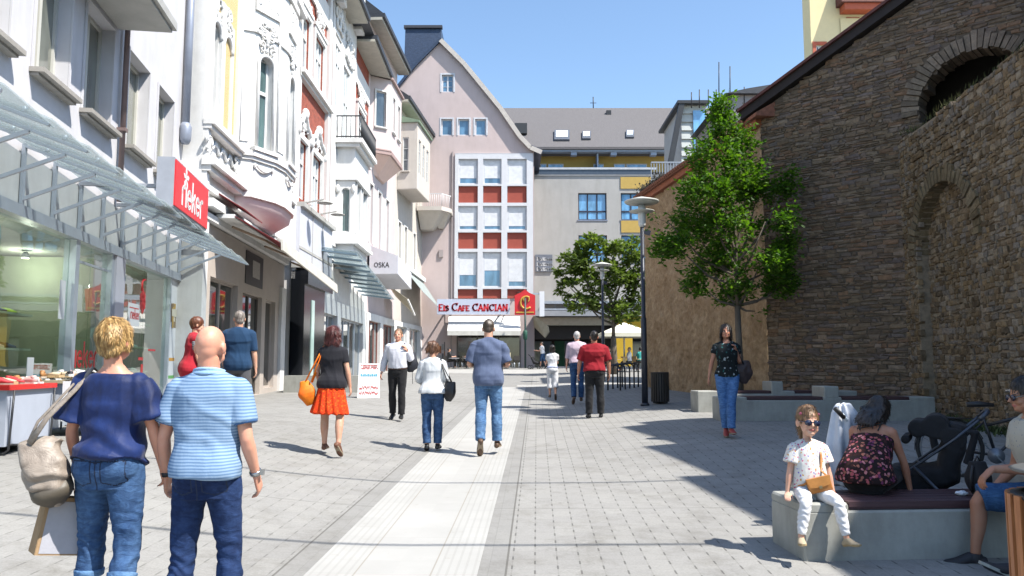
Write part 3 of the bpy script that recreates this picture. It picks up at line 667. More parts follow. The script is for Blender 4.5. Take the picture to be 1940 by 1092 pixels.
# ---- B3: brick house
B3 = Fac((-8.0, 28.6), (-8.1, 43.4)); b3 = thing('building', 'red brick house with white stone window frames and a balcony', 'building')
brick, n_, l_, b_ = nt('red_brick'); v = coords(n_, l_, 'UV'); br = n_.new('ShaderNodeTexBrick'); br.inputs['Scale'].default_value = 3.6
br.inputs['Color1'].default_value = (.40, .085, .045, 1); br.inputs['Color2'].default_value = (.26, .06, .04, 1); br.inputs['Mortar'].default_value = (.32, .2, .16, 1); br.inputs['Mortar Size'].default_value = .012
l_.new(v, br.inputs['Vector']); t_ = noise_n(n_, l_, coords(n_, l_), 2.5, 6, .7); rr_ = ramp(n_, [(.35, (.75, .75, .75)), (.7, (1.2, 1.2, 1.2))]); l_.new(t_.outputs['Fac'], rr_.inputs[0])
l_.new(mixc(n_, l_, 1.0, br.outputs['Color'], rr_.outputs[0], 'MULTIPLY'), b_.inputs['Base Color']); b_.inputs['Roughness'].default_value = .9; bump_n(n_, l_, br.outputs['Fac'], .4, -.01, b_)
HB = [(.2, 1.45, 7.95, 10.15), (2.2, 3.85, 7.95, 10.15), (.2, 1.45, 12.9, 15.1), (2.2, 3.85, 12.9, 15.1), (11.4, 13.4, 12.9, 15.1), (11.4, 13.4, 8.2, 10.4)]
mb = MB(); B3.wall(mb, 0, 14.8, 4.6, 18.3, HB, .25); mb.build('wall', brick, b3)
mb = MB(); B3.box(mb, 0, 14.8, .5, 18.2, -9, -3); B3.box(mb, 0, .15, .5, 18.3, -3, -.02); B3.box(mb, 14.65, 14.8, .5, 18.3, -3, -.02); mb.build('rear_walls', plaster_white, b3)
for i, h in enumerate(HB):
    window(B3, b3, *h, rev=.14, fr=.10, nv=3 if i % 2 else 2, trans=h[2] + 1.45, pm=mat_pane('pane_pale'), casing=.2, cm=plaster_white, proj=.12)
orn = MB()
for i, h in enumerate(HB):
    c = (h[0] + h[1]) / 2; hw = (h[1] - h[0]) / 2 + .24
    if h[2] < 10:
        pts = [B3.P(c + hw * x, h[3] + .35 + y, .10) for x, y in ((-1, -.1), (-.85, .22), (-.45, .3), (-.2, .62), (0, .72), (.2, .62), (.45, .3), (.85, .22), (1, -.1))]
        orn.tube(pts, .10, 8); stucco(orn, B3, c, h[3] + .55, hw * 1.4, .7, .05, i, 5, .05); orn.ell(B3.P(c, h[3] + 1.05, .12), (.16, .16, .24), nu=10, nv=8)
        for sg_ in (-1, 1): orn.ell(B3.P(c + sg_ * hw, h[3] + .25, .12), (.12, .12, .22), nu=10, nv=8)
    else:
        stucco(orn, B3, c, h[3] + .75, hw * 1.6, 1.0, .05, i + 30, 6, .06); B3.box(orn, c - hw, c + hw, h[3] + .2, h[3] + .34, .002, .16)
B3.box(orn, -.1, 4.9, 12.55, 12.72, .002, .30); B3.box(orn, -.1, 4.9, 12.42, 12.55, .002, .18); B3.box(orn, 10.6, 14.8, 12.55, 12.72, .002, .25)
B3.box(orn, -.1, .12, 4.8, 18.2, .002, .14); B3.box(orn, 4.45, 4.85, 4.8, 18.2, .002, .16); B3.box(orn, 0, 14.8, 16.2, 17.2, .002, .08)
orn.build('ornament', plaster_white, b3)
# white centre piece with balcony
mb = MB(); WH = [(5.6, 6.9, 13.2, 16.6), (7.4, 8.9, 12.0, 15.8)]
B3.wall(mb, 5.2, 10.4, 6.3, 20.2, WH, .25, n=.14); B3.box(mb, 5.2, 5.22, 6.3, 20.2, 0, .139); B3.box(mb, 5.0, 10.6, 20.2, 20.5, -.6, .5); B3.box(mb, 5.2, 10.4, 18.2, 20.2, -.8, -.2)
mb.build('centre_wall', plaster_white, b3)
for h in WH: window(B3, b3, *h, rev=.14, n=.12, fr=.1, nv=3, trans=h[2] + 2.2, pm=mat_pane('pane_pale'))
orn = MB(); stucco(orn, B3, 6.3, 17.6, 1.6, 1.3, .16, 3, 9, .07); stucco(orn, B3, 8.6, 16.9, 1.6, 1.4, .16, 5, 9, .07); stucco(orn, B3, 9.7, 19.4, 1.3, 1.4, .2, 8, 9, .09)
B3.box(orn, 5.3, 5.9, 17.8, 18.7, .2, .55); B3.box(orn, 9.5, 10.3, 18.4, 20.9, .1, .55)
orn.build('ornament', plaster_white, b3)
BS = Fac(B3.P(6.2, 0, 0)[:2], B3.P(6.2, 0, 1.05)[:2])   # camera-facing cheek of the bay under the balcony
BS = Fac(B3.P(6.3, 0, .12)[:2], B3.P(6.3, 0, .98)[:2]); BS.n = (-BS.n[0], -BS.n[1]) if BS.n[1] > 0 else BS.n
mb = MB(); hb = (.28, .66, 7.6, 9.6)
BS.wall(mb, 0, BS.L, 6.3, 11.45, [hb], .15); BS.arch(mb, hb[0], hb[1], hb[3], .19, .15); BF = Fac(B3.P(6.3, 0, .98)[:2], B3.P(9.7, 0, .98)[:2]); hf = [(.4, 1.3, 7.6, 10.2), (1.9, 3.0, 7.6, 10.2)]
BF.wall(mb, 0, BF.L, 6.3, 11.45, hf, .15); B3.box(mb, 9.68, 9.7, 6.3, 11.45, .15, .97); B3.box(mb, 6.31, 9.69, 6.3, 6.4, .15, .96)
mb.build('bay', plaster_white, b3)
window(BS, b3, *hb, rev=.15, nv=1, pm=mat_pane('pane_teal'))
for h in hf: window(BF, b3, *h, rev=.15, nv=2, pm=mat_pane('pane_pale'), casing=.12, cm=plaster_white)
orn = MB(); B3.box(orn, 6.15, 9.85, 7.2, 7.45, .15, 1.15); B3.box(orn, 6.1, 9.9, 7.05, 7.2, .15, 1.22); B3.box(orn, 6.2, 9.8, 9.95, 10.1, .15, 1.12); B3.box(orn, 6.22, 9.8, 6.15, 6.32, .15, 1.08)
for sg_ in (0, 1): orn.ell(BS.P(.12 + .7 * sg_, 9.55, .05), (.1, .1, .2), nu=10, nv=8)
B3.box(orn, 6.1, 9.9, 11.45, 11.62, .01, 1.2); B3.box(orn, 6.0, 10.0, 11.62, 11.82, .01, 1.35); orn.build('cornice', stone_grey if False else plaster_white, b3)
rl = MB(); iron = M('iron_black', (.03, .032, .036), .5)
for z in (11.9, 12.85):
    rl.beam(B3.P(6.08, z, .15), B3.P(6.08, z, 1.27), .05, .05); rl.beam(B3.P(6.08, z, 1.27), B3.P(9.95, z, 1.27), .05, .05)
for i in range(6): rl.tube([B3.P(6.08, 11.82, .2 + i * .2), B3.P(6.08, 12.85, .2 + i * .2)], .018, 6)
for i in range(33): rl.tube([B3.P(6.08 + i * .12, 11.82, 1.27), B3.P(6.08 + i * .12, 12.85, 1.27)], .022, 6)
rl.build('balcony_railing', iron, b3)
# eaves and roofs
slate = M('slate_dark', (.045, .05, .06), .55, .35, 8, .4, 14, .02, stretch=(1, 1, 3))
mb = MB(); B3.box(mb, -.3, 8.4, 18.2, 18.32, .0, 1.05); B3.box(mb, 10.5, 16.5, 18.2, 18.32, 0, 1.05); mb.build('soffit', M('soffit_cream', (.50, .47, .40), .8), b3)
mb = MB(); B3.box(mb, -.3, 8.4, 18.32, 18.55, -.2, 1.18); B3.box(mb, 10.5, 16.5, 18.32, 18.55, -.2, 1.18)
mb.prism([B3.P(-.3, 18.55, 1.0), B3.P(-.3, 23.5, -1.2), B3.P(-.3, 23.5, -7), B3.P(-.3, 18.55, -7)], Vector(B3.P(15.0, 0, 0)) - Vector(B3.P(-.3, 0, 0)))
mb.build('roof', slate, b3)
# mezzanine box and street level
mb = MB(); B3.box(mb, -.15, 5.2, 5.35, 7.45, .002, .28); mb.build('mezzanine_band', M('band_pale', (.58, .59, .64), .6, .05), b3)
mb = MB(); B3.box(mb, -.15, 5.25, 7.45, 7.62, .002, .42); B3.box(mb, -.15, 5.25, 5.9, 6.0, .282, .30); B3.box(mb, -.15, 5.25, 5.2, 5.35, .002, .4)
for u in (1.7, 3.4): B3.box(mb, u, u + .06, 5.35, 7.45, .281, .30)
mb.build('band_trim', M('trim_grey'  , (.45, .44, .41), .7), b3)
for u in (.8, 3.1):
    mb = MB(); mb.beam(B3.P(u, 7.75, .1), B3.P(u, 7.9, .9), .05, .05); mb.lathe([(.05, .12), (.28, .02), (.30, 0)], B3.P(u, 7.75, .95), 14); mb.build('floodlight', stone_grey, b3)
mb = MB(); B3.box(mb, -.1, 3.1, .5, 5.1, .002, .50); B3.box(mb, -.1, 4.0, 4.6, 5.15, .5, .62); mb.build('portal', black_gloss, b3)
mb = MB(); B3.box(mb, .95, 1.35, 1.0, 4.1, .50, .53); mb.build('portal_glass', M('glass_mint', (.45, .62, .58), .15), b3)
mb = MB(); mb.wall = None
SH = [(4.1, 7.4, .9, 3.9), (8.2, 13.9, .9, 3.9)]
mb = MB(); B3.wall(mb, 3.1, 14.8, 4.62, 6.9, (), .3, n=.1); B3.box(mb, 3.1, 14.8, 6.9, 7.02, .0, .22); mb.build('upper_fascia', plaster_white, b3)
mb = MB(); B3.wall(mb, 3.1, 14.8, .4, 4.62, SH, .3, n=.1); mb.build('shopfront_wall', panelc, b3)
for h in SH: window(B3, b3, *h, rev=.25, n=.1, fr=.07, nv=3 if h[0] < 5 else 4, fm=alu, pm=mat_pane('pane_shop2', (.05, .06, .06), .03), name='shop_window')
mb = MB(); B3.box(mb, 3.6, 4.3, 3.95, 4.4, .102, .2); mb.build('small_sign', dk, b3)
# second glass canopy
for i in range(10):
    mb = MB(); u0_ = 3.2 + i * 1.08; za = 6.15 - .105 * i
    g_ = MB(); g_.prism([B3.P(u0_, za + .30, .3), B3.P(u0_ + 1.1, za + .2, .3), B3.P(u0_ + 1.1, za, 1.75), B3.P(u0_, za + .1, 1.75)], (0, 0, .02)); g_.build('canopy_pane', glass_can, b3)
    mb.beam(B3.P(u0_ + .2, za + .20, .14), B3.P(u0_ + .2, za + .0, 1.72), .30, .07)
    mb.build('canopy_bracket', M('canopy_steel', (.24, .33, .39), .4, metal=.2), b3)

# ---- B4 pale pink house
B4 = Fac((-8.1, 43.4), (-7.7, 51.5)); b4 = thing('building', 'pale pink and white house with an angular upper bay', 'building')
pink = M('plaster_pink', (.60, .51, .50), .85, .05, 2, .2, 40, dirt=.06)
H4 = [(.7, 1.6, 18.6, 20.2), (3.6, 4.6, 18.6, 20.2), (6, 7, 18.6, 20.2), (.6, 1.5, 8.6, 12), (2.8, 3.7, 8.6, 12), (5, 6, 8.6, 12), (6.2, 7.0, 14.2, 16.8)]
mb = MB(); B4.wall(mb, 0, B4.L, 4.6, 21.3, H4, .2); B4.box(mb, 0, B4.L, .5, 21.2, -9, -3); B4.box(mb, 0, .05, 4.6, 21.3, -3, -.003); mb.build('wall', pink, b4)
for h in H4: window(B4, b4, *h, rev=.18, nv=2, pm=mat_pane('pane_pale'), casing=.14, cm=plaster_white)
Q = [(.5, 0), (1.3, 1.0), (4.6, 1.0), (5.4, 0)]; mb = MB()
for i in range(3):
    Fb = Fac(B4.P(Q[i][0], 0, Q[i][1])[:2], B4.P(Q[i + 1][0], 0, Q[i + 1][1])[:2]); hh = [(.35, Fb.L - .3, 15.3, 17.4)] if i == 0 else ([(.5, 1.2, 15.3, 17.4), (2.0, 2.7, 15.3, 17.4)] if i == 1 else [])
    Fb.wall(mb, 0, Fb.L, 13.7, 18.2, hh, .15)
    for h in hh: window(Fb, b4, *h, rev=.15, nv=1, pm=mat_pane('pane_dark'), casing=.1, cm=plaster_white, sill=plaster_white)
mb.build('bay', pink, b4)
mb = MB(); o_ = [B4.P(u, 13.7, n) for u, n in Q]; t_2 = [B4.P(2.9 + (u - 2.9) * .5, 12.7, n * .15) for u, n in Q]
mb.add(o_ + t_2, [(0, 1, 5, 4), (1, 2, 6, 5), (2, 3, 7, 6), (4, 5, 6, 7)]); mb.build('bay_underside', M('plaster_salmon', (.72, .53, .46), .85, .05), b4)
mb = MB()
for za, zb, off in ((13.72, 13.86, .12), (13.95, 14.02, .06), (18.2, 18.32, .15)):
    q = [(2.95 + (u - 2.95) * (1 + off / 2.4), n + off) for u, n in Q]; q[0] = (q[0][0], 0); q[-1] = (q[-1][0], 0)
    mb.prism([B4.P(u, za, n) for u, n in q], (0, 0, zb - za))
mb.build('bay_trim', M('trim_rust', (.38, .27, .25), .7), b4)
mb = MB(); B4.box(mb, -.2, B4.L + .3, 21.2, 21.36, 0, .75); mb.build('soffit', M('soffit_cream'  , (.50, .47, .40), .8), b4)
mb = MB(); B4.box(mb, -.2, B4.L + .3, 21.36, 21.6, -.2, .9); mb.prism([B4.P(-.2, 21.6, .8), B4.P(-.2, 25.5, -4), B4.P(-.2, 21.6, -8)], Vector(B4.P(B4.L + .3, 0, 0)) - Vector(B4.P(-.2, 0, 0))); mb.build('roof', slate, b4)
SH = [(.6, 3.6, 1.1, 4.2), (4.4, 7.6, 1.1, 4.2)]
mb = MB(); B4.wall(mb, 0, B4.L, .5, 4.62, SH, .3, n=.12); mb.build('shopfront_wall', plaster_white, b4)
for h in SH: window(B4, b4, *h, rev=.25, n=.12, fr=.08, nv=3, fm=M('frame_rust', (.25, .09, .07), .6), pm=mat_pane('pane_shop2'), name='shop_window')
ka = thing('awning', 'pale grey box awning lettered OSKA on its end', 'awning')
mb = MB(); mb.hexa([B4.P(.3, 6.75, 1.75), B4.P(4.6, 6.3, 1.75), B4.P(4.6, 6.3, .15), B4.P(.3, 6.75, .15), B4.P(.3, 7.75, 1.75), B4.P(4.6, 7.3, 1.75), B4.P(4.6, 8.0, .15), B4.P(.3, 8.35, .15)]); mb.build('canvas', M('awning_pale', (.62, .62, .66), .8, .05), ka)
mb = MB(); e_ = (Vector(B4.P(0, 0, 1)) - Vector(B4.P(0, 0, 0))); strokes(mb, 'OSKA', Vector(B4.P(.3, 7.12, .42)) , e_, uz, Vector((-B4.t[0], -B4.t[1], 0)), .26, .04, .01, gap=.12); mb.build('lettering', M('letter_grey', (.06, .06, .06), .6), ka)
aw2 = thing('awning', 'small cream folding awning beside the pale grey one', 'awning')
mb = MB(); mb.prism([B4.P(4.9, 6.6, .25), B4.P(7.4, 6.1, .25), B4.P(7.4, 4.9, 1.5), B4.P(4.9, 5.7, 1.5)], (0, 0, .03)); mb.build('canvas', M('awning_cream', (.62, .55, .40), .85), aw2)
mb = MB(); mb.beam(B4.P(4.9, 5.7, 1.5), B4.P(7.4, 4.9, 1.5), .08, .1); mb.build('front_rail', plaster_white, aw2)

# ---- B5 cream house next to the gable
B5 = Fac((-7.7, 51.5), (-6.9, 60)); b5 = thing('building', 'cream house with a boxy copper-topped bay beside the tall gable', 'building')
cream = M('plaster_cream', (.58, .53, .475), .85, .05, 2, .2, 40, dirt=.06)
H5 = [(5.2, 6.2, 14, 16.5), (2.6, 3.4, 8.6, 11.3), (5.4, 6.2, 8.6, 11.3), (.8, 1.6, 8.6, 11.3)]
mb = MB(); B5.wall(mb, 0, B5.L, 4.6, 19.3, H5, .2); B5.box(mb, 0, B5.L, .5, 19.2, -9, -3); B5.box(mb, 0, .05, 4.6, 19.3, -3, -.003); mb.build('wall', cream, b5)
for h in H5: window(B5, b5, *h, rev=.18, nv=2, bars=2, pm=mat_pane('pane_pale'), casing=.12, cm=plaster_white)
C5 = Fac(B5.P(.3, 0, .02)[:2], B5.P(.3, 0, 1.35)[:2]); C5.n = (-B5.t[0], -B5.t[1])
mb = MB(); hw_ = (.35, .75, 14.6, 16.9); C5.wall(mb, 0, 1.33, 13.4, 17.9, [hw_], .12); F5 = Fac(B5.P(.3, 0, 1.35)[:2], B5.P(4.6, 0, 1.35)[:2]); h6 = [(.5, 1.2, 14.6, 16.9), (1.8, 2.5, 14.6, 16.9), (3.1, 3.8, 14.6, 16.9)]
F5.wall(mb, 0, F5.L, 13.4, 17.9, h6, .12); B5.box(mb, .31, 4.6, 13.36, 13.4, 0, 1.34); B5.box(mb, 4.58, 4.6, 13.4, 17.9, 0, 1.34); mb.build('bay', cream, b5)
window(C5, b5, *hw_, rev=.12, nv=1, bars=2, pm=mat_pane('pane_grey', (.12, .13, .14), .1), sill=cream)
for h in h6: window(F5, b5, *h, rev=.12, nv=1, bars=2, pm=mat_pane('pane_grey'))
mb = MB(); mb.prism([B5.P(.15, 17.9, 0), B5.P(.15, 17.9, 1.5), B5.P(.15, 18.02, 1.5), B5.P(.15, 18.4, 0)], Vector(B5.P(4.75, 0, 0)) - Vector(B5.P(.15, 0, 0))); mb.build('bay_roof', M('copper_green', (.20, .27, .19), .6), b5)
mb = MB(); B5.box(mb, -.2, B5.L + .3, 19.2, 19.35, 0, .8); mb.build('soffit', M('soffit_cream'  , (.50, .47, .40), .8), b5)
mb = MB(); B5.box(mb, -.2, B5.L + .2, 19.35, 19.6, -.2, .95); mb.prism([B5.P(-.2, 19.6, .85), B5.P(-.2, 23, -4), B5.P(-.2, 19.6, -8)], Vector(B5.P(B5.L, 0, 0)) - Vector(B5.P(-.2, 0, 0))); mb.build('roof', slate, b5)
SH = [(.5, 3.4, 1.3, 4.3), (4.2, 7.8, 1.3, 4.3)]
mb = MB(); B5.wall(mb, 0, B5.L, .5, 4.62, SH, .3, n=.1); mb.build('shopfront_wall', plaster_white, b5)
for h in SH: window(B5, b5, *h, rev=.25, n=.1, fr=.08, nv=2, pm=mat_pane('pane_shop2'), name='shop_window')
aw3 = thing('awning', 'steep grey-green awning nearest the gable house', 'awning')
mb = MB(); mb.prism([B5.P(1.5, 8.3, .2), B5.P(8.0, 8.0, .2), B5.P(8.0, 5.9, 1.6), B5.P(1.5, 6.6, 1.6)], (0, 0, .03)); mb.build('canvas', M('awning_greygreen', (.30, .34, .33), .85), aw3)
mb = MB(); mb.beam(B5.P(1.5, 8.4, .3), B5.P(8.0, 8.1, .3), .3, .3); mb.build('cassette', plaster_white, aw3)
# ================================================================= end of the street
def px_at(px, py, d): a = at(px, py, d); return a[0], a[2]
GD = 60.0; G = Fac((-16, GD), (6, GD)); gu = lambda px, py=450: at(px, py, GD)[0] + 16
gzz = lambda py: at(970, py, GD)[2]
gb = thing('building', 'tall pinkish gabled house with a white window grid and brick red panels', 'building')
gpl = M('plaster_rose', (.57, .465, .445), .9, .05, 1.2, .3, 25, .02, dirt=.08)
prof = [(645, 291), (668, 285), (690, 262), (722, 208), (790, 125), (835, 80), (880, 125), (948, 208), (985, 262), (1005, 283), (1026, 292)]
top = [(at(p[0], p[1], GD)[0] + 16, at(p[0], p[1], GD)[2]) for p in prof]
ur = at(1012, 450, GD)[0] + 16; ul = at(655, 450, GD)[0] + 16
WG = [(at(837, 158, GD)[0] + 16, at(859, 158, GD)[0] + 16, gzz(175), gzz(142))]
for a, b in ((836, 857), (868, 889), (900, 921)): WG.append((at(a, 241, GD)[0] + 16, at(b, 241, GD)[0] + 16, gzz(257), gzz(226)))
ze = gzz(288)
us0, us1 = at(862, 430, GD)[0] + 16, at(1010, 430, GD)[0] + 16
big = (us0, us1, gzz(566), gzz(292))
mb = MB(); G.wall(mb, ul, ur, 1.2, ze, [big], .25)
# gable above the eaves, in vertical slices so that the windows stay open
def gtop(u):
    for (a, za), (b, zb) in zip(top, top[1:]):
        if a <= u <= b: return za + (zb - za) * (u - a) / (b - a)
    return ze
cuts = sorted(set([t[0] for t in top] + [w[0] for w in WG] + [w[1] for w in WG]))
for a, b in zip(cuts, cuts[1:]):
    ws = sorted([w for w in WG if w[0] <= (a + b) / 2 <= w[1]], key=lambda w: w[2]); lo = ze
    for w in ws:
        mb.add([G.P(a, lo), G.P(b, lo), G.P(b, w[2]), G.P(a, w[2])], [(0, 1, 2, 3)]); lo = w[3]
    mb.add([G.P(a, lo), G.P(b, lo), G.P(b, max(lo, gtop(b))), G.P(a, max(lo, gtop(a)))], [(0, 1, 2, 3)])
for a, b, c, d in WG:
    q = [G.P(a, c), G.P(b, c), G.P(b, d), G.P(a, d)]; w = [G.P(a, c, -.2), G.P(b, c, -.2), G.P(b, d, -.2), G.P(a, d, -.2)]
    for i in range(4): j = (i + 1) % 4; mb.add([q[i], q[j], w[j], w[i]], [(0, 3, 2, 1)])
G.box(mb, ur - .3, ur, 1.2, ze, -14, -.001); G.box(mb, ul, ul + .3, 1.2, ze, -14, -.001)
mb.build('wall', gpl, gb)
gblue = mat_pane('pane_blue', (.06, .13, .20), .1); gfr = M('frame_greywhite', (.62, .63, .66), .6)
for i, w in enumerate(WG): window(G, gb, *w, rev=.2, fr=.10, nv=2 if i == 0 else 1, trans=None, bars=2 if i == 0 else 0, fm=gfr, pm=gblue, casing=.12, cm=gfr, proj=.03)
mb = MB(); rf = M('slate_blue', (.035, .055, .10), .45, .3, 6, .5, 10, .03, stretch=(1, 1, 2))
for (a, b) in zip(top, top[1:]):
    mb.hexa([G.P(a[0], a[1], .25), G.P(b[0], b[1], .25), G.P(b[0], b[1], -14), G.P(a[0], a[1], -14), G.P(a[0], a[1] + .3, .25), G.P(b[0], b[1] + .3, .25), G.P(b[0], b[1] + .3, -14), G.P(a[0], a[1] + .3, -14)])
mb.build('roof', rf, gb)
mb = MB()
for (a, b) in zip(top[5:], top[6:]): mb.beam(G.P(a[0], a[1] + .05, .3), G.P(b[0], b[1] + .05, .3), .08, .34)
mb.build('verge_board', M('verge_pale', (.55, .5, .45), .7), gb)
# raised slate cross roof behind the ridge
a0 = at(768, 52, 61.5); a1 = at(836, 52, 61.5); a2 = at(768, 135, 61.5)
mb = MB(); mb.prism([(a0[0], 60.9, a2[2] - 1), (a1[0], 60.9, a2[2] - 1), (a1[0], 61.5, a0[2]), (a0[0], 61.5, a0[2])], (0, 8, 0)); mb.build('cross_roof', rf, gb)
mb = MB(); mb.box(a0[0] - .1, a1[0] + .1, 61.3, 61.7, a0[2] - .12, a0[2] + .1); mb.build('ridge_cap', M('lead', (.05, .05, .06), .5), gb)
ch = at(866, 108, 62); mb = MB(); mb.box(ch[0] - .25, ch[0] + .25, 62, 62.6, ch[2] - 3, ch[2] + .1); mb.build('chimney', M('chimney_dark', (.12, .12, .14), .7), gb)
# white grid with windows and red panels
redp = M('panel_red', (.36, .075, .05), .8, .08, 3, .2)
cols = [(868, 905), (915, 950), (961, 998)]; rows = [(302, 350), (391, 437), (478, 545)]; reds = [(353, 385), (441, 472), (548, 566)]
gw = M('grid_white', (.66, .66, .68), .7, .04); HO = []
for c in cols:
    for r in rows + reds: HO.append((gu(c[0]), gu(c[1]), gzz(r[1]), gzz(r[0])))
mb = MB(); G.wall(mb, us0, us1, big[2], big[3], HO, .3, n=.12); G.box(mb, us0 - .02, us0, big[2], big[3], -.1, .12); G.box(mb, us0, us1, big[3] - .01, big[3] + .02, -.2, .13); mb.build('window_grid', gw, gb)
mb = MB(); G.box(mb, us0, us1, big[2], big[3], -.5, -.28)
for c in cols:
    for r in reds: G.box(mb, gu(c[0]) + .01, gu(c[1]) - .01, gzz(r[1]) + .01, gzz(r[0]) - .01, -.17, -.05)
mb.build('red_panels', redp, gb)
bl = [(.78, .78, 1.0), (.86, .86, .86), (.66, .52, .86)]
for j, r in enumerate(rows):
    for i, c in enumerate(cols):
        w = window(G, gb, gu(c[0]), gu(c[1]), gzz(r[1]), gzz(r[0]), rev=.10, fr=.12, nv=1, fm=gfr, pm=gblue, blind=bl[j][i], n=0, blindm=M('blind_white'  , (.72, .73, .75), .8))
# lower cafe front
mb = MB(); G.box(mb, gu(845), ur, 1.4, gzz(566) - .002, -.3, .05); mb.build('cafe_front', gpl, gb)
mb = MB(); G.box(mb, gu(868), gu(985), 1.55, gzz(636), .05, .08); mb.build('cafe_glass', mat_pane('pane_cafe', (.012, .014, .012), .1), gb)
for p in (868, 905, 945, 985): mb = MB(); G.box(mb, gu(p) - .05, gu(p) + .05, 1.5, gzz(636), .08, .12); mb.build('cafe_frame', dk, gb)
mb = MB()
for i in range(16): G.box(mb, gu(812) + (i % 8) * .18, gu(812) + (i % 8) * .18 + .15, 1.6 + (i // 8) * .9 + ((i * 7) % 5) * .12, 2.3 + (i // 8) * .7 + ((i * 5) % 4) * .16, .002, .01 + .004 * (i % 3), i % 3)
mb.build('wall_painting', [M('paint_grey', (.16, .15, .15), .8), M('paint_rust', (.34, .14, .06), .8), M('paint_stone', (.34, .33, .32), .8)], gb)
def sign_board(): pass
cs = thing('shop_sign', 'long pale blue sign reading Eis Cafe CANCIAN in red serif letters', 'shop sign')
sx0, sz0 = px_at(828, 596, 58.2); sx1, sz1 = px_at(966, 567, 58.2)
mb = MB(); mb.box(sx0, sx1, 58.2, 58.45, sz0, sz1); mb.box(sx0 + .5, sx0 + .6, 58.45, 60, sz0 + .4, sz0 + .5); mb.box(sx1 - .6, sx1 - .5, 58.45, 60, sz0 + .4, sz0 + .5); mb.build('board', M('board_blue', (.50, .54, .66), .5, .03), cs)
mb = MB(); tx = 'EIS CAFE CANCIAN'; sm_ = [1, .8, .8, 1, 1.18, .8, .8, .8, 1, 1.1, 1, 1, 1, 1, 1, 1]
wtot = sum((GL[c][0] + .10) * .62 * s_ for c, s_ in zip(tx, sm_)); k_ = (sx1 - sx0 - .24) / wtot
strokes(mb, tx, (sx0 + .12, 58.2, sz0 + .27), (1, 0, 0), (0, 0, 1), Vector((0, -1, 0)), .62 * k_, .085, .02, gap=.10, serif=True, small=sm_); mb.build('lettering', M('letter_red', (.60, .03, .04), .5, .03), cs)
ca = thing('awning', 'white sloping awning of the cafe below its long sign', 'awning')
a = px_at(850, 601, 59.7); b = px_at(985, 601, 59.7); c = px_at(848, 628, 57.6); d = px_at(986, 628, 57.6)
mb = MB(); mb.prism([(a[0], 59.8, a[1]), (b[0], 59.8, b[1]), (d[0], 57.5, d[1]), (c[0], 57.5, c[1])], (0, 0, .04)); mb.build('canvas', M('canvas_white', (.86, .85, .82), .85, .04), ca)
mb = MB(); mb.box(c[0], d[0], 57.46, 57.5, c[1] - .30, c[1] + .03); mb.build('valance', M('valance_grey', (.62, .61, .56), .85), ca)
rs = thing('hanging_sign', 'square red hanging sign with a golden scroll emblem', 'hanging sign')
x0, z0 = px_at(975, 597, 57.5); x1, z1 = px_at(1014, 556, 57.5)
mb = MB(); mb.box(x0, x1, 57.5, 57.6, z0, z1 - .15); mb.prism([(x0, 57.5, z1 - .15), (x1, 57.5, z1 - .15), ((x0 + x1) / 2 + .3, 57.5, z1 + .05), ((x0 + x1) / 2, 57.5, z1 + .3), ((x0 + x1) / 2 - .3, 57.5, z1 + .05)], (0, .1, 0)); mb.build('board', M('sign_scarlet', (.62, .025, .03), .45), rs)
mb = MB(); cx, cz = (x0 + x1) / 2 + .1, (z0 + z1) / 2 + .1
mb.tube([(cx + .42 * math.cos(R(t)), 57.46, cz + .5 * math.sin(R(t)) * .9) for t in range(60, 330, 15)], .07, 6); mb.tube([(cx + .2 * math.cos(R(t)), 57.44, cz + .25 + .22 * math.sin(R(t))) for t in range(-60, 260, 20)], .05, 6)
mb.box(x0 + .1, x1 - .1, 57.47, 57.5, z0 + .14, z0 + .24); mb.build('emblem', M('gold', (.55, .33, .06), .4), rs)
mb = MB(); mb.beam((x0 + .4, 57.55, z1 + .1), (x0 + .2, 60, z1 + .3), .06, .06); mb.build('bracket', iron, rs)
lp = at(995, 560, 56.6); lz = gz(lp[0], 56.6)
po = thing('signpost', 'slim dark green post standing under the red sign', 'post')
mb = MB(); mb.tube([(lp[0], 56.6, lz), (lp[0], 56.6, at(995, 565, 56.6)[2])], .07, 10); mb.build('pole', M('pole_green', (.02, .05, .045), .5), po)
mb = MB(); mb.lathe([(.08, 0), (.14, .08), (.15, .4), (.16, .6), (.09, .7)], (lp[0], 56.6, lz + 2.0), 12); mb.build('planter_box', M('green_dark', (.02, .09, .06), .6), po)
lb = thing('light_box', 'tall narrow white lightbox hanging right of the red sign', 'sign')
x0, z0 = px_at(1022, 600, 58.6); x1, z1 = px_at(1031, 553, 58.6); mb = MB(); mb.box(x0, x1, 58.3, 58.9, z0, z1); mb.build('case', M('case_white', (.78, .8, .84), .4, .02), lb)
mb = MB(); mb.box(x0 - .5, x0, 58.55, 58.65, z1 - .2, z1 - .1); mb.build('bracket', alu, lb)
ta = thing('awning', 'tan half-folded awning hanging at the corner of the gable house', 'awning')
P_ = [at(1010, 598, 59.5), at(1020, 603, 58.8), at(1038, 618, 57.6), at(1040, 628, 57.4), at(1032, 640, 57.6), at(1012, 620, 59.5)]
mb = MB(); mb.prism([(p[0], p[1], p[2]) for p in P_], (.1, 1.1, 0)); mb.build('canvas', M('canvas_tan', (.42, .38, .28), .9, .15), ta)
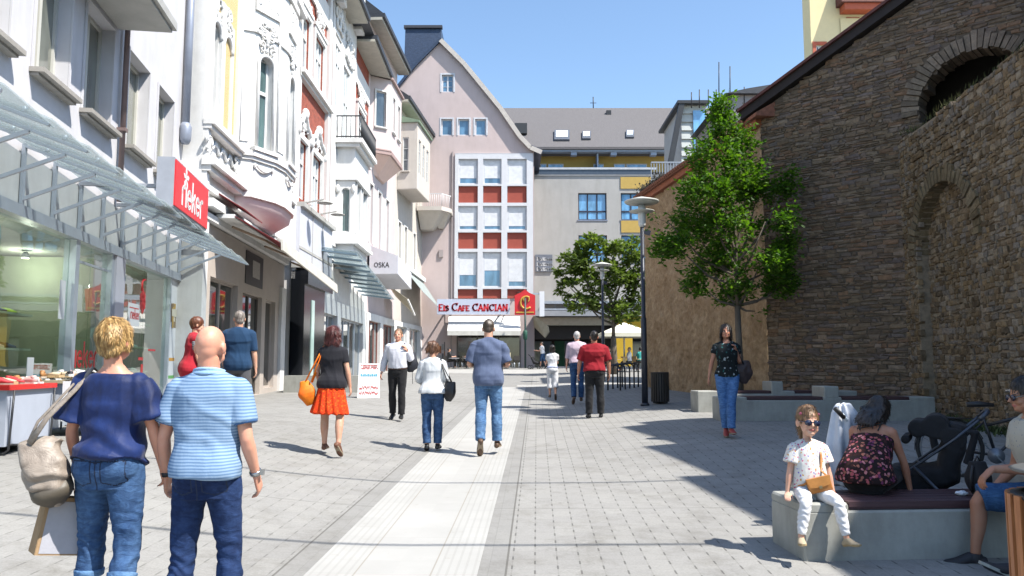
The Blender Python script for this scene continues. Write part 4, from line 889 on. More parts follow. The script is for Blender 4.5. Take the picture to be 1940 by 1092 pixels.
# corner balcony between the cream house and the gable wall
cb = Fac((-7.05, 58.5), (-4.55, 58.5)); zb = at(825, 403, 58.5)[2]
mb = MB(); mb.prism([(-7.05, 57.6, zb), (-5.2, 57.6, zb), (-4.55, 58.6, zb), (-4.55, 59.99, zb), (-7.05, 59.99, zb)], (0, 0, .3))
mb.hexa([(-6.9, 59.0, zb - 1.2), (-6.0, 59.0, zb - 1.2), (-6.0, 59.99, zb - 1.2), (-6.9, 59.99, zb - 1.2), (-7.0, 57.8, zb), (-5.2, 57.8, zb), (-4.7, 59.99, zb), (-7.0, 59.99, zb)]); mb.hexa([(-5.6, 59.6, zb - 1.0), (-5.2, 59.6, zb - 1.0), (-5.2, 59.99, zb - 1.0), (-5.6, 59.99, zb - 1.0), (-6.0, 58.4, zb), (-4.7, 58.7, zb), (-4.7, 59.98, zb), (-6.0, 59.98, zb)])
mb.build('balcony', M('plaster_cream'  , (.70, .64, .57), .85), gb)
mb = MB()
for i in range(14):
    x = -7.0 + i * .14; mb.tube([(x, 57.65, zb + .3), (x, 57.65, zb + 1.25)], .02, 5)
mb.beam((-7.05, 57.65, zb + 1.25), (-5.2, 57.65, zb + 1.25), .05, .06); mb.beam((-5.2, 57.65, zb + 1.25), (-4.6, 58.6, zb + 1.25), .05, .06)
for i in range(6): mb.tube([(-5.2 + .1 * i, 57.65 + .16 * i, zb + .3), (-5.2 + .1 * i, 57.65 + .16 * i, zb + 1.25)], .02, 5)
mb.build('balcony_railing', M('rail_white', (.7, .68, .68), .5), gb)
mb = MB(); G.box(mb, gu(857) - .06, gu(857) + .02, 1.5, ze, .01, .12); G.box(mb, gu(832), gu(840), gzz(488), gzz(474), .003, .12); mb.build('downpipe', M('pipe_rose', (.40, .34, .33), .6), gb)

# ---- grey building over the passage
YD = 66.0; Y = Fac((-6, YD), (20, YD)); yu = lambda px, py=450: at(px, py, YD)[0] + 6; yz = lambda py: at(970, py, YD)[2]
yb = thing('building', 'grey office building with yellow panels bridging a dark passage', 'building')
gre = M('render_grey', (.42, .41, .39), .9, .07, .8, .3, 20, .02, dirt=.12); yel = M('panel_yellow', (.50, .34, .09), .8, .05); yel2 = M('panel_mustard', (.50, .32, .02), .8, .05)
WY = [(yu(1096), yu(1150), yz(417), yz(366)), (yu(1177), yu(1236), yz(417), yz(366)), (yu(1096), yu(1150), yz(497), yz(446)), (yu(1177), yu(1236), yz(497), yz(446)), (yu(1250), yu(1290), yz(417), yz(366))]
mb = MB(); Y.wall(mb, yu(985), yu(1420), yz(590), yz(333), WY, .3); Y.box(mb, yu(985), yu(985) + .3, 1.5, yz(290), -12, -.01); mb.build('wall', gre, yb)
sky_p = mat_pane('pane_sky', (.10, .24, .40), .05); dkf = M('frame_navy', (.03, .035, .06), .5)
for w in WY: window(Y, yb, *w, rev=.25, fr=.09, nv=3, trans=w[2] + .75, fm=dkf, pm=sky_p, sill=M('sill_blue', (.28, .32, .42), .6), sillp=.06)
for a, b, c, d in ((1177, 1236, 358, 336), (1177, 1236, 441, 418), (1250, 1292, 358, 336)): mb = MB(); Y.box(mb, yu(a), yu(b), yz(c), yz(d), .002, .06); mb.build('yellow_panel', yel, yb)
mb = MB(); Y.box(mb, yu(985), yu(1400), yz(320), yz(290), -1.3, -1.1); mb.build('loggia_wall', yel2 if False else yel, yb)
mb = MB(); Y.box(mb, yu(985), yu(1400), yz(333) - .001, yz(332), -3.2, .1); Y.box(mb, yu(985), yu(1245), yz(322), yz(318), -.05, .12); mb.build('parapet', M('parapet_pale', (.5, .52, .55), .6), yb)
mb = MB(); Y.box(mb, yu(985), yu(1236), yz(331), yz(322), .0, .06); mb.build('parapet_glass', M('glass_slate', (.07, .09, .12), .25), yb)
for a, b in ((1025, 1037), (1040, 1070), (1128, 1148), (1168, 1190), (1192, 1232)):
    ww = (yu(a), yu(b), yz(319), yz(305)); window(Y, yb, *ww, rev=.02, n=-1.07, fr=.08, nv=1, fm=gfr, pm=sky_p)
mb = MB()
for p in (1088, 1164, 1240): Y.box(mb, yu(p) - .25, yu(p) + .25, yz(296), yz(288), -.3, .35)
Y.box(mb, yu(985), yu(1420), yz(290), yz(287), -.3, .45); Y.box(mb, yu(1134) - .06, yu(1134) + .06, yz(320), yz(290), -1.1, 0); mb.build('eave_beam', M('eave_blue', (.30, .37, .47), .6), yb)
# roof
tile = M('roof_tile_brown', (.15, .14, .14), .9, .5, 22, .6, 9, .05, stretch=(1, 1, 1.5)); zt0 = yz(287) + .02; rt = at(970, 205, 74); 
mb = MB(); xa, xb = at(930, 240, 68)[0], at(1420, 240, 68)[0]
mb.hexa([(xa, YD - .6, zt0), (xb, YD - .6, zt0), (xb, 74, rt[2] - .3), (xa, 74, rt[2] - .3), (xa, YD - .6, zt0 + .2), (xb, YD - .6, zt0 + .2), (xb, 74, rt[2]), (xa, 74, rt[2])]); mb.hexa([(xa, 74, rt[2] - .3), (xb, 74, rt[2] - .3), (xb, 82, zt0), (xa, 82, zt0), (xa, 74, rt[2]), (xb, 74, rt[2]), (xb, 82, zt0 + .2), (xa, 82, zt0 + .2)])
rfo = mb.build('roof', tile, yb); sl = Vector((0, 74 - (YD - .6), rt[2] - zt0 - .2)).normalized(); nr = Vector((0, -sl.z, sl.y))
def on_roof(px, py):
    a, b = ray(px, py); A = (rt[2] - zt0 - .2) / (74 - (YD - .6)); d = (zt0 + .2 - A * (YD - .6) - EYE) / (b - A); return Vector((a * d, d, EYE + b * d))
for (p0, p1, q0, q1) in ((1050, 1079, 268, 250), (1103, 1119, 266, 252), (1186, 1201, 263, 250)):
    A_ = on_roof(p0, q0); B_ = on_roof(p1, q0); C_ = on_roof(p1, q1); D_ = on_roof(p0, q1)
    mb = MB(); mb.prism([A_, B_, C_, D_], nr * .18); sk = mb.build('skylight', M('skylight_frame', (.10, .11, .13), .5), yb)
    k = lambda P: P + ((A_ + C_) / 2 - P) * .22 + nr * .19
    mb = MB(); mb.prism([k(A_) + sl * .25, k(B_) + sl * .25, k(C_), k(D_)], nr * .03); mb.build('pane', M('skylight_glass', (.7, .75, .8), .1, .02), sk)
c_ = on_roof(1010, 250); mb = MB(); mb.box(at(975, 250, 69)[0], at(998, 250, 69)[0], 67.5, 71, at(970, 262, 69)[2], at(970, 243, 69)[2]); mb.build('dormer', M('dormer_dark', (.04, .045, .05), .6), yb)
mb = MB(); e = at(1124, 205, 74); mb.tube([(e[0], 74, e[2] - .1), (e[0], 74, e[2] + 1.1)], .05, 6); mb.tube([(e[0] - .3, 74, e[2] + .5), (e[0] + .3, 74, e[2] + .5)], .03, 6); e = on_roof(1155, 218); mb.box(e[0] - .3, e[0] + .15, e[1], e[1] + .4, e[2], e[2] + .45); mb.build('roof_vent', iron, yb)
sb = thing('wall_sign', 'grey board with three white lines of writing on the grey wall', 'sign')
mb = MB(); Y.box(mb, yu(1014), yu(1046), yz(515), yz(483), .002, .12); mb.build('board', M('board_grey', (.16, .18, .22), .6), sb)
mb = MB()
for q in (494, 504, 513): strokes(mb, 'Parkhaus', Y.P(yu(1017), yz(q), .12), (1, 0, 0), (0, 0, 1), Vector((0, -1, 0)), .26, .05, .01, gap=.08)
mb.build('lettering', M('letter_white'  , (.85, .85, .84), .4), sb)
# passage underneath
mb = MB(); Y.box(mb, yu(1000), yu(1420), yz(600), yz(590), -8, .8); mb.build('ledge', M('ledge_grey', (.30, .32, .35), .7), yb)
mb = MB(); Y.box(mb, yu(1028), yu(1420), yz(577), yz(572), .0, .7); Y.box(mb, yu(1028), yu(1420), yz(589), yz(586), .0, .75)
for i in range(18): Y.box(mb, yu(1030) + i * .9, yu(1030) + i * .9 + .05, yz(586), yz(577), .3, .35)
mb.build('ledge_rail', M('rail_steel', (.33, .38, .44), .5), yb)
mb = MB(); Y.box(mb, yu(1018), yu(1420), yz(616), yz(602), -.4, .3); mb.build('beam', M('beam_tan', (.36, .32, .24), .8), yb)
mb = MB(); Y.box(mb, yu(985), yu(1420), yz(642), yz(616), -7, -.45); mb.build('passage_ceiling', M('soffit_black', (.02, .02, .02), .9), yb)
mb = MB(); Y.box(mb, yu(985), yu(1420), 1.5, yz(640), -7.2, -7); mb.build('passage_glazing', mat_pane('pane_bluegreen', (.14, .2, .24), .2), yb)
mb = MB()
for p, w_, c_i in ((1003, .6, 0), (1030, .9, 1), (1052, .25, 0), (1058, .9, 2), (1080, .5, 1), (1100, .3, 0), (1125, .9, 0)): Y.box(mb, yu(p), yu(p) + w_, 1.5, yz(640), -6.99, -6.8, c_i)
mb.build('passage_posters', [M('poster_dark', (.05, .05, .05), .6), M('poster_blue', (.25, .36, .5), .5), M('poster_green', (.04, .22, .14), .5)], yb)
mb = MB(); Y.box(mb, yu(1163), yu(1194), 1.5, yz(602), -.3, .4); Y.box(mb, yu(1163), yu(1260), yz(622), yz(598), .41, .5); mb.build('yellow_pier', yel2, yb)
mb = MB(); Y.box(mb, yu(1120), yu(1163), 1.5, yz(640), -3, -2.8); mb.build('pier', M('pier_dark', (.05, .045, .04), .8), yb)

# clapboard dormer house seen over the rendered wall
cl = thing('building', 'small white clapboard building with dark roof edge behind the rendered wall', 'building')
x0 = at(1292, 250, 52)[0]; x1 = at(1345, 250, 52)[0]; zt = at(1300, 200, 52)[2]
mb = MB()
for i in range(26):
    z = 4 + (zt - 4) * i / 26; mb.hexa([(x0 - .3 + .3 * i / 26, 51.9, z), (x1 - .2, 51.9, z), (x1 - .2, 58, z), (x0 - .3 + .3 * i / 26, 58, z), (x0 - .3 + .3 * i / 26, 52.02, z + (zt - 4) / 26), (x1 - .2, 52.02, z + (zt - 4) / 26), (x1 - .2, 58, z + (zt - 4) / 26), (x0 - .3 + .3 * i / 26, 58, z + (zt - 4) / 26)])
mb.build('wall', M('clapboard', (.45, .47, .45), .7, .1), cl)
mb = MB(); mb.box(x0 - .35, x1 - .1, 51.5, 58.5, zt, zt + .2); mb.beam((x0 - .05, 51.7, zt), (x0 - .9, 51.7, at(1284, 312, 51.7)[2]), .35, .3); mb.build('roof', iron, cl)
mb = MB(); mb.box(x0 + .75, x0 + 1.6, 51.85, 51.95, zt - 3, zt - .4); mb.build('pane', sky_p, cl)
bal = thing('railing', 'dark balcony railing between the grey building and the rendered wall', 'railing')
mb = MB(); xa_ = at(1234, 330, 50)[0]; xb_ = at(1292, 330, 50)[0]; za_ = at(1250, 372, 50)[2]; zc_ = at(1250, 308, 50)[2]
for i in range(12): mb.beam((xa_ + (xb_ - xa_) * i / 11, 50, za_), (xa_ + (xb_ - xa_) * i / 11, 50, zc_), .05, .05)
mb.beam((xa_, 50, zc_), (xb_, 50, zc_), .08, .08); mb.build('bars', M('bars_grey', (.30, .33, .38), .5), bal)
mb = MB(); mb.box(xa_, xb_, 50.1, 52, 3, za_); mb.build('terrace_wall', gre, bal)
# yellow castle-like house high up on the right
KD = 62.0; kb = thing('building', 'tall yellow house with orange window frames rising behind the stone wall', 'building')
kx0 = at(1536, 60, KD)[0]; K_ = Fac((kx0, KD), (kx0 + 20, KD)); ku = lambda px, py: at(px, py, KD)[0] - kx0; kz = lambda py: at(970, py, KD)[2]
kw = [(ku(1546, 95), ku(1560, 95), kz(112), kz(86)), (ku(1610, 50), ku(1622, 50), kz(62), kz(40)), (ku(1666, 12), ku(1690, 12), kz(28), kz(0)), (ku(1666, 12), ku(1690, 12), kz(-60), kz(-90))]
mb = MB(); K_.wall(mb, 0, 20, 2, kz(-130), kw, .3); K_.box(mb, 0.06, 20, 2, kz(-130), -1.6, -1); K_.box(mb, 0, .05, 2, kz(-130), -1.6, -.002); mb.build('wall', M('plaster_yellow', (.86, .70, .40), .9, .04, 2, .2, 30), kb)
org = M('frame_orange', (.50, .11, .05), .6)
for w in kw: window(K_, kb, *w, rev=.2, fr=.12, nv=2, bars=1, casing=.28, cm=org, proj=.08)
mb = MB(); K_.box(mb, ku(1592, 60), 20, 2, kz(36), .01, .12); mb.build('wall_offset', MATS['plaster_yellow'], kb)
mb = MB(); K_.box(mb, ku(1590, 10), ku(1660, 10), kz(28), kz(14), .0, 1.0); mb.build('eave', org, kb)
mb = MB(); mb.prism([K_.P(ku(1583, 10), kz(16), 1.2), K_.P(ku(1583, 10), kz(14), 1.2), K_.P(ku(1583, 10), kz(-40), 0), K_.P(ku(1583, 10), kz(16), 0)], Vector(K_.P(5, 0, 0)) - Vector(K_.P(0, 0, 0))); mb.build('roof', M('roof_redbrown', (.14, .05, .04), .8, .3, 8), kb)
# ================================================================= old walls on the right
def stone_wall(mb, F, u0, u1, z0, z1, rowh, sw, cols, prot=.03, inside=None, n=0, seed=1, gap=.006, jit=.5, mi=0, thick=.09):
    rnd = random.Random(seed); z = z0(0) if callable(z0) else z0; zt = z1
    while z < zt:
        h = rnd.uniform(*rowh); u = u0 - rnd.random() * sw[1] * .5
        wob = rnd.uniform(0, 10)
        while u < u1:
            w = rnd.uniform(*sw); a, b = max(u, u0), min(u + w, u1); u += w
            if b - a < .03: continue
            hh = h * rnd.uniform(.86, 1.04); c = (a + b) / 2; zz = z + .03 * noise.noise((c * .5, wob * .1, z * .3)) + .012 * noise.noise((c * 2.1, z, 3))
            nn = inside(c, zz + hh / 2) if inside else n
            if nn is None: continue
            ztop = zz + hh - gap
            p = rnd.uniform(0, prot) ; cc = rnd.choice(cols); k = rnd.uniform(.74, 1.04); cc = (cc[0] * k, cc[1] * k, cc[2] * k)
            j = lambda: rnd.uniform(-.012, .012) * jit * 2
            g = gap
            f = [(a + g + j(), zz + j()), (b - g + j(), zz + j()), (b - g + j(), ztop + j()), (a + g + j(), ztop + j())]
            ins = min(.02, (b - a) * .15, hh * .2); m = [(c + (x - c) * (1 - ins / max(.02, (b - a) / 2)), (zz + hh / 2) + (y - zz - hh / 2) * (1 - ins / max(.02, hh / 2))) for x, y in f]
            vs = [F.P(x, y, nn - thick) for x, y in f] + [F.P(x, y, nn + p * .5 - .002) for x, y in f] + [F.P(x, y, nn + p + .006 + j() * .25) for x, y in m]
            mb.add(vs, [(0, 1, 5, 4), (1, 2, 6, 5), (2, 3, 7, 6), (3, 0, 4, 7), (4, 5, 9, 8), (5, 6, 10, 9), (6, 7, 11, 10), (7, 4, 8, 11), (8, 9, 10, 11)], mi, cc)
        z += h
R1 = Fac((4.78, 28.2), (6.12, 19.0)); R2 = Fac((6.12, 19.0), (8.4, 16.8)); R3 = Fac((8.4, 16.8), (7.95, 11.8))
# rendered wall, warm rough plaster
rw = thing('garden_wall', 'tall rough tan rendered wall with a terracotta tiled top', 'wall')
rough, n_, l_, b_ = nt('rough_render'); v = coords(n_, l_)
t1 = noise_n(n_, l_, v, 1.3, 6, .7); r1 = ramp(n_, [(.3, (.36, .24, .135)), (.55, (.50, .355, .215)), (.75, (.60, .45, .29))]); l_.new(t1.outputs['Fac'], r1.inputs[0])
t2 = noise_n(n_, l_, coords(n_, l_, 'Object', (1, 1, .8)), 9, 8, .8); r2 = ramp(n_, [(.3, (.62, .59, .56)), (.62, (1.1, 1.1, 1.1))]); l_.new(t2.outputs['Fac'], r2.inputs[0])
l_.new(mixc(n_, l_, 1.0, r1.outputs[0], r2.outputs[0], 'MULTIPLY'), b_.inputs['Base Color']); b_.inputs['Roughness'].default_value = .95; b_.inputs['Specular IOR Level'].default_value = .15
bump_n(n_, l_, t2.outputs['Fac'], 1.0, .05, b_)
mb = MB(); NU, NZ = 150, 150; zt = 7.62; vs = []
for j in range(NZ + 1):
    for i in range(NU + 1):
        u = R1.L * i / NU; z = .5 + (zt - .5) * j / NZ; q = R1.P(u, z, 0); d = .07 * noise.noise((q[1] * .8, q[2] * .8, 0)) + .06 * noise.noise((q[1] * 4, q[2] * 3, 2)) + .045 * noise.noise((q[1] * 11, q[2] * 9, 5))
        if i in (0, NU): d *= .4
        vs.append(R1.P(u, z, d))
mb.add(vs, [(j * (NU + 1) + i, j * (NU + 1) + i + 1, (j + 1) * (NU + 1) + i + 1, (j + 1) * (NU + 1) + i) for j in range(NZ) for i in range(NU)], smooth=True)
R1.box(mb, 0, .25, .5, zt, -6, -.05); R1.box(mb, 0, R1.L, zt - .1, zt, -6, -.1)
mb.build('wall', rough, rw)
terr = M('terracotta', (.30, .12, .07), .85, .35, 12, .4, 30)
mb = MB(); R1.box(mb, -.1, R1.L + .02, zt - .12, zt + .06, -.4, .14); mb.build('soffit', M('soffit_rust', (.34, .11, .05), .8, .2), rw)
mb = MB(); mb.prism([R1.P(-.35, zt + .06, .24), R1.P(-.35, zt + .14, .25), R1.P(-.35, zt + 1.9, -2.8), R1.P(-.35, zt + .06, -2.8)], Vector(R1.P(R1.L + .3, 0, 0)) - Vector(R1.P(-.35, 0, 0)))
for i in range(52): mb.tube([R1.P(-.3 + i * .18, zt + .12, .29), R1.P(-.3 + i * .18, zt + 1.1, -1.3)], .06, 7)
mb.build('roof_tiles', terr, rw)
# stone gable wall
gabz = lambda u: 7.95 + .455 * u
AC, AZ, AR_ = 4.70, 7.0, 1.12                 # big dark arch
sw_ = thing('stone_wall', 'dark slate rubble gable wall with a large black arched opening', 'wall')
gcols = [(.200, .142, .092), (.215, .16, .105), (.17, .128, .088), (.24, .18, .12), (.2, .155, .118), (.235, .15, .092), (.18, .145, .12), (.26, .20, .142)]
def in2(u, z):
    if z > gabz(u) - .08: return None
    d = math.hypot(u - AC, z - AZ)
    if (d < AR_ + .34 and z > AZ) or (abs(u - AC) < AR_ and 4.6 < z <= AZ): return None
    if 3.25 < u < 3.58 and 2 < z < 6.2: return -.02
    return 0
def cap2(u): return gabz(u)
mb = MB(); stone_wall(mb, R2, 0, 8.2, .5, 12.2, (.035, .10), (.07, .36), gcols, .010, in2, seed=4, gap=.006, jit=1.1)
# voussoirs
rnd = random.Random(9)
for i in range(34):
    a0 = math.pi * i / 34 - .02; a1 = math.pi * (i + 1) / 34 - .035; r0, r1 = AR_ + rnd.uniform(-.03, .02), AR_ + rnd.uniform(.26, .40)
    k = rnd.uniform(.8, 1.4); c = (.19 * k, .155 * k, .115 * k); p = rnd.uniform(0, .05)
    f = [(AC - r0 * math.cos(a0), AZ + r0 * math.sin(a0)), (AC - r0 * math.cos(a1), AZ + r0 * math.sin(a1)), (AC - r1 * math.cos(a1), AZ + r1 * math.sin(a1)), (AC - r1 * math.cos(a0), AZ + r1 * math.sin(a0))]
    mb.add([R2.P(x, y, -.5) for x, y in f] + [R2.P(x, y, p + .02) for x, y in f], [(4, 5, 6, 7), (0, 1, 5, 4), (1, 2, 6, 5), (2, 3, 7, 6), (3, 0, 4, 7)], 0, c)
mb.build('masonry', mat_attr('stone_dark', .92, .6, 26, .02, (1.15, 1.1, 1.15)), sw_)
mb = MB(); us = [i * .2 for i in range(42)]
mort = M('mortar_dark', (.135, .104, .075), .95, .3, 10, .5, 40)
for a, b in zip(us, us[1:]):
    c = (a + b) / 2; d = abs(c - AC); zt_ = gabz(a) - .06; zu = gabz(b) - .06
    segs = [(.4, zt_)]
    if d < AR_: segs = [(.4, 4.5), (AZ + math.sqrt(AR_ ** 2 - d * d), zt_)]
    for lo, hi in segs: mb.hexa([R2.P(a, lo, -.012), R2.P(b, lo, -.012), R2.P(b, lo, -.55), R2.P(a, lo, -.55), R2.P(a, hi, -.012), R2.P(b, hi + (zu - zt_ if hi == zt_ else 0), -.012), R2.P(b, hi + (zu - zt_ if hi == zt_ else 0), -.55), R2.P(a, hi, -.55)])
mb.build('core', mort, sw_)
mb = MB(); mb.prism([R2.P(-.45, gabz(-.45) - .02, .16), R2.P(8.3, gabz(8.3) - .02, .16), R2.P(8.3, gabz(8.3) + .2, .16), R2.P(-.45, gabz(-.45) + .2, .16)], Vector(R2.P(0, 0, -.6)) - Vector(R2.P(0, 0, 0)))
mb.build('verge_board', M('board_black', (.03, .022, .02), .8), sw_)
mb = MB(); mb.prism([R2.P(-.5, gabz(-.5) + .2, .24), R2.P(8.3, gabz(8.3) + .2, .24), R2.P(8.3, gabz(8.3) + .27, .24), R2.P(-.5, gabz(-.5) + .27, .24)], Vector(R2.P(0, 0, -9)) - Vector(R2.P(0, 0, 0))); mb.build('roof', M('roof_redbrown', (.14, .05, .04), .8, .3, 8), sw_)
mb = MB(); R2.box(mb, 0.02, .3, .4, 7.8, -6, -.56); R2.box(mb, 3.3, 6.1, 3.5, 8.6, -1.7, -1.6); R2.box(mb, 3.3, 3.4, 3.5, 8.6, -1.6, -.56); R2.box(mb, 6.0, 6.1, 3.5, 8.6, -1.6, -.56); R2.box(mb, 3.4, 6.0, 8.5, 8.6, -1.6, -.56); mb.build('inner_wall', M('inner_painted_shade', (.03, .028, .025), .95), sw_)  # near-black box behind the arch, the opening's shade put into its colour
# nearer rubble wall with a blind arch
nw = thing('stone_wall', 'brown rubble wall with a blind arch and weeds along its foot', 'wall')
ncols = [(.32, .235, .15), (.28, .20, .12), (.35, .275, .19), (.24, .175, .11), (.30, .25, .20), (.33, .235, .135), (.26, .22, .18), (.38, .31, .23), (.19, .14, .09)]
BC, BZ, BR = 1.86, 3.9, 1.26
def in3(u, z):
    top_ = 6.42 + .035 * u + .10 * noise.noise((u * 1.7, 0, 0)) + .05 * noise.noise((u * 6, 1, 0))
    if z > top_: return None
    d = math.hypot(u - BC, z - BZ)
    if (z > BZ and d < BR) or (z <= BZ and abs(u - BC) < BR): return -.24
    return 0
mb = MB(); stone_wall(mb, R3, -.05, 12.6, .4, 6.7, (.045, .13), (.05, .22), ncols, .018, in3, seed=11, gap=.008, jit=1.0)
for i in range(30):
    a0 = math.pi * i / 30 + .01; a1 = math.pi * (i + 1) / 30 - .015; r0, r1 = BR - .01, BR + rnd.uniform(.2, .34); k = rnd.uniform(.75, 1.15); p = rnd.uniform(.0, .03)
    f = [(BC - r0 * math.cos(a0), BZ + r0 * math.sin(a0)), (BC - r0 * math.cos(a1), BZ + r0 * math.sin(a1)), (BC - r1 * math.cos(a1), BZ + r1 * math.sin(a1)), (BC - r1 * math.cos(a0), BZ + r1 * math.sin(a0))]
    mb.add([R3.P(x, y, -.34) for x, y in f] + [R3.P(x, y, p + .03) for x, y in f], [(4, 5, 6, 7), (0, 1, 5, 4), (1, 2, 6, 5), (2, 3, 7, 6), (3, 0, 4, 7)], 0, (.24 * k, .19 * k, .12 * k))
mb.build('masonry', mat_attr('stone_brown', .92, .8, 22, .03, (.78, .74, .66)), nw)
m3 = M('mortar_brown', (.30, .235, .165), .95, .3, 10, .6, 30)
mb = MB(); R3.box(mb, -.05, 12.6, .3, 6.5, -1.1, -.255)
for a, b, lo, hi in ((-.05, BC - BR, .3, 6.5), (BC + BR, 12.6, .3, 6.5)): R3.box(mb, a, b, lo, hi, -.42, -.014)
for i in range(16):
    t0, t1 = math.pi * i / 16, math.pi * (i + 1) / 16; a, b = BC - BR * math.cos(t0), BC - BR * math.cos(t1); zA, zB = BZ + BR * math.sin(t0), BZ + BR * math.sin(t1)
    mb.hexa([R3.P(a, zA, -.05), R3.P(b, zB, -.05), R3.P(b, zB, -.42), R3.P(a, zA, -.42), R3.P(a, 6.5, -.05), R3.P(b, 6.5, -.05), R3.P(b, 6.5, -.42), R3.P(a, 6.5, -.42)])
mb.build('core', m3, nw)
rnd = random.Random(3); mb = MB()
for i in range(700):
    u = rnd.uniform(0, 5.5); q = Vector(R3.P(u, 6.55 + .1 * noise.noise((u * 1.7, 0, 0)), rnd.uniform(-.5, .03))); h = rnd.uniform(.04, .16); d = Vector((rnd.uniform(-1, 1), rnd.uniform(-1, 1), 0)) * .03
    mb.add([q - d * .4, q + d * .4, q + Vector((rnd.uniform(-.05, .05), rnd.uniform(-.05, .05), h))], [(0, 1, 2)])
mb.build('moss', M('moss', (.07, .075, .02), .9, .4, 20), nw)
# grass and weeds along the foot of the walls
mb = MB()
def tufts(mb, pts, n, h0, h1, seed):
    rnd = random.Random(seed)
    for i in range(n):
        t = rnd.random(); k = rnd.randrange(len(pts) - 1); a, b = pts[k], pts[k + 1]; x = a[0] + (b[0] - a[0]) * t + rnd.gauss(0, .1); y = a[1] + (b[1] - a[1]) * t + rnd.gauss(0, .1)
        z = gz(x, y); h = rnd.uniform(h0, h1) * (.4 + .9 * abs(noise.noise((x * 1.3, y * 1.3, 0)))) ; w = rnd.uniform(.006, .02); an = rnd.random() * 6.28; dx, dy = math.cos(an), math.sin(an)
        mb.add([(x - dx * w, y - dy * w, z), (x + dx * w, y + dy * w, z), (x + dx * w * .6 + dy * h * .2, y + dy * w * .6, z + h * .6), (x + dy * h * .5, y - dx * h * .4, z + h)], [(0, 1, 2), (0, 2, 3)])
tufts(mb, [R3.P(-.1, 0, .12)[:2], R3.P(5.5, 0, .2)[:2]], 1500, .04, .30, 5)
tufts(mb, [R2.P(2.4, 0, .1)[:2], R2.P(3.2, 0, .1)[:2]], 250, .05, .3, 6)
gr = mb.build('grass', M('grass_green', (.05, .075, .02), .8, .4, 6)); tag(gr, 'ragged green weeds growing along the foot of the brown rubble wall', 'grass', kind='stuff')
# houses out of view, their stepped roofline shaped to throw the toothed shade
ob = thing('building', 'unseen plain plastered house range, its saw-toothed roofline shaped to cast the toothed shade', 'building')
mb = MB(); ys = [(12.4, 10.7), (11.74, 10.45), (11.72, 11.3), (8.84, 10.45), (8.82, 11.3), (6.24, 10.45), (6.22, 11.2), (3.6, 10.5), (-12, 10.5)]
for (ya, za), (yb_, zb_) in zip(ys, ys[1:]):
    if ya - yb_ < .03: continue
    mb.hexa([(8.75, yb_, 0), (16, yb_, 0), (16, ya, 0), (8.75, ya, 0), (8.75, yb_, zb_), (16, yb_, zb_), (16, ya, za), (8.75, ya, za)])
mb.build('wall', plaster_lilac, ob)
mb = MB(); mb.prism([(9.05, 16.4, 11.7), (16, 9.5, 11.7), (20, 12, 11.7), (11, 21, 11.7)], (0, 0, 1.6)); mb.build('roof', slate, ob)  # high slab out of view, added to carry the shade farther
mb = MB(); mb.prism([(10.4, 18.0, 4), (16.6, 12.1, 4), (19, 12, 4), (11, 20.5, 4)], (0, 0, 7.69)); mb.build('upper_wall', plaster_lilac, ob)

# climbing dark plants and aerials on the wall top
def spiky(label, pts, n, h, seed, col=(.03, .028, .02)):
    t = thing('climbing_plant', label, 'plant'); mb = MB(); rnd = random.Random(seed)
    for i in range(n):
        k = rnd.random() * (len(pts) - 1); a, b = Vector(pts[int(k)]), Vector(pts[int(k) + 1]); q = a.lerp(b, k - int(k)); d = Vector((rnd.gauss(0, .5), rnd.gauss(0, .5), 1)).normalized(); L = h * rnd.uniform(.4, 1.1)
        q2 = q + d * L; s_ = d.orthogonal().normalized() * .02; mb.add([q - s_, q + s_, q2], [(0, 1, 2)])
        for _ in range(3):
            c = q.lerp(q2, rnd.random()); e = Vector((rnd.gauss(0, 1), rnd.gauss(0, 1), rnd.gauss(0, 1))).normalized() * .08; f = e.orthogonal().normalized() * .035; mb.add([c, c + e * .5 + f, c + e, c + e * .5 - f], [(0, 1, 2, 3)])
    mb.build('twigs', M('twig_dark', col, .9, .3, 20), t); return t
spiky('dry dark creeper along the lower end of the tiled wall top', [R1.P(0, 7.75, .2), R1.P(2.6, 7.75, .2)], 160, .35, 1)
spiky('spiky dark creeper on the tiled wall top beside the stone gable', [R1.P(6.6, 7.78, .2), R1.P(9.2, 7.85, .1)], 120, .45, 2)
ae = thing('aerial', 'thin roof aerials above the young tree', 'aerial'); mb = MB()
for px, p0, p1 in ((1362, 190, 118), (1383, 190, 126), (1325, 205, 170), (1342, 205, 170), (1310, 205, 175), (1410, 200, 165), (1357, 200, 170)):
    a = at(px, p0, 30); b = at(px, p1, 30); mb.tube([a, b], .022, 5)
mb.build('masts', iron, ae)
rb = thing('building', 'low dark-roofed building behind the tiled wall top', 'building'); p0 = at(1385, 185, 30); p1 = at(1440, 178, 30)
mb = MB(); mb.box(p0[0], p0[0] + 1.6, 30, 36, 3, p0[2] + .1); mb.build('wall', M('plaster_dull', (.3, .3, .3), .9), rb); mb = MB(); mb.prism([(p0[0] - .3, 29.8, p0[2] + .1), (p0[0] + 1.8, 29.8, p0[2] + .1), (p0[0] + 1.8, 29.8, p0[2] + .5), (p0[0] + .6, 29.8, p0[2] + .3)], (0, 6, 0)); mb.build('roof', slate, rb)
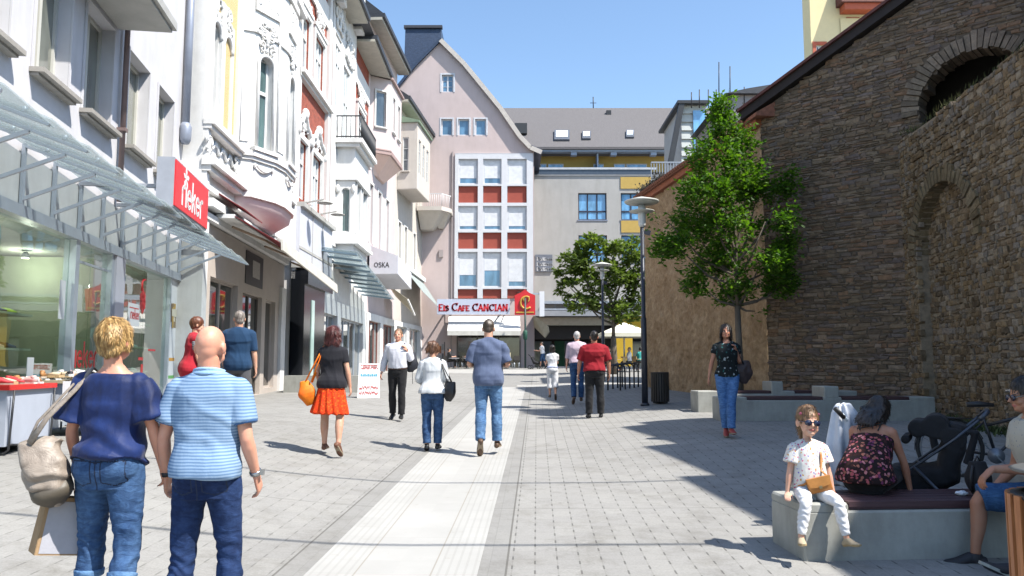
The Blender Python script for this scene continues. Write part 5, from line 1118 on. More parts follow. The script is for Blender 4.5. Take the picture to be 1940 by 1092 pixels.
# ================================================================= trees and street furniture
def leaf_mat(name, a, b_, c):
    m, n, l, b = nt(name); g = n.new('ShaderNodeNewGeometry'); r = ramp(n, [(0, a), (.5, b_), (1, c)]); l.new(g.outputs['Random Per Island'], r.inputs[0])
    l.new(r.outputs[0], b.inputs['Base Color']); b.inputs['Roughness'].default_value = .55; b.inputs['Specular IOR Level'].default_value = .35
    tr = n.new('ShaderNodeBsdfTranslucent'); l.new(mixc(n, l, 1.0, r.outputs[0], (1.6, 1.7, .6), 'MULTIPLY'), tr.inputs[0]); mx = n.new('ShaderNodeMixShader'); mx.inputs[0].default_value = .42
    l.new(b.outputs[0], mx.inputs[1]); l.new(tr.outputs[0], mx.inputs[2]); l.new(mx.outputs[0], n['Material Output'].inputs[0]); return m
def leaf(mb, q, d, s_, rnd):
    nrm = Vector((rnd.gauss(0, .7), rnd.gauss(0, .7), 1)).normalized(); d = (d - nrm * d.dot(nrm)); d = d.normalized() if d.length > 1e-3 else nrm.orthogonal(); x = d.cross(nrm) * s_ * .27; m = q + d * s_ * .5
    mb.add([q, m + x + nrm * s_ * .05, q + d * s_, m - x + nrm * s_ * .05], [(0, 1, 2), (0, 2, 3)])
def tree(label, base, trunk_h, r0, lobes, nleaf, ls, mats, seed, bark, spread_up=.5, per=9):
    t = thing('tree', label, 'tree', base); rnd = random.Random(seed); br = MB(); lf = MB()
    top = Vector((0, 0, trunk_h)); pts = [Vector((0, 0, -.05)), Vector((.02, 0, trunk_h * .5)), top]; br.tube(pts, [r0 * 1.15, r0, r0 * .85], 10)
    tips = []
    for (cx, cy, cz, rx, ry, rz, w) in lobes:
        c = Vector((cx, cy, cz)); a = Vector((0, 0, trunk_h + max(0, (cz - trunk_h)) * .35)) if cz > trunk_h + 1 else top
        m = a.lerp(c, .5) + Vector((0, 0, -.12 * (c - a).length * (1 if abs(cx) > .3 else 0)))
        br.tube([top if a is top else Vector((0, 0, trunk_h * .9)), a, m, c], [r0 * .6, r0 * .5, r0 * .3, r0 * .12], 7)
        k = int(nleaf * w / per)
        for i in range(k):
            while True:
                p = Vector((rnd.uniform(-1, 1), rnd.uniform(-1, 1), rnd.uniform(-1, 1)))
                if .25 < p.length < 1: break
            q = c + Vector((p.x * rx, p.y * ry, p.z * rz)); 
            if noise.noise(q * 1.7 + Vector((seed, 0, 0))) < -.12: continue
            out = (q - Vector((0, 0, q.z - .5))).normalized(); tw = (out + Vector((rnd.gauss(0, .4), rnd.gauss(0, .4), rnd.gauss(.1, .4)))).normalized() * rnd.uniform(.12, .3)
            if i % 6 == 0: br.tube([c.lerp(q, .3), q + tw], [r0 * .09, r0 * .04], 4)
            for j in range(per):
                f = j / per; d = (tw.normalized() + Vector((rnd.gauss(0, .8), rnd.gauss(0, .8), rnd.gauss(-.15, .5)))).normalized(); leaf(lf, q + tw * f + Vector((rnd.gauss(0, .04), rnd.gauss(0, .04), rnd.gauss(0, .04))), d, ls * rnd.uniform(.6, 1.25), rnd)
    br.build('trunk', bark, t); lf.build('crown', mats, t); return t
bark = M('bark', (.13, .105, .08), .95, .3, 12, .8, 30, .02, stretch=(1, 1, .25))
tb = (5.05, 17.7, gz(5.05, 17.7))
# crown lobes measured against the picture, metres from the trunk foot
L = []
def lob(px, py, rx, rz, w, dd=0, d=17.7, b=tb):
    a = at(px, py, d + dd); L.append((a[0] - b[0], a[1] - b[1], a[2] - b[2], rx * .86, rx * .8, rz * .86, w))
for q in ((1372, 215, .35, .38, .03), (1380, 265, .62, .55, .08), (1352, 300, .62, .5, .07, -.3), (1420, 300, .5, .45, .06, .3), (1385, 340, .95, .6, .13), (1340, 370, .7, .5, .08, -.5), (1435, 365, .65, .6, .08, .4), (1450, 420, .75, .6, .09, -.4), (1310, 430, .75, .5, .09, .5), (1385, 430, 1.0, .7, .14), (1285, 470, .55, .42, .06, -.3), (1265, 420, .3, .25, .02), (1345, 500, .85, .5, .1, .3), (1440, 500, .85, .5, .1, -.2), (1490, 470, .4, .3, .035), (1505, 520, .3, .16, .015), (1470, 545, .45, .3, .04), (1395, 560, .7, .35, .06), (1330, 545, .45, .25, .03), (1430, 590, .3, .2, .012), (1487, 350, .28, .45, .02)): lob(*q)
tree('young bright green street tree in front of the tan rendered wall', tb, 2.3, .075, L, 25000, .11, leaf_mat('leaf_fresh', (.030, .082, .008), (.060, .145, .014), (.13, .24, .024)), 3, bark)
tb2 = (at(1163, 705, 42)[0], 42, gz(5, 42)); L = []
for q in ((1125, 470, 1.0, .8, .12), (1185, 480, 1.3, 1.0, .14), (1090, 500, 1.0, .8, .11), (1150, 530, 1.6, 1.1, .2), (1210, 540, 1.2, 1.2, .14), (1080, 545, .7, .6, .06), (1110, 575, 1.2, .7, .1), (1180, 590, 1.3, .8, .12), (1060, 515, .3, .4, .02), (1230, 500, .9, .9, .08)): lob(*q, 0, 42, tb2)
tree('broad olive green tree behind the lamp post near the cafe umbrella', tb2, 2.0, .17, L, 15000, .26, leaf_mat('leaf_olive', (.065, .105, .022), (.105, .155, .035), (.18, .235, .07)), 8, bark, per=8)
# street lamps
pole_m = M('pole_anthracite', (.045, .05, .065), .4, .1, 10, .05, 30, metal=.3); disc_m = M('lamp_disc', (.55, .55, .50), .45, .05); lglass = M('lamp_glass', (.68, .70, .68), .25, .03)
def lamp(loc, label):
    t = thing('street_lamp', label, 'street lamp', loc, 0, 'disc-topped street lamps'); 
    mb = MB(); mb.tube([(0, 0, -.05), (0, 0, 2.1), (0, 0, 2.12), (0, 0, 4.35)], [.075, .07, .052, .05], 14); mb.build('pole', pole_m, t)
    mb = MB(); mb.lathe([(.11, -.02), (.11, .04), (.08, .06)], n=14); mb.build('base_plate', pole_m, t)
    mb = MB(); mb.lathe([(.06, 4.35), (.09, 4.42), (.10, 4.82), (.08, 4.92)], n=18); mb.build('lamp_glass', lglass, t)
    mb = MB(); mb.lathe([(.02, 4.90), (.40, 4.96), (.43, 4.99), (.42, 5.01), (.10, 5.10), (.02, 5.12)], n=28); mb.lathe([(.06, 4.70), (.30, 4.74), (.31, 4.76), (.08, 4.80)], n=24); mb.build('lamp_shade', disc_m, t)
    mb = MB(); mb.beam((.05, 0, 4.25), (.2, 0, 4.2), .05, .12); mb.build('sensor', pole_m, t); return t
l1 = lamp((at(1222, 770, 19.3)[0], 19.3, gz(3.3, 19.3)), 'taller looking street lamp in front of the tan wall corner, nearest to us')
l2 = lamp((at(1143, 700, 34.0)[0], 34.0, gz(3.9, 34)), 'far street lamp before the olive green tree')
# litter bin by the lamp
def slat_bin(loc, label, r, h, mat, nsl, top=None, group=None):
    t = thing('litter_bin', label, 'litter bin', loc)
    mb = MB(); mb.lathe([(r * .86, 0.02), (r * .86, h * .97)], n=24); mb.build('inner_drum', M('drum_black', (.015, .015, .015), .6), t)
    mb = MB()
    for i in range(nsl):
        a = 2 * math.pi * i / nsl; ro = Matrix.Rotation(a, 3, 'Z'); mb.cbox(ro @ Vector((r, 0, h / 2 + .03)), (.022, 2 * math.pi * r / nsl * .60, h * .94), ro)
    mb.build('slats', mat, t)
    mb = MB(); mb.lathe([(r * 1.0, h * .985), (r * 1.02, h), (r * .82, h + .01), (r * .80, h * .96)], n=24); mb.build('rim', M('rim_dark', (.02, .02, .02), .5), t)
    if top:
        mb = MB(); mb.lathe([(r * .62, h + .005), (r * .62, h + .10), (r * .6, h + .105)], n=24); mb.lathe([(r * .95, h + .108), (r * .97, h + .118), (r * .9, h + .125)], n=24); mb.build('lid', top, t)
    return t
a = at(1251, 768, 19.6); slat_bin((a[0], 19.6, gz(a[0], 19.6)), 'dark slatted round litter bin beside the nearer street lamp', .21, .76, M('slat_dark', (.05, .042, .035), .6), 22)
wood, n_, l_, b_ = nt('wood_orange'); v = coords(n_, l_, 'Object', (9, 9, .8)); t_ = noise_n(n_, l_, v, 5, 5, .65, .6); r_ = ramp(n_, [(.3, (.26, .085, .028)), (.55, (.42, .16, .055)), (.75, (.52, .23, .09))]); l_.new(t_.outputs['Fac'], r_.inputs[0])
l_.new(r_.outputs[0], b_.inputs['Base Color']); b_.inputs['Roughness'].default_value = .5; bump_n(n_, l_, t_.outputs['Fac'], .3, .004, b_)
bx = at(1962, 930, 3.75); bin2 = slat_bin((bx[0] + .22, 3.75, gz(bx[0], 3.75)), 'orange wooden slatted litter bin at the right edge of the picture', .30, .92, wood, 26, M('steel_lid', (.14, .14, .13), .5, .1, metal=.3)); 
# bicycle hoops
for i, (p, dd, wd_) in enumerate(((1120, 27.0, 'first and nearest'), (1133, 27.6, 'second'), (1146, 28.2, 'third and middle'), (1159, 28.8, 'fourth'), (1172, 29.4, 'fifth and farthest'))):
    x = at(p + 8, 700, 28)[0]; y = dd - 1.2; t = thing('bike_stand', 'black steel bicycle hoop near the far lamp, %s of the row from us' % wd_, 'bike stand', (x, y, gz(x, y)), 0, 'bicycle hoops in a row')
    mb = MB(); mb.tube([(0, 0, -.02), (0, 0, .68), (.03, 0, .78), (.12, 0, .84), (.45, 0, .84), (.54, 0, .78), (.57, 0, .68), (.57, 0, -.02)], .028, 8); mb.build('hoop', iron, t)
# concrete benches
conc, n_, l_, b_ = nt('bench_concrete'); v = coords(n_, l_); t_ = noise_n(n_, l_, v, 2.2, 6, .7); r_ = ramp(n_, [(.3, (.30, .30, .27)), (.7, (.42, .42, .385))]); l_.new(t_.outputs['Fac'], r_.inputs[0])
t2_ = noise_n(n_, l_, coords(n_, l_, 'Object', (1, 1, .3)), 6, 6, .7); r2_ = ramp(n_, [(.4, (1, 1, 1)), (.75, (.8, .8, .79))]); l_.new(t2_.outputs['Fac'], r2_.inputs[0])
l_.new(mixc(n_, l_, 1.0, r_.outputs[0], r2_.outputs[0], 'MULTIPLY'), b_.inputs['Base Color']); b_.inputs['Roughness'].default_value = .8; t3_ = noise_n(n_, l_, v, 70, 4, .7); bump_n(n_, l_, t3_.outputs['Fac'], .3, .005, b_)
slatm = M('bench_slat', (.085, .045, .05), .5, .25, 8, .2, 60, stretch=(.3, 6, 6))
def bench(label, p0, p1, w, h, segs, arms, zb_=None):
    """concrete block from p0 to p1; segs = slatted stretches (a, b) along it, arms = raised concrete blocks"""
    L = math.hypot(p1[0] - p0[0], p1[1] - p0[1]); an = math.atan2(p1[1] - p0[1], p1[0] - p0[0]); z = min(gz(*p0), gz(*p1)) if zb_ is None else zb_
    t = thing('bench', label, 'bench', (p0[0], p0[1], z), an); mb = MB(); c = .015
    prof = lambda x, y0, y1, z0, z1: [(x, y0 + c, z0), (x, y1 - c, z0), (x, y1, z0 + c), (x, y1, z1 - c), (x, y1 - c, z1), (x, y0 + c, z1), (x, y0, z1 - c), (x, y0, z0 + c)]
    def blk(a, b, y0, y1, z0, z1):
        mb.prism(prof(a + c, y0, y1, z0, z1), (b - a - 2 * c, 0, 0))
        for x, s_ in ((a, 1), (b, -1)):
            q = prof(x + s_ * c, y0, y1, z0, z1); r = [(x, y0 + c + (p[1] - y0 - c) * 1.0 if False else (p[1] - (y0 + y1) / 2) * (1 - 2 * c / (y1 - y0)) + (y0 + y1) / 2, (p[2] - (z0 + z1) / 2) * (1 - 2 * c / (z1 - z0)) + (z0 + z1) / 2) for p in q]
            mb.add(q + r, [(i, (i + 1) % 8, 8 + (i + 1) % 8, 8 + i) for i in range(8)] + [tuple(range(8, 16))])
    e = [0.0]
    for a, b in segs: e += [a, b]
    e.append(L)
    blk(0, L, 0, w, -.12, h - .06)
    for i in range(0, len(e), 2):
        if e[i + 1] - e[i] > .05: blk(e[i], e[i + 1], 0.001, w - .001, h - .06 - .02, h)
    for a, b in arms: blk(a, b, .002, w - .002, h - .02, h + .20)
    mb.build('block', conc, t)
    for a, b in segs:
        mb = MB(); k = 5
        for i in range(k): y0 = .02 + (w - .04) * i / k; mb.box(a + .01, b - .01, y0, y0 + (w - .04) / k - .014, h - .035, h + .005)
        n_c = max(1, int((b - a) / .45))
        mb.box(a, b, .03, w - .03, h - .055, h - .036); mb.build('slats', slatm, t)
    return t
bench('long pale concrete bench with dark slats on which the little girl sits', (2.20, 6.12), (4.75, 6.30), .62, .475, [(.36, 1.78)], [(1.78, 2.08)], zb_=.115)
bench('concrete bench behind the walking woman, the nearer of the two empty ones', (3.92, 15.0), (8.0, 15.1), .6, .45, [(.5, 1.95), (2.3, 3.6)], [(1.97, 2.25)])
bench('farthest concrete bench by the foot of the rendered wall', (3.95, 17.0), (7.4, 17.1), .6, .45, [(.45, 1.6), (2.1, 3.0)], [(1.6, 1.85)])
mb = MB(); bq = thing('bench', 'low concrete block in front of the black shop portal', 'planter', (0, 0, 0)); x0 = at(537, 735, 25.6)[0]; x1 = at(705, 735, 25.6)[0]
mb = MB(); mb.box(x0, x1, 25.6, 26.3, gz(x1, 25.6) - .3, at(600, 712, 25.6)[2]); mb.build('block', conc, bq)
# parasol by the far cafe
pu = (at(1183, 690, 46)[0], 46, gz(6, 46)); um = thing('parasol', 'cream square parasol of the far cafe beside the tan wall', 'parasol', pu)
mb = MB(); mb.tube([(0, 0, 0), (0, 0, 2.75)], .05, 8); mb.build('pole', M('pole_cream', (.68, .66, .6), .5), um)
mb = MB(); hw = 1.45; apex = (0, 0, 2.85); cs_ = [(-hw, -hw, 2.2), (hw, -hw, 2.2), (hw, hw, 2.2), (-hw, hw, 2.2)]; lo = [(x, y, 1.98) for x, y, z in cs_]; ap2 = (0, 0, 2.80); ins = [(x * .99, y * .99, z - .03) for x, y, z in cs_]
mb.add([apex] + cs_ + lo + [ap2] + ins, [(0, 1, 2), (0, 2, 3), (0, 3, 4), (0, 4, 1)] + [(1 + i, 5 + i, 5 + (i + 1) % 4, 1 + (i + 1) % 4) for i in range(4)] + [(9, 10 + (i + 1) % 4, 10 + i) for i in range(4)])
mb.build('canopy', M('parasol_cream', (.74, .72, .60), .85, .05), um)
# cafe tables and chairs at the far end
def cafe_chair(loc, rz, mat, label, group):
    t = thing('cafe_chair', label, 'chair', loc, rz, group)
    for x in (-.2, .2):
        for y in (-.2, .2): mb = MB(); mb.tube([(x, y, 0), (x * .95, y * .95, .45)], .014, 6); mb.build('leg', alu, t)
    mb = MB(); mb.box(-.22, .22, -.22, .22, .44, .47); mb.build('seat', mat, t)
    mb = MB(); mb.box(-.22, .22, -.235, -.205, .55, .88); mb.tube([(-.2, -.22, .45), (-.2, -.22, .88)], .013, 6); mb.tube([(.2, -.22, .45), (.2, -.22, .88)], .013, 6); mb.build('backrest', mat, t); return t
def cafe_table(loc, mat, label, group, cloth_=None):
    t = thing('cafe_table', label, 'table', loc, 0, group); mb = MB(); mb.lathe([(.36, .70), (.37, .72), (.36, .73)], n=20); mb.build('tabletop', mat, t)
    mb = MB(); mb.tube([(0, 0, 0), (0, 0, .7)], .03, 8); mb.lathe([(.22, 0), (.2, .03), (.04, .06)], n=16); mb.build('leg', iron, t); return t
chm = M('chair_dark', (.04, .035, .03), .6); chl = M('chair_wood', (.42, .28, .12), .6)
chairs = []
for i, (p, d) in enumerate(((846, 55.5), (872, 55), (893, 55.6), (950, 55.4), (968, 55), (978, 56))):
    x = at(p, 690, d)[0]; cafe_chair((x, d, gz(x, d)), 1.3 * i, chm, 'dark metal cafe chair under the white awning, number %s from the left' % ('one', 'two', 'three', 'four', 'five', 'six')[i], 'chairs of the cafe under the white awning')
for p, d in ((860, 55.1), (884, 55.2), (958, 55.6)):
    x = at(p, 690, d)[0]; cafe_table((x, d, gz(x, d)), M('table_pale', (.55, .55, .58), .5), 'round pedestal cafe table under the white awning, the %s one' % {860: 'left', 884: 'middle', 958: 'right'}[p], 'tables of the cafe under the white awning')
for p, d in ((1152, 45), (1176, 45.5), (1196, 46.5)):
    x = at(p, 690, d)[0]; cafe_chair((x, d, gz(x, d)), p, chl, 'light wooden chair under the cream parasol, %s of three' % {1152: 'left', 1176: 'middle', 1196: 'right'}[p], 'chairs under the cream parasol')
for p, d in ((1164, 44.8), (1206, 46)):
    x = at(p, 690, d)[0]; cafe_table((x, d, gz(x, d)), chl, 'wooden table under the cream parasol, the %s one' % ('left' if p < 1180 else 'right'), 'tables under the cream parasol')
for p, d, in ((960, 55.6), (905, 55.9)):
    x = at(p, 690, d)[0]; t = thing('menu_stand', 'cream menu card standing on a far cafe table, %s of the two' % ('right' if p > 930 else 'left'), 'menu card', (x, d, gz(x, d) + .73), 0, 'menu cards on the cafe tables'); mb = MB(); mb.box(-.28, .28, -.02, .02, 0, .38); mb.build('card', M('card_cream', (.62, .55, .36), .6), t)
# planter tub at the far end
for p in (1008, 1135):
    pass
# cables above the street
cw = thing('overhead_cable', 'thin cables spanning the street high overhead', 'cable'); mb = MB()
for y, z in ((4.2, 7.4), (7.0, 7.8), (-.5, 7)): mb.tube([(-6 + 15 * i / 10, y + .15 * i * .1, z - .25 * math.sin(math.pi * i / 10)) for i in range(11)], .022, 5)
mb.build('cable', iron, cw)
# A-board by the second shop
ax = at(699, 735, 23); ab = thing('a_board', 'white A-board poster stand with red and blue print', 'a-board', (ax[0], 23, gz(ax[0], 23)), R(8)); ab.scale = (.88, .88, .88)
mb = MB(); mb.prism([(-.36, -.25, 0), (.36, -.25, 0), (.33, -.03, 1.12), (-.33, -.03, 1.12)], (0, .025, 0)); mb.prism([(-.36, .25, 0), (.36, .25, 0), (.33, .03, 1.12), (-.33, .03, 1.12)], (0, .025, 0)); mb.build('frame', M('board_white', (.78, .78, .78), .5, .02), ab)
mb = MB(); rnd = random.Random(2)
for i in range(60):
    z = .95 + rnd.choice((0, .05, .1)) ; x = rnd.uniform(-.29, .25); mb.prism([(x, -.25 + z * .196 - .003, z - .02), (x + .04, -.25 + z * .196 - .003, z - .02), (x + .04, -.25 + (z + .03) * .196 - .003, z + .015), (x, -.25 + (z + .03) * .196 - .003, z + .015)], (0, -.003, 0))
for r_ in ((.30, .22, .42), (.12, .30, .40)):
    for i in range(26): x = -.3 + .6 * (i / 26); z = r_[0] + rnd.uniform(-.03, .05); mb.prism([(x, -.25 + z * .196 - .003, z), (x + .016, -.25 + z * .196 - .003, z), (x + .016, -.25 + (z + .06) * .196 - .003, z + .06), (x, -.25 + (z + .06) * .196 - .003, z + .06)], (0, -.003, 0))
mb.build('red_print', M('print_red', (.55, .05, .04), .6), ab)
mb = MB(); 
for i in range(9): x = -.27 + i * .06; mb.prism([(x, -.25 + .70 * .196 - .003, .70), (x + .045, -.25 + .7 * .196 - .003, .70), (x + .045, -.25 + .78 * .196 - .003, .78), (x, -.25 + .78 * .196 - .003, .78 - .03 * (i % 2))], (0, -.003, 0))
mb.build('blue_print', M('print_blue', (.05, .35, .5), .6), ab)
# ---------------------------------------------------------------- sale tables of the shoe shop
def place(x, y): return (x, y, gz(x, y))
def shoe_mesh(mb, kind=0):
    L = .26; P = [(-.13, .0), (-.11, .033), (-.04, .030), (.04, .040), (.10, .034), (.13, .0)]
    sole = [(x, w, 0) for x, w in P] + [(x, -w, 0) for x, w in reversed(P[1:-1])]; mb.prism(sole, (0, 0, .02 if kind != 2 else .035), 0)
    if kind == 0: mb.tube([(-.125, 0, .04), (-.08, 0, .055), (0, 0, .05), (.07, 0, .035), (.125, 0, .028)], [(.02, .03), (.034, .045), (.036, .038), (.036, .022), (.012, .01)], 10, 1, ref=(0, 1, 0)); mb.tube([(-.08, 0, .06), (-.075, 0, .10)], .032, 10, 1)
    elif kind == 1: mb.tube([(-.11, .03, .02), (-.09, 0, .08), (-.11, -.03, .02)], .012, 6, 1); mb.tube([(.03, .04, .02), (.04, 0, .055), (.03, -.04, .02)], (.03), 6, 1)
    else: mb.tube([(-.10, 0, .05), (0, 0, .05), (.09, 0, .04)], [(.03, .03), (.034, .026), (.03, .012)], 8, 1, ref=(0, 1, 0))
scol = [((.5, .36, .2), (.62, .5, .36)), ((.7, .7, .7), (.75, .75, .73)), ((.05, .05, .06), (.05, .06, .12)), ((.6, .5, .4), (.45, .22, .08)), ((.3, .25, .2), (.5, .04, .05)), ((.35, .4, .05), (.5, .6, .08)), ((.8, .8, .8), (.03, .03, .04)), ((.7, .66, .6), (.70, .45, .42))]
protos = []
SCN = ['tan', 'pale grey', 'black', 'brown', 'red', 'lime green', 'white', 'pink']; SKN = ['closed shoe', 'strappy sandal', 'slip-on shoe']; ORD = ['first', 'second', 'third', 'fourth', 'fifth', 'sixth', 'seventh', 'eighth', 'ninth']
def shoe(loc, rz, k, kind, label, group):
    t = thing('shoe', label, 'shoe', loc, rz, group)
    key = (k, kind)
    for kk, me in protos:
        if kk == key: break
    else:
        mb = MB(); shoe_mesh(mb, kind); me = mb.mesh('shoe', [M('sole%d' % k, scol[k][0], .7), M('upper%d' % k, scol[k][1], .6)]); protos.append((key, me))
    t2 = t.copy(); bpy.data.objects.remove(t); o = bpy.data.objects.new('shoe', me); COL.objects.link(o); o.location = loc; o.rotation_euler = (0, 0, rz); o['label'] = label; o['category'] = 'shoe'; o['group'] = group; bpy.data.objects.remove(t2); return o
T1 = thing('sale_table', 'red topped sale table with grey cloth sides and bent black wire legs', 'table', place(-6.1, 9.4), 0)
ta_ = math.atan2(-.15, 1.0)
tz = gz(-6.1, 9.4); TF = Fac((-6.85, 8.0), (-6.42 - .15 * 0, 8.0)); 
tx0, tx1, ty0, ty1 = -7.2, -5.66, 9.1, 10.4
def rotp(x, y): return (x - .15 * (y - 8.6), y)
def tb_box(mb, x0, x1, y0, y1, z0, z1, mi=0): mb.hexa([(*rotp(x0, y0), z0), (*rotp(x1, y0), z0), (*rotp(x1, y1), z0), (*rotp(x0, y1), z0), (*rotp(x0, y0), z1), (*rotp(x1, y0), z1), (*rotp(x1, y1), z1), (*rotp(x0, y1), z1)], mi)
T1.location = (0, 0, 0); zt_ = tz + .80
mb = MB(); tb_box(mb, tx0, tx1, ty0, ty1, zt_ - .06, zt_); mb.build('tabletop', M('table_red', (.60, .025, .02), .5, .05), T1)
mb = MB(); tb_box(mb, tx0 + .05, tx1 - .04, ty0 + .04, ty1 - .04, tz + .10, zt_ - .06); mb.build('cloth_side', M('cloth_greyblue', (.42, .46, .54), .85, .06), T1)
for (y, dz) in ((ty0 + .1, 0), (ty1 - .1, 0)):
    q = [rotp(tx1 + .02, y), rotp(tx1 + .02, y + .0)]; mb = MB()
    xa, ya = rotp(tx1 + .015, y); mb.tube([(xa, ya, zt_ - .06), (xa - .03, ya, tz + .06), (xa - .08, ya, tz + .02), (xa - .9, ya, tz + .02)], .013, 7); mb.build('leg', iron, T1)
mb = MB(); xa, ya = rotp(tx1 - .02, ty0 + .1); xb, yb_ = rotp(tx1 - .02, ty1 - .1); mb.tube([(xa, ya, tz + .12), (xb, yb_, tz + .02)], .012, 6); mb.build('rail', iron, T1)
T2 = thing('sale_table', 'smaller pale display stand heaped with sandals beside the red sale table', 'table'); mb = MB(); tb_box(mb, -6.25, -5.35, 10.95, 11.95, zt_ - .02, zt_ + .02); mb.build('tabletop', M('table_wood', (.50, .42, .28), .6), T2)
mb = MB(); tb_box(mb, -6.2, -5.4, 11.0, 11.9, tz + .3, zt_ - .02); mb.build('cloth_side', M('cloth_pale', (.55, .58, .64), .85, .1, 20, stretch=(3, 3, .3)), T2)
for x, y in ((-6.2, 11.0), (-5.4, 11.0), (-6.2, 11.9), (-5.4, 11.9)): X_, Y_ = rotp(x, y); mb = MB(); mb.tube([(X_, Y_, gz(X_, Y_)), (X_, Y_, zt_)], .015, 6); mb.build('leg', alu, T2)
for i, (u, z, w_, h_) in enumerate(((0, 0, .22, .5), (1, 0, .2, .45))): pass
pt = thing('price_tag', 'white price notice hanging from the edge of the red sale table', 'price tag'); X_, Y_ = rotp(tx1 + .05, ty1 + .05); mb = MB(); mb.hexa([(X_, Y_, zt_ - .5), (X_ + .13, Y_ + .02, zt_ - .5), (X_ + .13, Y_ + .025, zt_ - .5), (X_, Y_ + .005, zt_ - .5), (X_, Y_, zt_ + .02), (X_ + .15, Y_ + .02, zt_ + .02), (X_ + .15, Y_ + .025, zt_ + .02), (X_, Y_ + .005, zt_ + .02)]); mb.build('sheet', M('paper', (.75, .76, .78), .7, .03), pt)
rnd = random.Random(12)
for i in range(6):
    for j in range(5):
        x, y = rotp(tx0 + .14 + j * .31 + rnd.uniform(-.05, .05), ty0 + .12 + i * .195); shoe((x, y, zt_), rnd.uniform(-.5, .5) + (3.14 if rnd.random() < .3 else 0), cc_ := (i * 3 + j * 5 + rnd.randrange(3)) % 8, kd_ := rnd.choice((0, 0, 1, 2)), '%s %s, red table, %s cross row, %s from the street' % (SCN[cc_], SKN[kd_], ORD[i], ORD[4 - j]), 'shoes on the red sale table')
for i in range(26):
    x, y = rotp(-6.2 + rnd.random() * .8, 11.0 + rnd.random() * .9); shoe((x, y, zt_ + .02 + .06 * rnd.random()), rnd.uniform(0, 6.3), cc_ := rnd.choice((0, 1, 3, 6, 7, 3)), kd_ := rnd.choice((0, 1, 2)), '%s %s lying in the heap on the pale display stand' % (SCN[cc_], SKN[kd_]), 'sandals on the pale display stand')
for z in (1.38, 1.88, 2.38):
    for i in range(8):
        q = B1.P(2.3 + i * .33, z, -.5); shoe(q, rnd.uniform(-.4, .4) + .3, cc_ := (i * 3 + int(z * 7)) % 8, 0, '%s trainer, %s along the %s shelf inside the shop window' % (SCN[cc_], ORD[i], 'low' if z < 1.5 else 'middle' if z < 2 else 'top'), 'shoes on the shop window shelves')
for z in (1.53, 2.03):
    for i in range(5): q = B1.P(8.5 + i * .42, z, -.5); shoe(q, rnd.uniform(-.4, .4) + .3, (1, 6, 2, 6, 1)[i], 0, '%s sneaker, %s along the %s shelf behind the red window decals' % (SCN[(1, 6, 2, 6, 1)[i]], ORD[i], 'lower' if z < 1.8 else 'upper'), 'sneakers behind the window decals')
# ================================================================= people
def remeshed(mb, name, mats, voxel, smooth=2, parent=None, disp=None, matfn=None, smfac=.5, keepshade=True):
    me = mb.mesh(name + '_src', mats, uv=False)
    o = bpy.data.objects.new(name, me); COL.objects.link(o)
    md = o.modifiers.new('r', 'REMESH'); md.mode = 'VOXEL'; md.voxel_size = voxel; md.use_smooth_shade = True
    if smooth:
        s = o.modifiers.new('s', 'SMOOTH'); s.factor = smfac; s.iterations = smooth
    dg = bpy.context.evaluated_depsgraph_get(); dg.update()
    ev = o.evaluated_get(dg); m2 = bpy.data.meshes.new_from_object(ev)
    m2.name = name
    o.modifiers.clear(); o.data = m2; bpy.data.meshes.remove(me)
    m2.materials.clear()
    for m in (mats if isinstance(mats, (list, tuple)) else [mats]): m2.materials.append(m)
    if disp is not None:
        nv = len(m2.vertices); co = [0.0] * (nv * 3); m2.vertices.foreach_get('co', co)
        no = [0.0] * (nv * 3); m2.vertices.foreach_get('normal', no)
        for i in range(nv):
            k = 3 * i; d = disp(co[k], co[k + 1], co[k + 2])
            co[k] += no[k] * d; co[k + 1] += no[k + 1] * d; co[k + 2] += no[k + 2] * d
        m2.vertices.foreach_set('co', co); m2.update()
    if matfn is not None:
        idx = []
        for p in m2.polygons:
            c = p.center; idx.append(matfn(c))
        m2.polygons.foreach_set('material_index', idx)
    m2.polygons.foreach_set('use_smooth', [True] * len(m2.polygons))
    if parent is not None: o.parent = parent
    return o
def catmull(pts, rad, sub=4):
    P = [Vector(p) for p in pts]; out = []; ro = []
    rr = [r if isinstance(r, (tuple, list)) else (r, r) for r in rad]
    for i in range(len(P) - 1):
        p0 = P[max(i - 1, 0)]; p1 = P[i]; p2 = P[i + 1]; p3 = P[min(i + 2, len(P) - 1)]
        for j in range(sub):
            t = j / sub
            out.append(.5 * ((2 * p1) + (p2 - p0) * t + (2 * p0 - 5 * p1 + 4 * p2 - p3) * t * t + (3 * p1 - p0 - 3 * p2 + p3) * t ** 3))
            ro.append((rr[i][0] + (rr[i + 1][0] - rr[i][0]) * t, rr[i][1] + (rr[i + 1][1] - rr[i][1]) * t))
    out.append(P[-1]); ro.append(rr[-1]); return out, ro
def fold(amp, sx=9, sz=4, seed=0, fine=.25):
    def f(x, y, z):
        wv = noise.noise((x * 3 + seed, y * 3, z * 3)) * .5
        a = noise.noise((x * sx + wv + seed, y * sx, z * sz + x * 3 + wv)); b = noise.noise((x * sx * 2.3 + seed + 7, y * sx * 2.3, z * sz * 2.6))
        r = 1 - 2.4 * abs(a)
        return amp * (.7 * r + fine * b * 2)
    return f
def folddiag(amp, seed=0, f=11, kx=.8, kz=1.0, zlo=None, zhi=None):
    def g(x, y, z):
        wv = noise.noise((x * 2.6 + seed, y * 2.6, z * 2.6)) * 1.3
        t = (x * kx + z * kz) * f + wv * 1.8
        a = math.sin(t * 2.2) * (.5 + .5 * noise.noise((x * 4 + seed, y * 4, z * 4 + 3)))
        b = noise.noise((x * 16 + seed, y * 16, z * 12))
        return amp * (a + .35 * b)
    return g

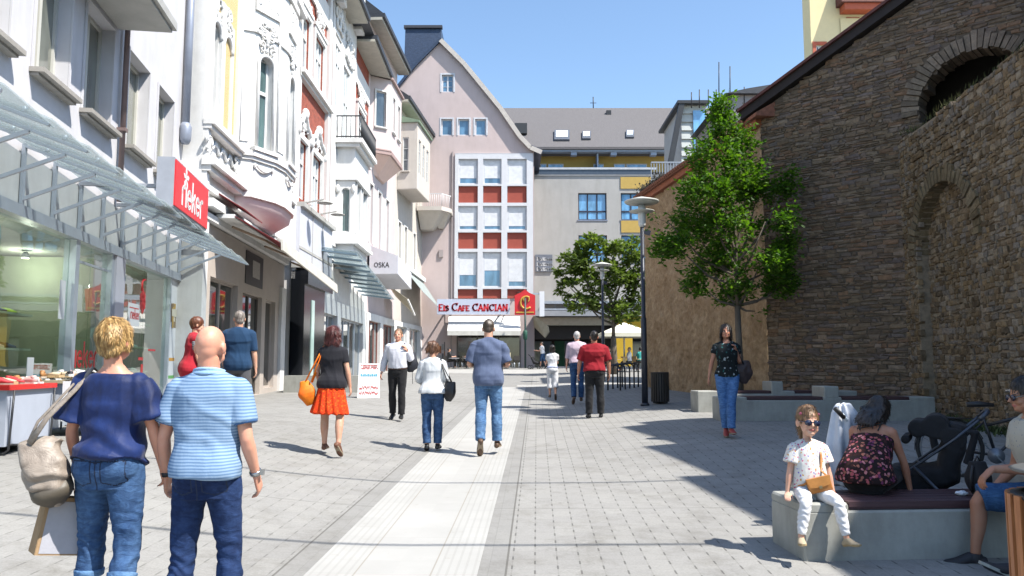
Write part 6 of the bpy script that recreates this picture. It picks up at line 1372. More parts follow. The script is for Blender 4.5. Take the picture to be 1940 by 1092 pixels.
SKIN = {}
def skin_mat(name, col, red=.12):
    if name in MATS: return MATS[name]
    m, n, l, b = nt(name)
    v = coords(n, l); t = noise_n(n, l, v, 9, 4)
    r = ramp(n, [(.35, (col[0] * .95, col[1] * .82, col[2] * .78)), (.65, col)]); l.new(t.outputs['Fac'], r.inputs[0])
    l.new(r.outputs[0], b.inputs['Base Color']); b.inputs['Roughness'].default_value = .5
    b.inputs['Subsurface Weight'].default_value = .12; b.inputs['Subsurface Radius'].default_value = (.02, .008, .004)
    b.inputs['Subsurface Scale'].default_value = .5
    t2 = noise_n(n, l, v, 120, 3); bump_n(n, l, t2.outputs['Fac'], .12, .002, b)
    MATS[name] = m; return m
def hair_mat(name, dark, light, sc=60):
    if name in MATS: return MATS[name]
    m, n, l, b = nt(name)
    v = coords(n, l, 'Object', (1, 1, .12)); t = noise_n(n, l, v, sc, 4, .7, .4)
    r = ramp(n, [(.35, dark), (.66, light)]); l.new(t.outputs['Fac'], r.inputs[0]); l.new(r.outputs[0], b.inputs['Base Color'])
    b.inputs['Roughness'].default_value = .42; b.inputs['Specular IOR Level'].default_value = .5
    bump_n(n, l, t.outputs['Fac'], .7, .006, b); MATS[name] = m; return m
def cloth_mat(name, col, col2=None, rough=.85, var=.18, scale=6, weave=260, sheen=.3):
    if name in MATS: return MATS[name]
    m, n, l, b = nt(name)
    v = coords(n, l); t = noise_n(n, l, v, scale, 5, .65)
    r = ramp(n, [(.35, col2 or tuple(c * (1 - var) for c in col)), (.65, col)]); l.new(t.outputs['Fac'], r.inputs[0])
    l.new(r.outputs[0], b.inputs['Base Color']); b.inputs['Roughness'].default_value = rough
    b.inputs['Specular IOR Level'].default_value = .25; b.inputs['Sheen Weight'].default_value = sheen * .3
    t2 = noise_n(n, l, v, weave, 2); b1 = bump_n(n, l, t2.outputs['Fac'], .2, .002, b)
    t3 = noise_n(n, l, coords(n, l, 'Object', (1, 1, .5)), 14, 4, .6, .5); bump_n(n, l, t3.outputs['Fac'], .35, .012, b, b1)
    MATS[name] = m; return m
def denim_mat(name, col, light, scale=5):
    if name in MATS: return MATS[name]
    m, n, l, b = nt(name)
    v = coords(n, l, 'Object', (1, 1, .55)); t = noise_n(n, l, v, scale, 6, .7)
    r = ramp(n, [(.35, col), (.72, light)]); l.new(t.outputs['Fac'], r.inputs[0])
    t4 = noise_n(n, l, coords(n, l, 'Object', (1, 1, 2.5)), 16, 4, .6, .8); r4 = ramp(n, [(.42, (.8, .8, .82)), (.62, (1.2, 1.2, 1.18))])
    l.new(t4.outputs['Fac'], r4.inputs[0])
    l.new(mixc(n, l, 1.0, r.outputs[0], r4.outputs[0], 'MULTIPLY'), b.inputs['Base Color']); b.inputs['Roughness'].default_value = .85
    b.inputs['Specular IOR Level'].default_value = .2
    t2 = noise_n(n, l, coords(n, l), 350, 2); b1 = bump_n(n, l, t2.outputs['Fac'], .25, .002, b)
    bump_n(n, l, t4.outputs['Fac'], .5, .012, b, b1); MATS[name] = m; return m
def stripe_mat(name, c1, c2, period, duty=.5, axis='Z', soft=.08, slant=0.0):
    if name in MATS: return MATS[name]
    m, n, l, b = nt(name)
    v = coords(n, l); w = noise_n(n, l, v, 5, 2)
    sx = n.new('ShaderNodeSeparateXYZ'); l.new(v, sx.inputs[0])
    z = math_n(n, l, 'ADD', sx.outputs[{'X': 0, 'Y': 1, 'Z': 2}[axis]], math_n(n, l, 'MULTIPLY', w.outputs['Fac'], .02))
    if slant: z = math_n(n, l, 'ADD', z, math_n(n, l, 'MULTIPLY', sx.outputs[0], slant))
    f = math_n(n, l, 'FRACT', math_n(n, l, 'DIVIDE', z, period))
    tri = math_n(n, l, 'ABSOLUTE', math_n(n, l, 'SUBTRACT', f, .5))
    r = ramp(n, [(max(0, duty * .5 - soft), c1), (min(1, duty * .5 + soft), c2)]); l.new(tri, r.inputs[0])
    l.new(r.outputs[0], b.inputs['Base Color']); b.inputs['Roughness'].default_value = .85; b.inputs['Specular IOR Level'].default_value = .25
    t2 = noise_n(n, l, v, 260, 2); b1 = bump_n(n, l, t2.outputs['Fac'], .2, .002, b)
    t3 = noise_n(n, l, coords(n, l, 'Object', (1, 1, .5)), 14, 4, .6, .5); bump_n(n, l, t3.outputs['Fac'], .3, .012, b, b1)
    MATS[name] = m; return m
def floral_mat(name, base, spots, scale=26, thr=.36):
    if name in MATS: return MATS[name]
    m, n, l, b = nt(name)
    v = coords(n, l); w = noise_n(n, l, v, 20, 3)
    ad = n.new('ShaderNodeVectorMath'); ad.operation = 'MULTIPLY_ADD'; l.new(w.outputs['Color'], ad.inputs[0]); ad.inputs[1].default_value = (.05, .05, .05); l.new(v, ad.inputs[2])
    vo = n.new('ShaderNodeTexVoronoi'); vo.inputs['Scale'].default_value = scale; l.new(ad.outputs[0], vo.inputs['Vector'])
    sep = n.new('ShaderNodeSeparateColor'); l.new(vo.outputs['Color'], sep.inputs[0])
    k = len(spots); cr = ramp(n, [(i / k, spots[i]) for i in range(k)], 'CONSTANT'); l.new(sep.outputs[0], cr.inputs[0])
    edge = ramp(n, [(thr, (1, 1, 1)), (thr + .05, (0, 0, 0))]); l.new(vo.outputs['Distance'], edge.inputs[0])
    l.new(mixc(n, l, edge.outputs[0], base, cr.outputs[0]), b.inputs['Base Color']); b.inputs['Roughness'].default_value = .85
    b.inputs['Specular IOR Level'].default_value = .2
    t3 = noise_n(n, l, coords(n, l, 'Object', (1, 1, .5)), 14, 4, .6, .5); bump_n(n, l, t3.outputs['Fac'], .35, .012, b)
    MATS[name] = m; return m

TORSO_M = [(.83, .125, .095, -.02), (.88, .158, .118, -.02), (.94, .168, .125, -.022), (1.02, .158, .115, -.008), (1.10, .152, .11, .005), (1.20, .162, .116, .006), (1.30, .176, .12, .002), (1.38, .182, .112, -.008), (1.43, .158, .09, -.014), (1.47, .10, .07, -.014), (1.50, .062, .06, -.012)]
TORSO_F = [(.83, .125, .10, -.025), (.88, .168, .125, -.028), (.94, .175, .13, -.028), (1.02, .15, .11, -.008), (1.10, .132, .098, .004), (1.20, .142, .108, .012), (1.29, .155, .122, .016), (1.37, .158, .10, -.002), (1.42, .138, .082, -.012), (1.46, .085, .062, -.012), (1.49, .052, .052, -.01)]
TORSO_C = [(.83, .12, .095, -.01), (.88, .15, .115, -.012), (.94, .155, .12, -.01), (1.02, .148, .118, .0), (1.10, .145, .118, .006), (1.20, .148, .115, .004), (1.30, .152, .108, .0), (1.38, .15, .096, -.006), (1.43, .128, .08, -.012), (1.47, .08, .062, -.012), (1.50, .055, .052, -.01)]
def V3(x): return Vector(x)
class Person:
    def __init__(p, label, x, y, H=1.75, rz=0, sex='m', fat=1.0, z=None, lean=0, side=0, yaw=0, nod=0, tilt=0, headk=1.0,
                 armL=((-.18, 0, -1), (-.1, .1, -1)), armR=((.18, 0, -1), (.1, .1, -1)), legL=((0, .05, -1), (0, -.05, -1)), legR=((0, .05, -1), (0, -.05, -1)),
                 skin=(.62, .36, .25), vox=.009, curl=.5, group=None, pelvis=None, toeL=0, toeR=0, feetyaw=.12, palmL=None, palmR=None, handL=None, handR=None, shw=1.0, skname='skin_fair', spread=.3):
        p.s = H / 1.75; p.sex = sex; p.fat = fat; p.vox = vox; p.H = H
        p.T = {'m': TORSO_M, 'f': TORSO_F, 'c': TORSO_C}[sex]; p.lean = lean; p.side = side; p.curl = curl; p.spread = spread
        p.yaw, p.nod, p.tilt, p.hk = yaw, nod, tilt, headk
        p.root = thing('person', label, 'person', (x, y, 0), rz, group)
        p.skin = skin_mat(skname, skin)
        p.lim = {'m': 1.0, 'f': .87, 'c': 1.0}[sex]
        shx = {'m': .178, 'f': .152, 'c': .142}[sex] * shw
        s = p.s
        p.hip = {}; p.kn = {}; p.an = {}; p.sh = {}; p.el = {}; p.wr = {}; p.fd = {}; p.hd = {}; p.palm = {}; p.toe = {-1: toeL, 1: toeR}
        for sd, lg, ar, pm, hh in ((-1, legL, armL, palmL, handL), (1, legR, armR, palmR, handR)):
            h = V3((sd * .088 * (1 if sex == 'm' else 1.0), 0, .90)) * s
            a = V3(lg[0]).normalized(); b = V3(lg[1]).normalized()
            k = h + a * (.43 * s); an = k + b * (.40 * s)
            p.hip[sd], p.kn[sd], p.an[sd] = h, k, an; p.fd[sd] = b
            S = p.bend(V3((sd * shx, -.01, 1.395)) * s)
            u = V3(ar[0]).normalized(); f = V3(ar[1]).normalized()
            E = S + u * (.285 * s); W = E + f * (.245 * s)
            p.sh[sd], p.el[sd], p.wr[sd] = S, E, W
            p.hd[sd] = V3(hh).normalized() if hh else f
            p.palm[sd] = V3(pm).normalized() if pm else V3((-sd, 0, 0))
        p.feetyaw = feetyaw
        low = min(p.an[-1].z - math.cos(R(toeL)) * .0 * s, p.an[1].z)
        low = min(p.footlow(-1), p.footlow(1))
        zg = gz(x, y) if z is None else z
        if pelvis is None: p.root.location.z = zg - low
        else: p.root.location.z = pelvis - .90 * s
        p.low = low; p.x, p.y = x, y
    def footpts(p, sd):
        s = p.s; an = p.an[sd]; t = R(p.toe[sd]); fy = p.feetyaw * sd
        fwd = V3((math.sin(fy) * math.cos(t), math.cos(fy) * math.cos(t), -math.sin(t)))
        dn = V3((math.sin(fy) * -math.sin(t), -math.cos(fy) * math.sin(t), -math.cos(t)))
        heel = an + dn * (.055 * s) - fwd * (.05 * s); ball = an + dn * (.062 * s) + fwd * (.12 * s); toe = an + dn * (.07 * s) + fwd * (.19 * s)
        return an, heel, ball, toe, fwd, dn
    def footlow(p, sd):
        an, heel, ball, toe, f, d = p.footpts(sd); s = p.s
        return min(heel.z - .028 * s, toe.z - .018 * s)
    def bend(p, q):
        s = p.s; z0 = .95 * s
        t = max(0.0, min(1.0, (q.z - z0) / (.22 * s))); a = R(p.lean) * t; b = R(p.side) * t
        d = q - V3((0, 0, z0))
        return V3((0, 0, z0)) + Matrix.Rotation(b, 3, 'Y') @ (Matrix.Rotation(-a, 3, 'X') @ d)
    def torso(p, mb, z0, z1, off=0.0, flare=0.0, n=28, offs=None, power=2.35, nk=1.0):
        s = p.s; T = p.T; zs = []
        k = 16
        for i in range(k + 1): zs.append(z0 + (z1 - z0) * i / k)
        pts = []; rad = []
        for z in zs:
            for j in range(len(T) - 1):
                a, b = T[j], T[j + 1]
                if z <= b[0] + 1e-6 or j == len(T) - 2:
                    t = max(0, min(1, (z - a[0]) / (b[0] - a[0]))); break
            a0 = T[max(j - 1, 0)]; b1 = T[min(j + 2, len(T) - 1)]; dz = b[0] - a[0]; out = []
            for i in (1, 2, 3):
                m0 = (b[i] - a0[i]) / (b[0] - a0[0]) * dz; m1 = (b1[i] - a[i]) / (b1[0] - a[0]) * dz
                out.append((2 * t ** 3 - 3 * t * t + 1) * a[i] + (t ** 3 - 2 * t * t + t) * m0 + (3 * t * t - 2 * t ** 3) * b[i] + (t ** 3 - t * t) * m1)
            rx, ry, yo = out
            ft = p.fat if z < 1.36 else 1 + (p.fat - 1) * .4
            o = off if offs is None else lerp_t(offs, z)
            pts.append(p.bend(V3((0, yo + (p.fat - 1) * .12 * (1 if z < 1.3 else 0), z)) * s)); rad.append(((rx * ft + o) * s, (ry * (1 + (ft - 1) * 1.5) + o) * s))
        mb.tube(pts, rad, n, ref=(1, 0, 0), power=power)
        if z1 > 1.4 and nk:
            for sd in (-1, 1):
                e = p.sh[sd]; o = off if offs is None else lerp_t(offs, 1.42); nb = p.bend(V3((0, -.018, 1.445)) * s); k_ = p.lim
                mb.tube([nb, nb.lerp(e, .45) + V3((0, 0, .004 * s)), e + V3((0, 0, -.012 * s))], [(.052 * k_ + o) * s, (.050 * k_ + o) * s, (.052 * k_ + o) * s], 14)
    def arm_path(p, sd, f0, f1, off=0.0, k=10, offs=None):
        """f: 0 shoulder .. 1 elbow .. 2 wrist"""
        s = p.s; S, E, W = p.sh[sd], p.el[sd], p.wr[sd]; L = p.lim
        rt = [(0, .058), (.25, .054), (.5, .047), (.85, .039), (1, .038), (1.25, .041), (1.6, .032), (1.9, .026), (2, .025)]
        pts = []; rad = []
        c0 = (S - E).normalized(); c1 = (W - E).normalized()
        for i in range(k + 1):
            f = f0 + (f1 - f0) * i / k
            if f < .88: q = S.lerp(E, f)
            elif f > 1.12: q = E.lerp(W, f - 1)
            else:
                t = (f - .88) / .24; a = S.lerp(E, .88); b = E.lerp(W, .12)
                q = a.lerp(E, t).lerp(E.lerp(b, t), t)
            o = off if offs is None else lerp_t(offs, f)
            r = lerp_t(rt, f) * L * (1 + (p.fat - 1) * .5) + o
            pts.append(q); rad.append(r * s)
        return pts, rad
    def leg_path(p, sd, f0, f1, off=0.0, k=14, offs=None):
        s = p.s; A, K, N = p.hip[sd], p.kn[sd], p.an[sd]; L = {'m': 1.0, 'f': 1.03, 'c': 1.0}[p.sex]
        rt = [(-.1, .088), (0, .09), (.3, .082), (.6, .068), (.9, .056), (1, .054), (1.15, .052), (1.35, .055), (1.6, .046), (1.85, .034), (2, .033)]
        back = V3((0, -1, 0)); pts = []; rad = []
        for i in range(k + 1):
            f = f0 + (f1 - f0) * i / k
            if f < .88: q = A.lerp(K, f)
            elif f > 1.12: q = K.lerp(N, f - 1)
            else:
                t = (f - .88) / .24; a = A.lerp(K, .88); b = K.lerp(N, .12); q = a.lerp(K, t).lerp(K.lerp(b, t), t)
            if 1.1 < f < 1.8:
                ax = (N - K).normalized(); bk = back - ax * back.dot(ax)
                if bk.length > .2: q = q + bk.normalized() * (.012 * s * math.sin((f - 1.1) / .7 * math.pi))
            o = off if offs is None else lerp_t(offs, f)
            pts.append(q); rad.append((lerp_t(rt, f) * L * (1 + (p.fat - 1) * .7) + o) * s)
        return pts, rad
    def hand(p, mb, sd):
        s = p.s * (1.0 if p.sex == 'm' else .92); W = p.wr[sd]; d = p.hd[sd]; n = p.palm[sd]
        n = (n - d * n.dot(d)).normalized(); side = d.cross(n) * (1 if sd > 0 else -1)
        # thumb on the 'front' side: pick the side that points forward
        if side.y < 0 and abs(side.y) > .3: side = -side
        fore = side
        mb.tube([W - d * .015 * s, W + d * .03 * s, W + d * .07 * s, W + d * .092 * s], [(.026 * s, .018 * s), (.036 * s, .016 * s), (.042 * s, .014 * s), (.039 * s, .011 * s)], 14, ref=tuple(fore), power=2.4)
        L = [(.030, .072), (.010, .080), (-.011, .075), (-.031, .058)]
        for i, (o, ln) in enumerate(L):
            b = W + d * .086 * s + fore * o * s; q = b; dirv = (d + fore * o * p.spread * 4).normalized(); pts = [b - d * .012 * s, b]; rr = [.0098 * s, .0098 * s]
            for j, fr in enumerate((.45, .32, .25)):
                a = p.curl * (.55 + .35 * j) * (1 + .12 * i); ax = dirv.cross(n).normalized()
                dirv = (dirv * math.cos(a) + n * math.sin(a)).normalized()
                q = q + dirv * (ln * fr * s); pts.append(q); rr.append((.0094 - .0011 * j) * s)
            mb.tube(pts, rr, 8); mb.ell(pts[-1], (rr[-1],) * 3, nu=8, nv=6)
        b = W + d * .022 * s + fore * .026 * s; t1 = (fore * .75 + d * .75 + n * .3).normalized(); t2 = (fore * .25 + d * .95 + n * .45).normalized()
        k1 = b + t1 * .036 * s; k2 = k1 + t2 * .032 * s; k3 = k2 + (t2 + n * .3).normalized() * .024 * s
        mb.tube([b - t1 * .01 * s, k1, k2, k3], [.015 * s, .0115 * s, .0105 * s, .009 * s], 8); mb.ell(k3, (.009 * s,) * 3, nu=8, nv=6)
    def headmat(p):
        s = p.s; c = p.bend(V3((0, -.008, 1.50)) * s)
        m = Matrix.Rotation(R(p.yaw), 3, 'Z') @ Matrix.Rotation(R(p.tilt), 3, 'Y') @ Matrix.Rotation(R(-p.lean * .4 - p.nod), 3, 'X')
        return c, m
    def hp(p, q):
        """point in head space (metres of a 1.75 m adult, origin at the neck base) -> body space"""
        c, m = p.headmat(); return c + m @ (V3(q) * p.s * p.hk)
    def head(p, mb, face=True):
        c, m = p.headmat(); k = p.s * p.hk
        def E(q, r, rot=None): mb.ell(c + m @ (V3(q) * k), tuple(a * k for a in r), rot=(m @ rot if rot else m), nu=20, nv=14)
        f = {'m': 1.0, 'f': .95, 'c': .97}[p.sex]
        E((0, -.012, .158), (.076 * f, .096, .094)); E((0, .022, .118), (.064 * f, .074, .088)); E((0, .048, .060), (.042 * f, .045, .036))
        E((0, -.045, .12), (.06, .055, .07))
        if p.sex != 'c':
            for sd in (-1, 1): E((sd * .038, .03, .072), (.026, .04, .03))
        else:
            for sd in (-1, 1): E((sd * .036, .052, .082), (.027, .03, .026))
        for sd in (-1, 1):
            E((sd * .079 * f, -.008, .125), (.013, .026, .035), Matrix.Rotation(R(sd * 14), 3, 'Z')); E((sd * .036, .062, .10), (.022, .026, .02))
            E((sd * .028, .078, .152), (.026, .012, .009))
        nz = 1.0 if p.sex == 'm' else .85
        if p.sex == 'c': nz = .7
        mb.tube([c + m @ (V3(q) * k) for q in ((0, .086, .148), (0, .098, .132), (0, .098 + .017 * nz, .113), (0, .094, .106))], [.007 * k, .0095 * k, .0135 * k * (.6 + .4 * nz), .011 * k], 8)
        E((0, .094, .084), (.021, .008, .0055)); E((0, .091, .076), (.018, .008, .0055)); E((0, .082, .052), (.02, .014, .014))
        nb = p.bend(V3((0, -.016, 1.44)) * p.s); nt_ = c + m @ (V3((0, -.022, .075)) * k)
        r = {'m': .060, 'f': .05, 'c': .048}[p.sex] * p.s
        mb.tube([nb, nb.lerp(nt_, .5), nt_], [r * 1.12, r, r * .98], 18)
    def bodymesh(p, legs=True, shoes=True, hands=True, sm=3, eye=True, browc=(.06, .035, .02), lip=(.5, .17, .14)):
        mb = MB(); s = p.s
        p.torso(mb, .83, 1.50)
        for sd in (-1, 1):
            a, r = p.arm_path(sd, 0, 2); mb.tube(a, r, 14); mb.ell(p.sh[sd] - V3((sd * .004 * s, 0, .006 * s)), (.058 * s * p.lim,) * 3, nu=14, nv=10)
            if hands: p.hand(mb, sd)
            a, r = p.leg_path(sd, -.05, 2); mb.tube(a, r, 16)
            an, heel, ball, toe, fw, dn = p.footpts(sd); x = fw.cross(dn)
            mb.tube([heel, an + dn * .03 * s + fw * .02 * s, ball, toe], [(.030 * s, .028 * s), (.036 * s, .036 * s), (.042 * s, .024 * s), (.028 * s, .014 * s)], 12, ref=tuple(x))
            mb.ell(heel + fw * .01 * s, (.03 * s,) * 3, nu=10, nv=8)
        p.head(mb)
        c, m = p.headmat(); mi = m.inverted(); k = p.s * p.hk
        mats = [p.skin, M('face_dark_%s' % int(browc[0] * 1000), browc, .6, bump=0), M('face_white', (.75, .72, .68), .3, bump=0), cloth_mat('lips', lip, rough=.5), M('face_iris', (.03, .02, .015), .15, bump=0)]
        def mf(q):
            w = mi @ (q - c) / k
            if w.y < .05 or w.z < .05 or w.z > .2: return 0
            ax = abs(w.x)
            if w.z > .152 and w.z < .160 and .012 < ax < .046: return 1
            if ((ax - .030) / .015) ** 2 + ((w.z - .137) / .0062) ** 2 < 1 and eye:
                return 4 if abs(ax - .030) < .006 else 2
            if ((ax - .030) / .017) ** 2 + ((w.z - .140) / .0075) ** 2 < 1 and w.z > .141 and eye: return 1
            if (ax / .026) ** 2 + ((w.z - .080) / .010) ** 2 < 1 and w.y > .07: return 3
            return 0
        p.body = remeshed(mb, 'body', mats, p.vox, sm, p.root, matfn=mf); return p.body
    def top(p, name, mat, hem=.93, neck=1.49, off=.018, sleeve=.8, soff=.02, disp=None, offs=None, soffs=None, flare=0, collar=None, vox=None, sides=(-1, 1), sm=6, matfn=None, nk=1):
        mb = MB(); s = p.s
        p.torso(mb, hem, neck, off, offs=offs, nk=nk)
        for sd in sides:
            if sleeve > 0:
                a, r = p.arm_path(sd, -.05, sleeve, soff, offs=soffs); mb.tube(a, r, 18)
            mb.ell(p.sh[sd] - V3((sd * .006 * s, 0, .008 * s)), ((.058 * p.lim + off) * s,) * 3, nu=16, nv=10)
        if collar:
            pts = []; rr = .066 if p.sex == 'm' else .056
            for i in range(17):
                t = 2 * math.pi * i / 16; pts.append(p.bend(V3((rr * 1.05 * math.cos(t), -.012 + rr * math.sin(t), 1.485 + .012 * -math.sin(t))) * s))
            mb.tube(pts, (.012 * s, .02 * s) if False else .016 * s, 8)
        mats = mat if isinstance(mat, (list, tuple)) else [mat]
        return remeshed(mb, name, mats, vox or p.vox, sm, p.root, disp=disp, matfn=matfn)
    def trousers(p, mat, waist=1.03, end=1.97, off=.012, offs=None, disp=None, name='trousers', vox=None, sm=2, matfn=None):
        mb = MB(); s = p.s; p.torso(mb, .80, waist, .012)
        for sd in (-1, 1):
            a, r = p.leg_path(sd, -.12, end, off, offs=offs or [(-.1, .012), (.5, .014), (1, .014), (1.6, .022), (2, .034)]); mb.tube(a, r, 20)
        return remeshed(mb, name, mat, vox or p.vox, sm, p.root, disp=disp, matfn=matfn)
    def shoes(p, mat, sole=None, grow=1.0, sides=(-1, 1)):
        s = p.s * grow
        for sd in sides:
            an, heel, ball, toe, fw, dn = p.footpts(sd); x = fw.cross(dn).normalized(); mb = MB()
            mid = an + dn * .032 * p.s + fw * .04 * p.s
            mb.tube([heel - fw * .022 * s, heel - fw * .01 * s, mid, ball, toe, toe + fw * .022 * s], [(.02 * s, .024 * s), (.036 * s, .036 * s), (.040 * s, .042 * s), (.048 * s, .03 * s), (.034 * s, .021 * s), (.012 * s, .01 * s)], 14, ref=tuple(x))
            mb.tube([an + dn * .04 * p.s, an - dn * .005 * p.s - fw * .004 * s], [.04 * s, .038 * s], 14)
            sh = remeshed(mb, 'shoe', mat, min(p.vox, .009), 2, p.root)
            if sole is not None:
                b = MB(); up = -dn; P = []
                for t, w in ((-.030, .018), (-.02, .032), (.03, .034), (.09, .036), (.15, .046), (.2, .038), (.235, .016)):
                    c_ = an + fw * ((t - .02) * s) + dn * (.079 * p.s); P.append((c_, w * s))
                poly = [c_ + x * w for c_, w in P] + [c_ - x * w for c_, w in reversed(P)]
                b.prism(poly, up * .018 * s); b.build('sole', sole, sh)
    def hair(p, style, mat, vox=None, seed=0, tuft=0, len_=.02, vol=1.0):
        mb = MB(); c, m = p.headmat(); k = p.s * p.hk
        def E(q, r, rot=None): mb.ell(c + m @ (V3(q) * k), tuple(a * k for a in r), rot=(m @ rot if rot else m), nu=22, nv=16)
        f = {'m': 1.0, 'f': .97, 'c': .98}[p.sex]; v = vol
        if style == 'short':
            E((0, -.024, .170), (.083 * f * v, .100 * v, .096 * v)); E((0, -.055, .115), (.066 * v, .052, .068))
            if p.sex == 'm':
                for sd in (-1, 1): E((sd * .068, .004, .145), (.013, .03, .04))
            else:
                for sd in (-1, 1): E((sd * .066, -.004, .135), (.02, .045, .05))
        elif style == 'grey_fringe':
            E((0, -.055, .12), (.07, .05, .062)); E((0, -.022, .166), (.081, .098, .096))
        else:
            E((0, -.024, .170), (.087 * v, .103, .100)); E((0, -.055, .12), (.075 * v, .058, .08))
            if style != 'pony':
                for sd in (-1, 1): E((sd * .070 * v, .006, .135), (.018, .045, .062))
            if style == 'bob':
                mb.tube([c + m @ (V3(q) * k) for q in ((0, -.045, .16), (0, -.058, .09), (0, -.062, .03), (0, -.06, -.005))], [(.085 * k * v, .05 * k), (.088 * k * v, .045 * k), (.09 * k * v, .04 * k), (.075 * k * v, .028 * k)], 20, ref=tuple(m @ V3((1, 0, 0))))
                for sd in (-1, 1): mb.tube([c + m @ (V3(q) * k) for q in ((sd * .072, .01, .16), (sd * .083, .008, .09), (sd * .078, .006, .03), (sd * .066, 0, -.005))], [(.02 * k, .035 * k), (.018 * k, .035 * k), (.017 * k, .033 * k), (.01 * k, .022 * k)], 12, ref=tuple(m @ V3((1, 0, 0))))
            elif style == 'long':
                mb.tube([c + m @ (V3(q) * k) for q in ((0, -.045, .16), (0, -.062, .08), (0, -.085, .0), (0, -.10, -.08), (0, -.10, -.15))], [(.085 * k * v, .05 * k), (.092 * k * v, .045 * k), (.10 * k * v, .035 * k), (.10 * k * v, .028 * k), (.07 * k, .015 * k)], 20, ref=tuple(m @ V3((1, 0, 0))))
                for sd in (-1, 1): mb.tube([c + m @ (V3(q) * k) for q in ((sd * .075, .01, .15), (sd * .087, -.005, .07), (sd * .092, -.03, -.01), (sd * .07, -.04, -.06))], [(.02 * k, .035 * k), (.022 * k, .036 * k), (.02 * k, .032 * k), (.01 * k, .02 * k)], 12, ref=tuple(m @ V3((1, 0, 0))))
            elif style == 'bun':
                E((0, -.11, .20), (.042, .042, .04)); mb.tube([c + m @ (V3(q) * k) for q in ((-.01, -.11, .17), (-.03, -.13, .11), (-.03, -.12, .05))], [.03 * k, .028 * k, .012 * k], 10)
            elif style == 'pony': mb.tube([c + m @ (V3(q) * k) for q in ((0, -.1, .18), (0, -.15, .14), (0, -.15, .05), (0, -.13, -.02))], [.025 * k, .032 * k, .028 * k, .01 * k], 12)
        sd_ = seed
        dsp = lambda x, y, z: .006 * k * noise.noise((x * 34 / k + sd_, y * 34 / k, z * 9 / k)) + .005 * k * noise.noise((x * 14 + sd_, y * 14, z * 9))
        h = remeshed(mb, 'hair', mat, vox or min(p.vox, .008), 2, p.root, disp=dsp)
        if tuft:
            rnd = random.Random(seed); me = h.data; b = MB(); pol = me.polygons; N = len(pol)
            up = m @ V3((0, 0, 1)); fwd = m @ V3((0, 1, 0)); crown = c + m @ (V3((0, -.05, .26)) * k)
            for i in range(tuft):
                q = pol[rnd.randrange(N)]; nn = V3(q.normal); ce = V3(q.center)
                fl = ce - crown; fl = fl - nn * fl.dot(nn)
                if fl.length < 1e-4: continue
                fl.normalize(); fl = (fl + V3((rnd.uniform(-.25, .25), rnd.uniform(-.25, .25), rnd.uniform(-.2, .2)))).normalized()
                L = len_ * k * rnd.uniform(.6, 1.4); w = .0016 + L * .02; sv = nn.cross(fl).normalized() * w
                a = ce - nn * .003; mid = ce + fl * L * .5 + nn * (.003 * k + L * .05); tip = ce + fl * L + nn * (.002 * k * rnd.uniform(-1, 2.5))
                b.add([a - sv, a + sv, mid + sv * .9, mid - sv * .9, tip], [(0, 1, 2, 3), (3, 2, 4)], smooth=True)
            b.build('hair_locks', mat, h)
        return h
    def w(p, q):
        """body space -> world"""
        a = p.root.rotation_euler.z; ca, sa = math.cos(a), math.sin(a)
        return Vector((p.root.location.x + q[0] * ca - q[1] * sa, p.root.location.y + q[0] * sa + q[1] * ca, p.root.location.z + q[2]))
# ================================================================= the people
def X(px, d, py=800): return at(px, py, d)[0]
def child_mesh(p, mb, name, mat): return mb.build(name, mat, p.root)
def ring_on(p, sd, f, name, mat, w=.012, r=.0, face=None):
    a, rr = p.arm_path(sd, f - .02, f + .02, .004, k=2); mb = MB(); d = (a[-1] - a[0]).normalized()
    mb.tube([a[1] - d * w, a[1] + d * w], [rr[1] + .004] * 2, 14); q = a[1] + p.palm[sd] * -(rr[1] + .004); mb.cbox(q, (.028, .028, .028)) if face else None
    return mb.build(name, mat, p.root)
def belt(p, mat, z=1.0, off=.02): mb = MB(); p.torso(mb, z - .02, z + .02, off, nk=0); return mb.build('belt', mat, p.root)
BLK = M('leather_black', (.02, .019, .02), .5); denim_mid = denim_mat('denim_mid', (.022, .055, .14), (.075, .15, .29)); denim_dk = denim_mat('denim_dark', (.008, .018, .060), (.03, .062, .165), 3); denim_lt = denim_mat('denim_light', (.05, .12, .26), (.17, .30, .48))
white_cl = cloth_mat('cotton_white', (.74, .74, .76)); shoe_br = M('shoe_brown', (.10, .055, .03), .5); shoe_bk = M('shoe_black', (.015, .015, .016), .4); sole_m = M('sole_rubber', (.30, .24, .17), .8)
# 1 woman in blue
P1 = Person('blonde woman in a navy blouse and cuffed jeans walking hand in hand', -2.12, 4.25, 1.60, sex='f', fat=1.0, vox=.0065, armL=((-.30, .02, -1), (.05, .30, -1)), armR=((.34, .02, -1), (.06, .42, -.9)), legL=((-.07, .16, -1), (-.02, .02, -1)), legR=((.09, -.02, -1), (.02, -.30, -1)), toeR=28, yaw=-4, skin=(.66, .33, .22), curl=.7, skname='skin_warm', shw=1.0)
P1.bodymesh(sm=4)
navy = cloth_mat('blouse_navy', (.010, .028, .125), (.005, .012, .055), rough=.6)
def blouse_folds(x, y, z):
    t = noise.noise((x * 9, y * 5, z * 1.6)) * .9 + noise.noise((x * 17, y * 9, z * 2.5 + 4)) * .45
    low = max(0, min(1, (1.20 - z) / .25)); s2 = math.sin(z * 44 + x * 14 + 5 * noise.noise((x * 4, y * 4, z * 5))) * low
    g = math.sin(x * 62 + 3 * noise.noise((x * 6, y * 3, z * 3))) * max(0, min(1, (z - .95) / .3)) * .5
    rd = 1 - 2.2 * abs(noise.noise((x * 7 + 3, y * 4, z * 1.7 + .6 * x)))
    return .009 * t + .010 * s2 + .008 * g + .010 * rd
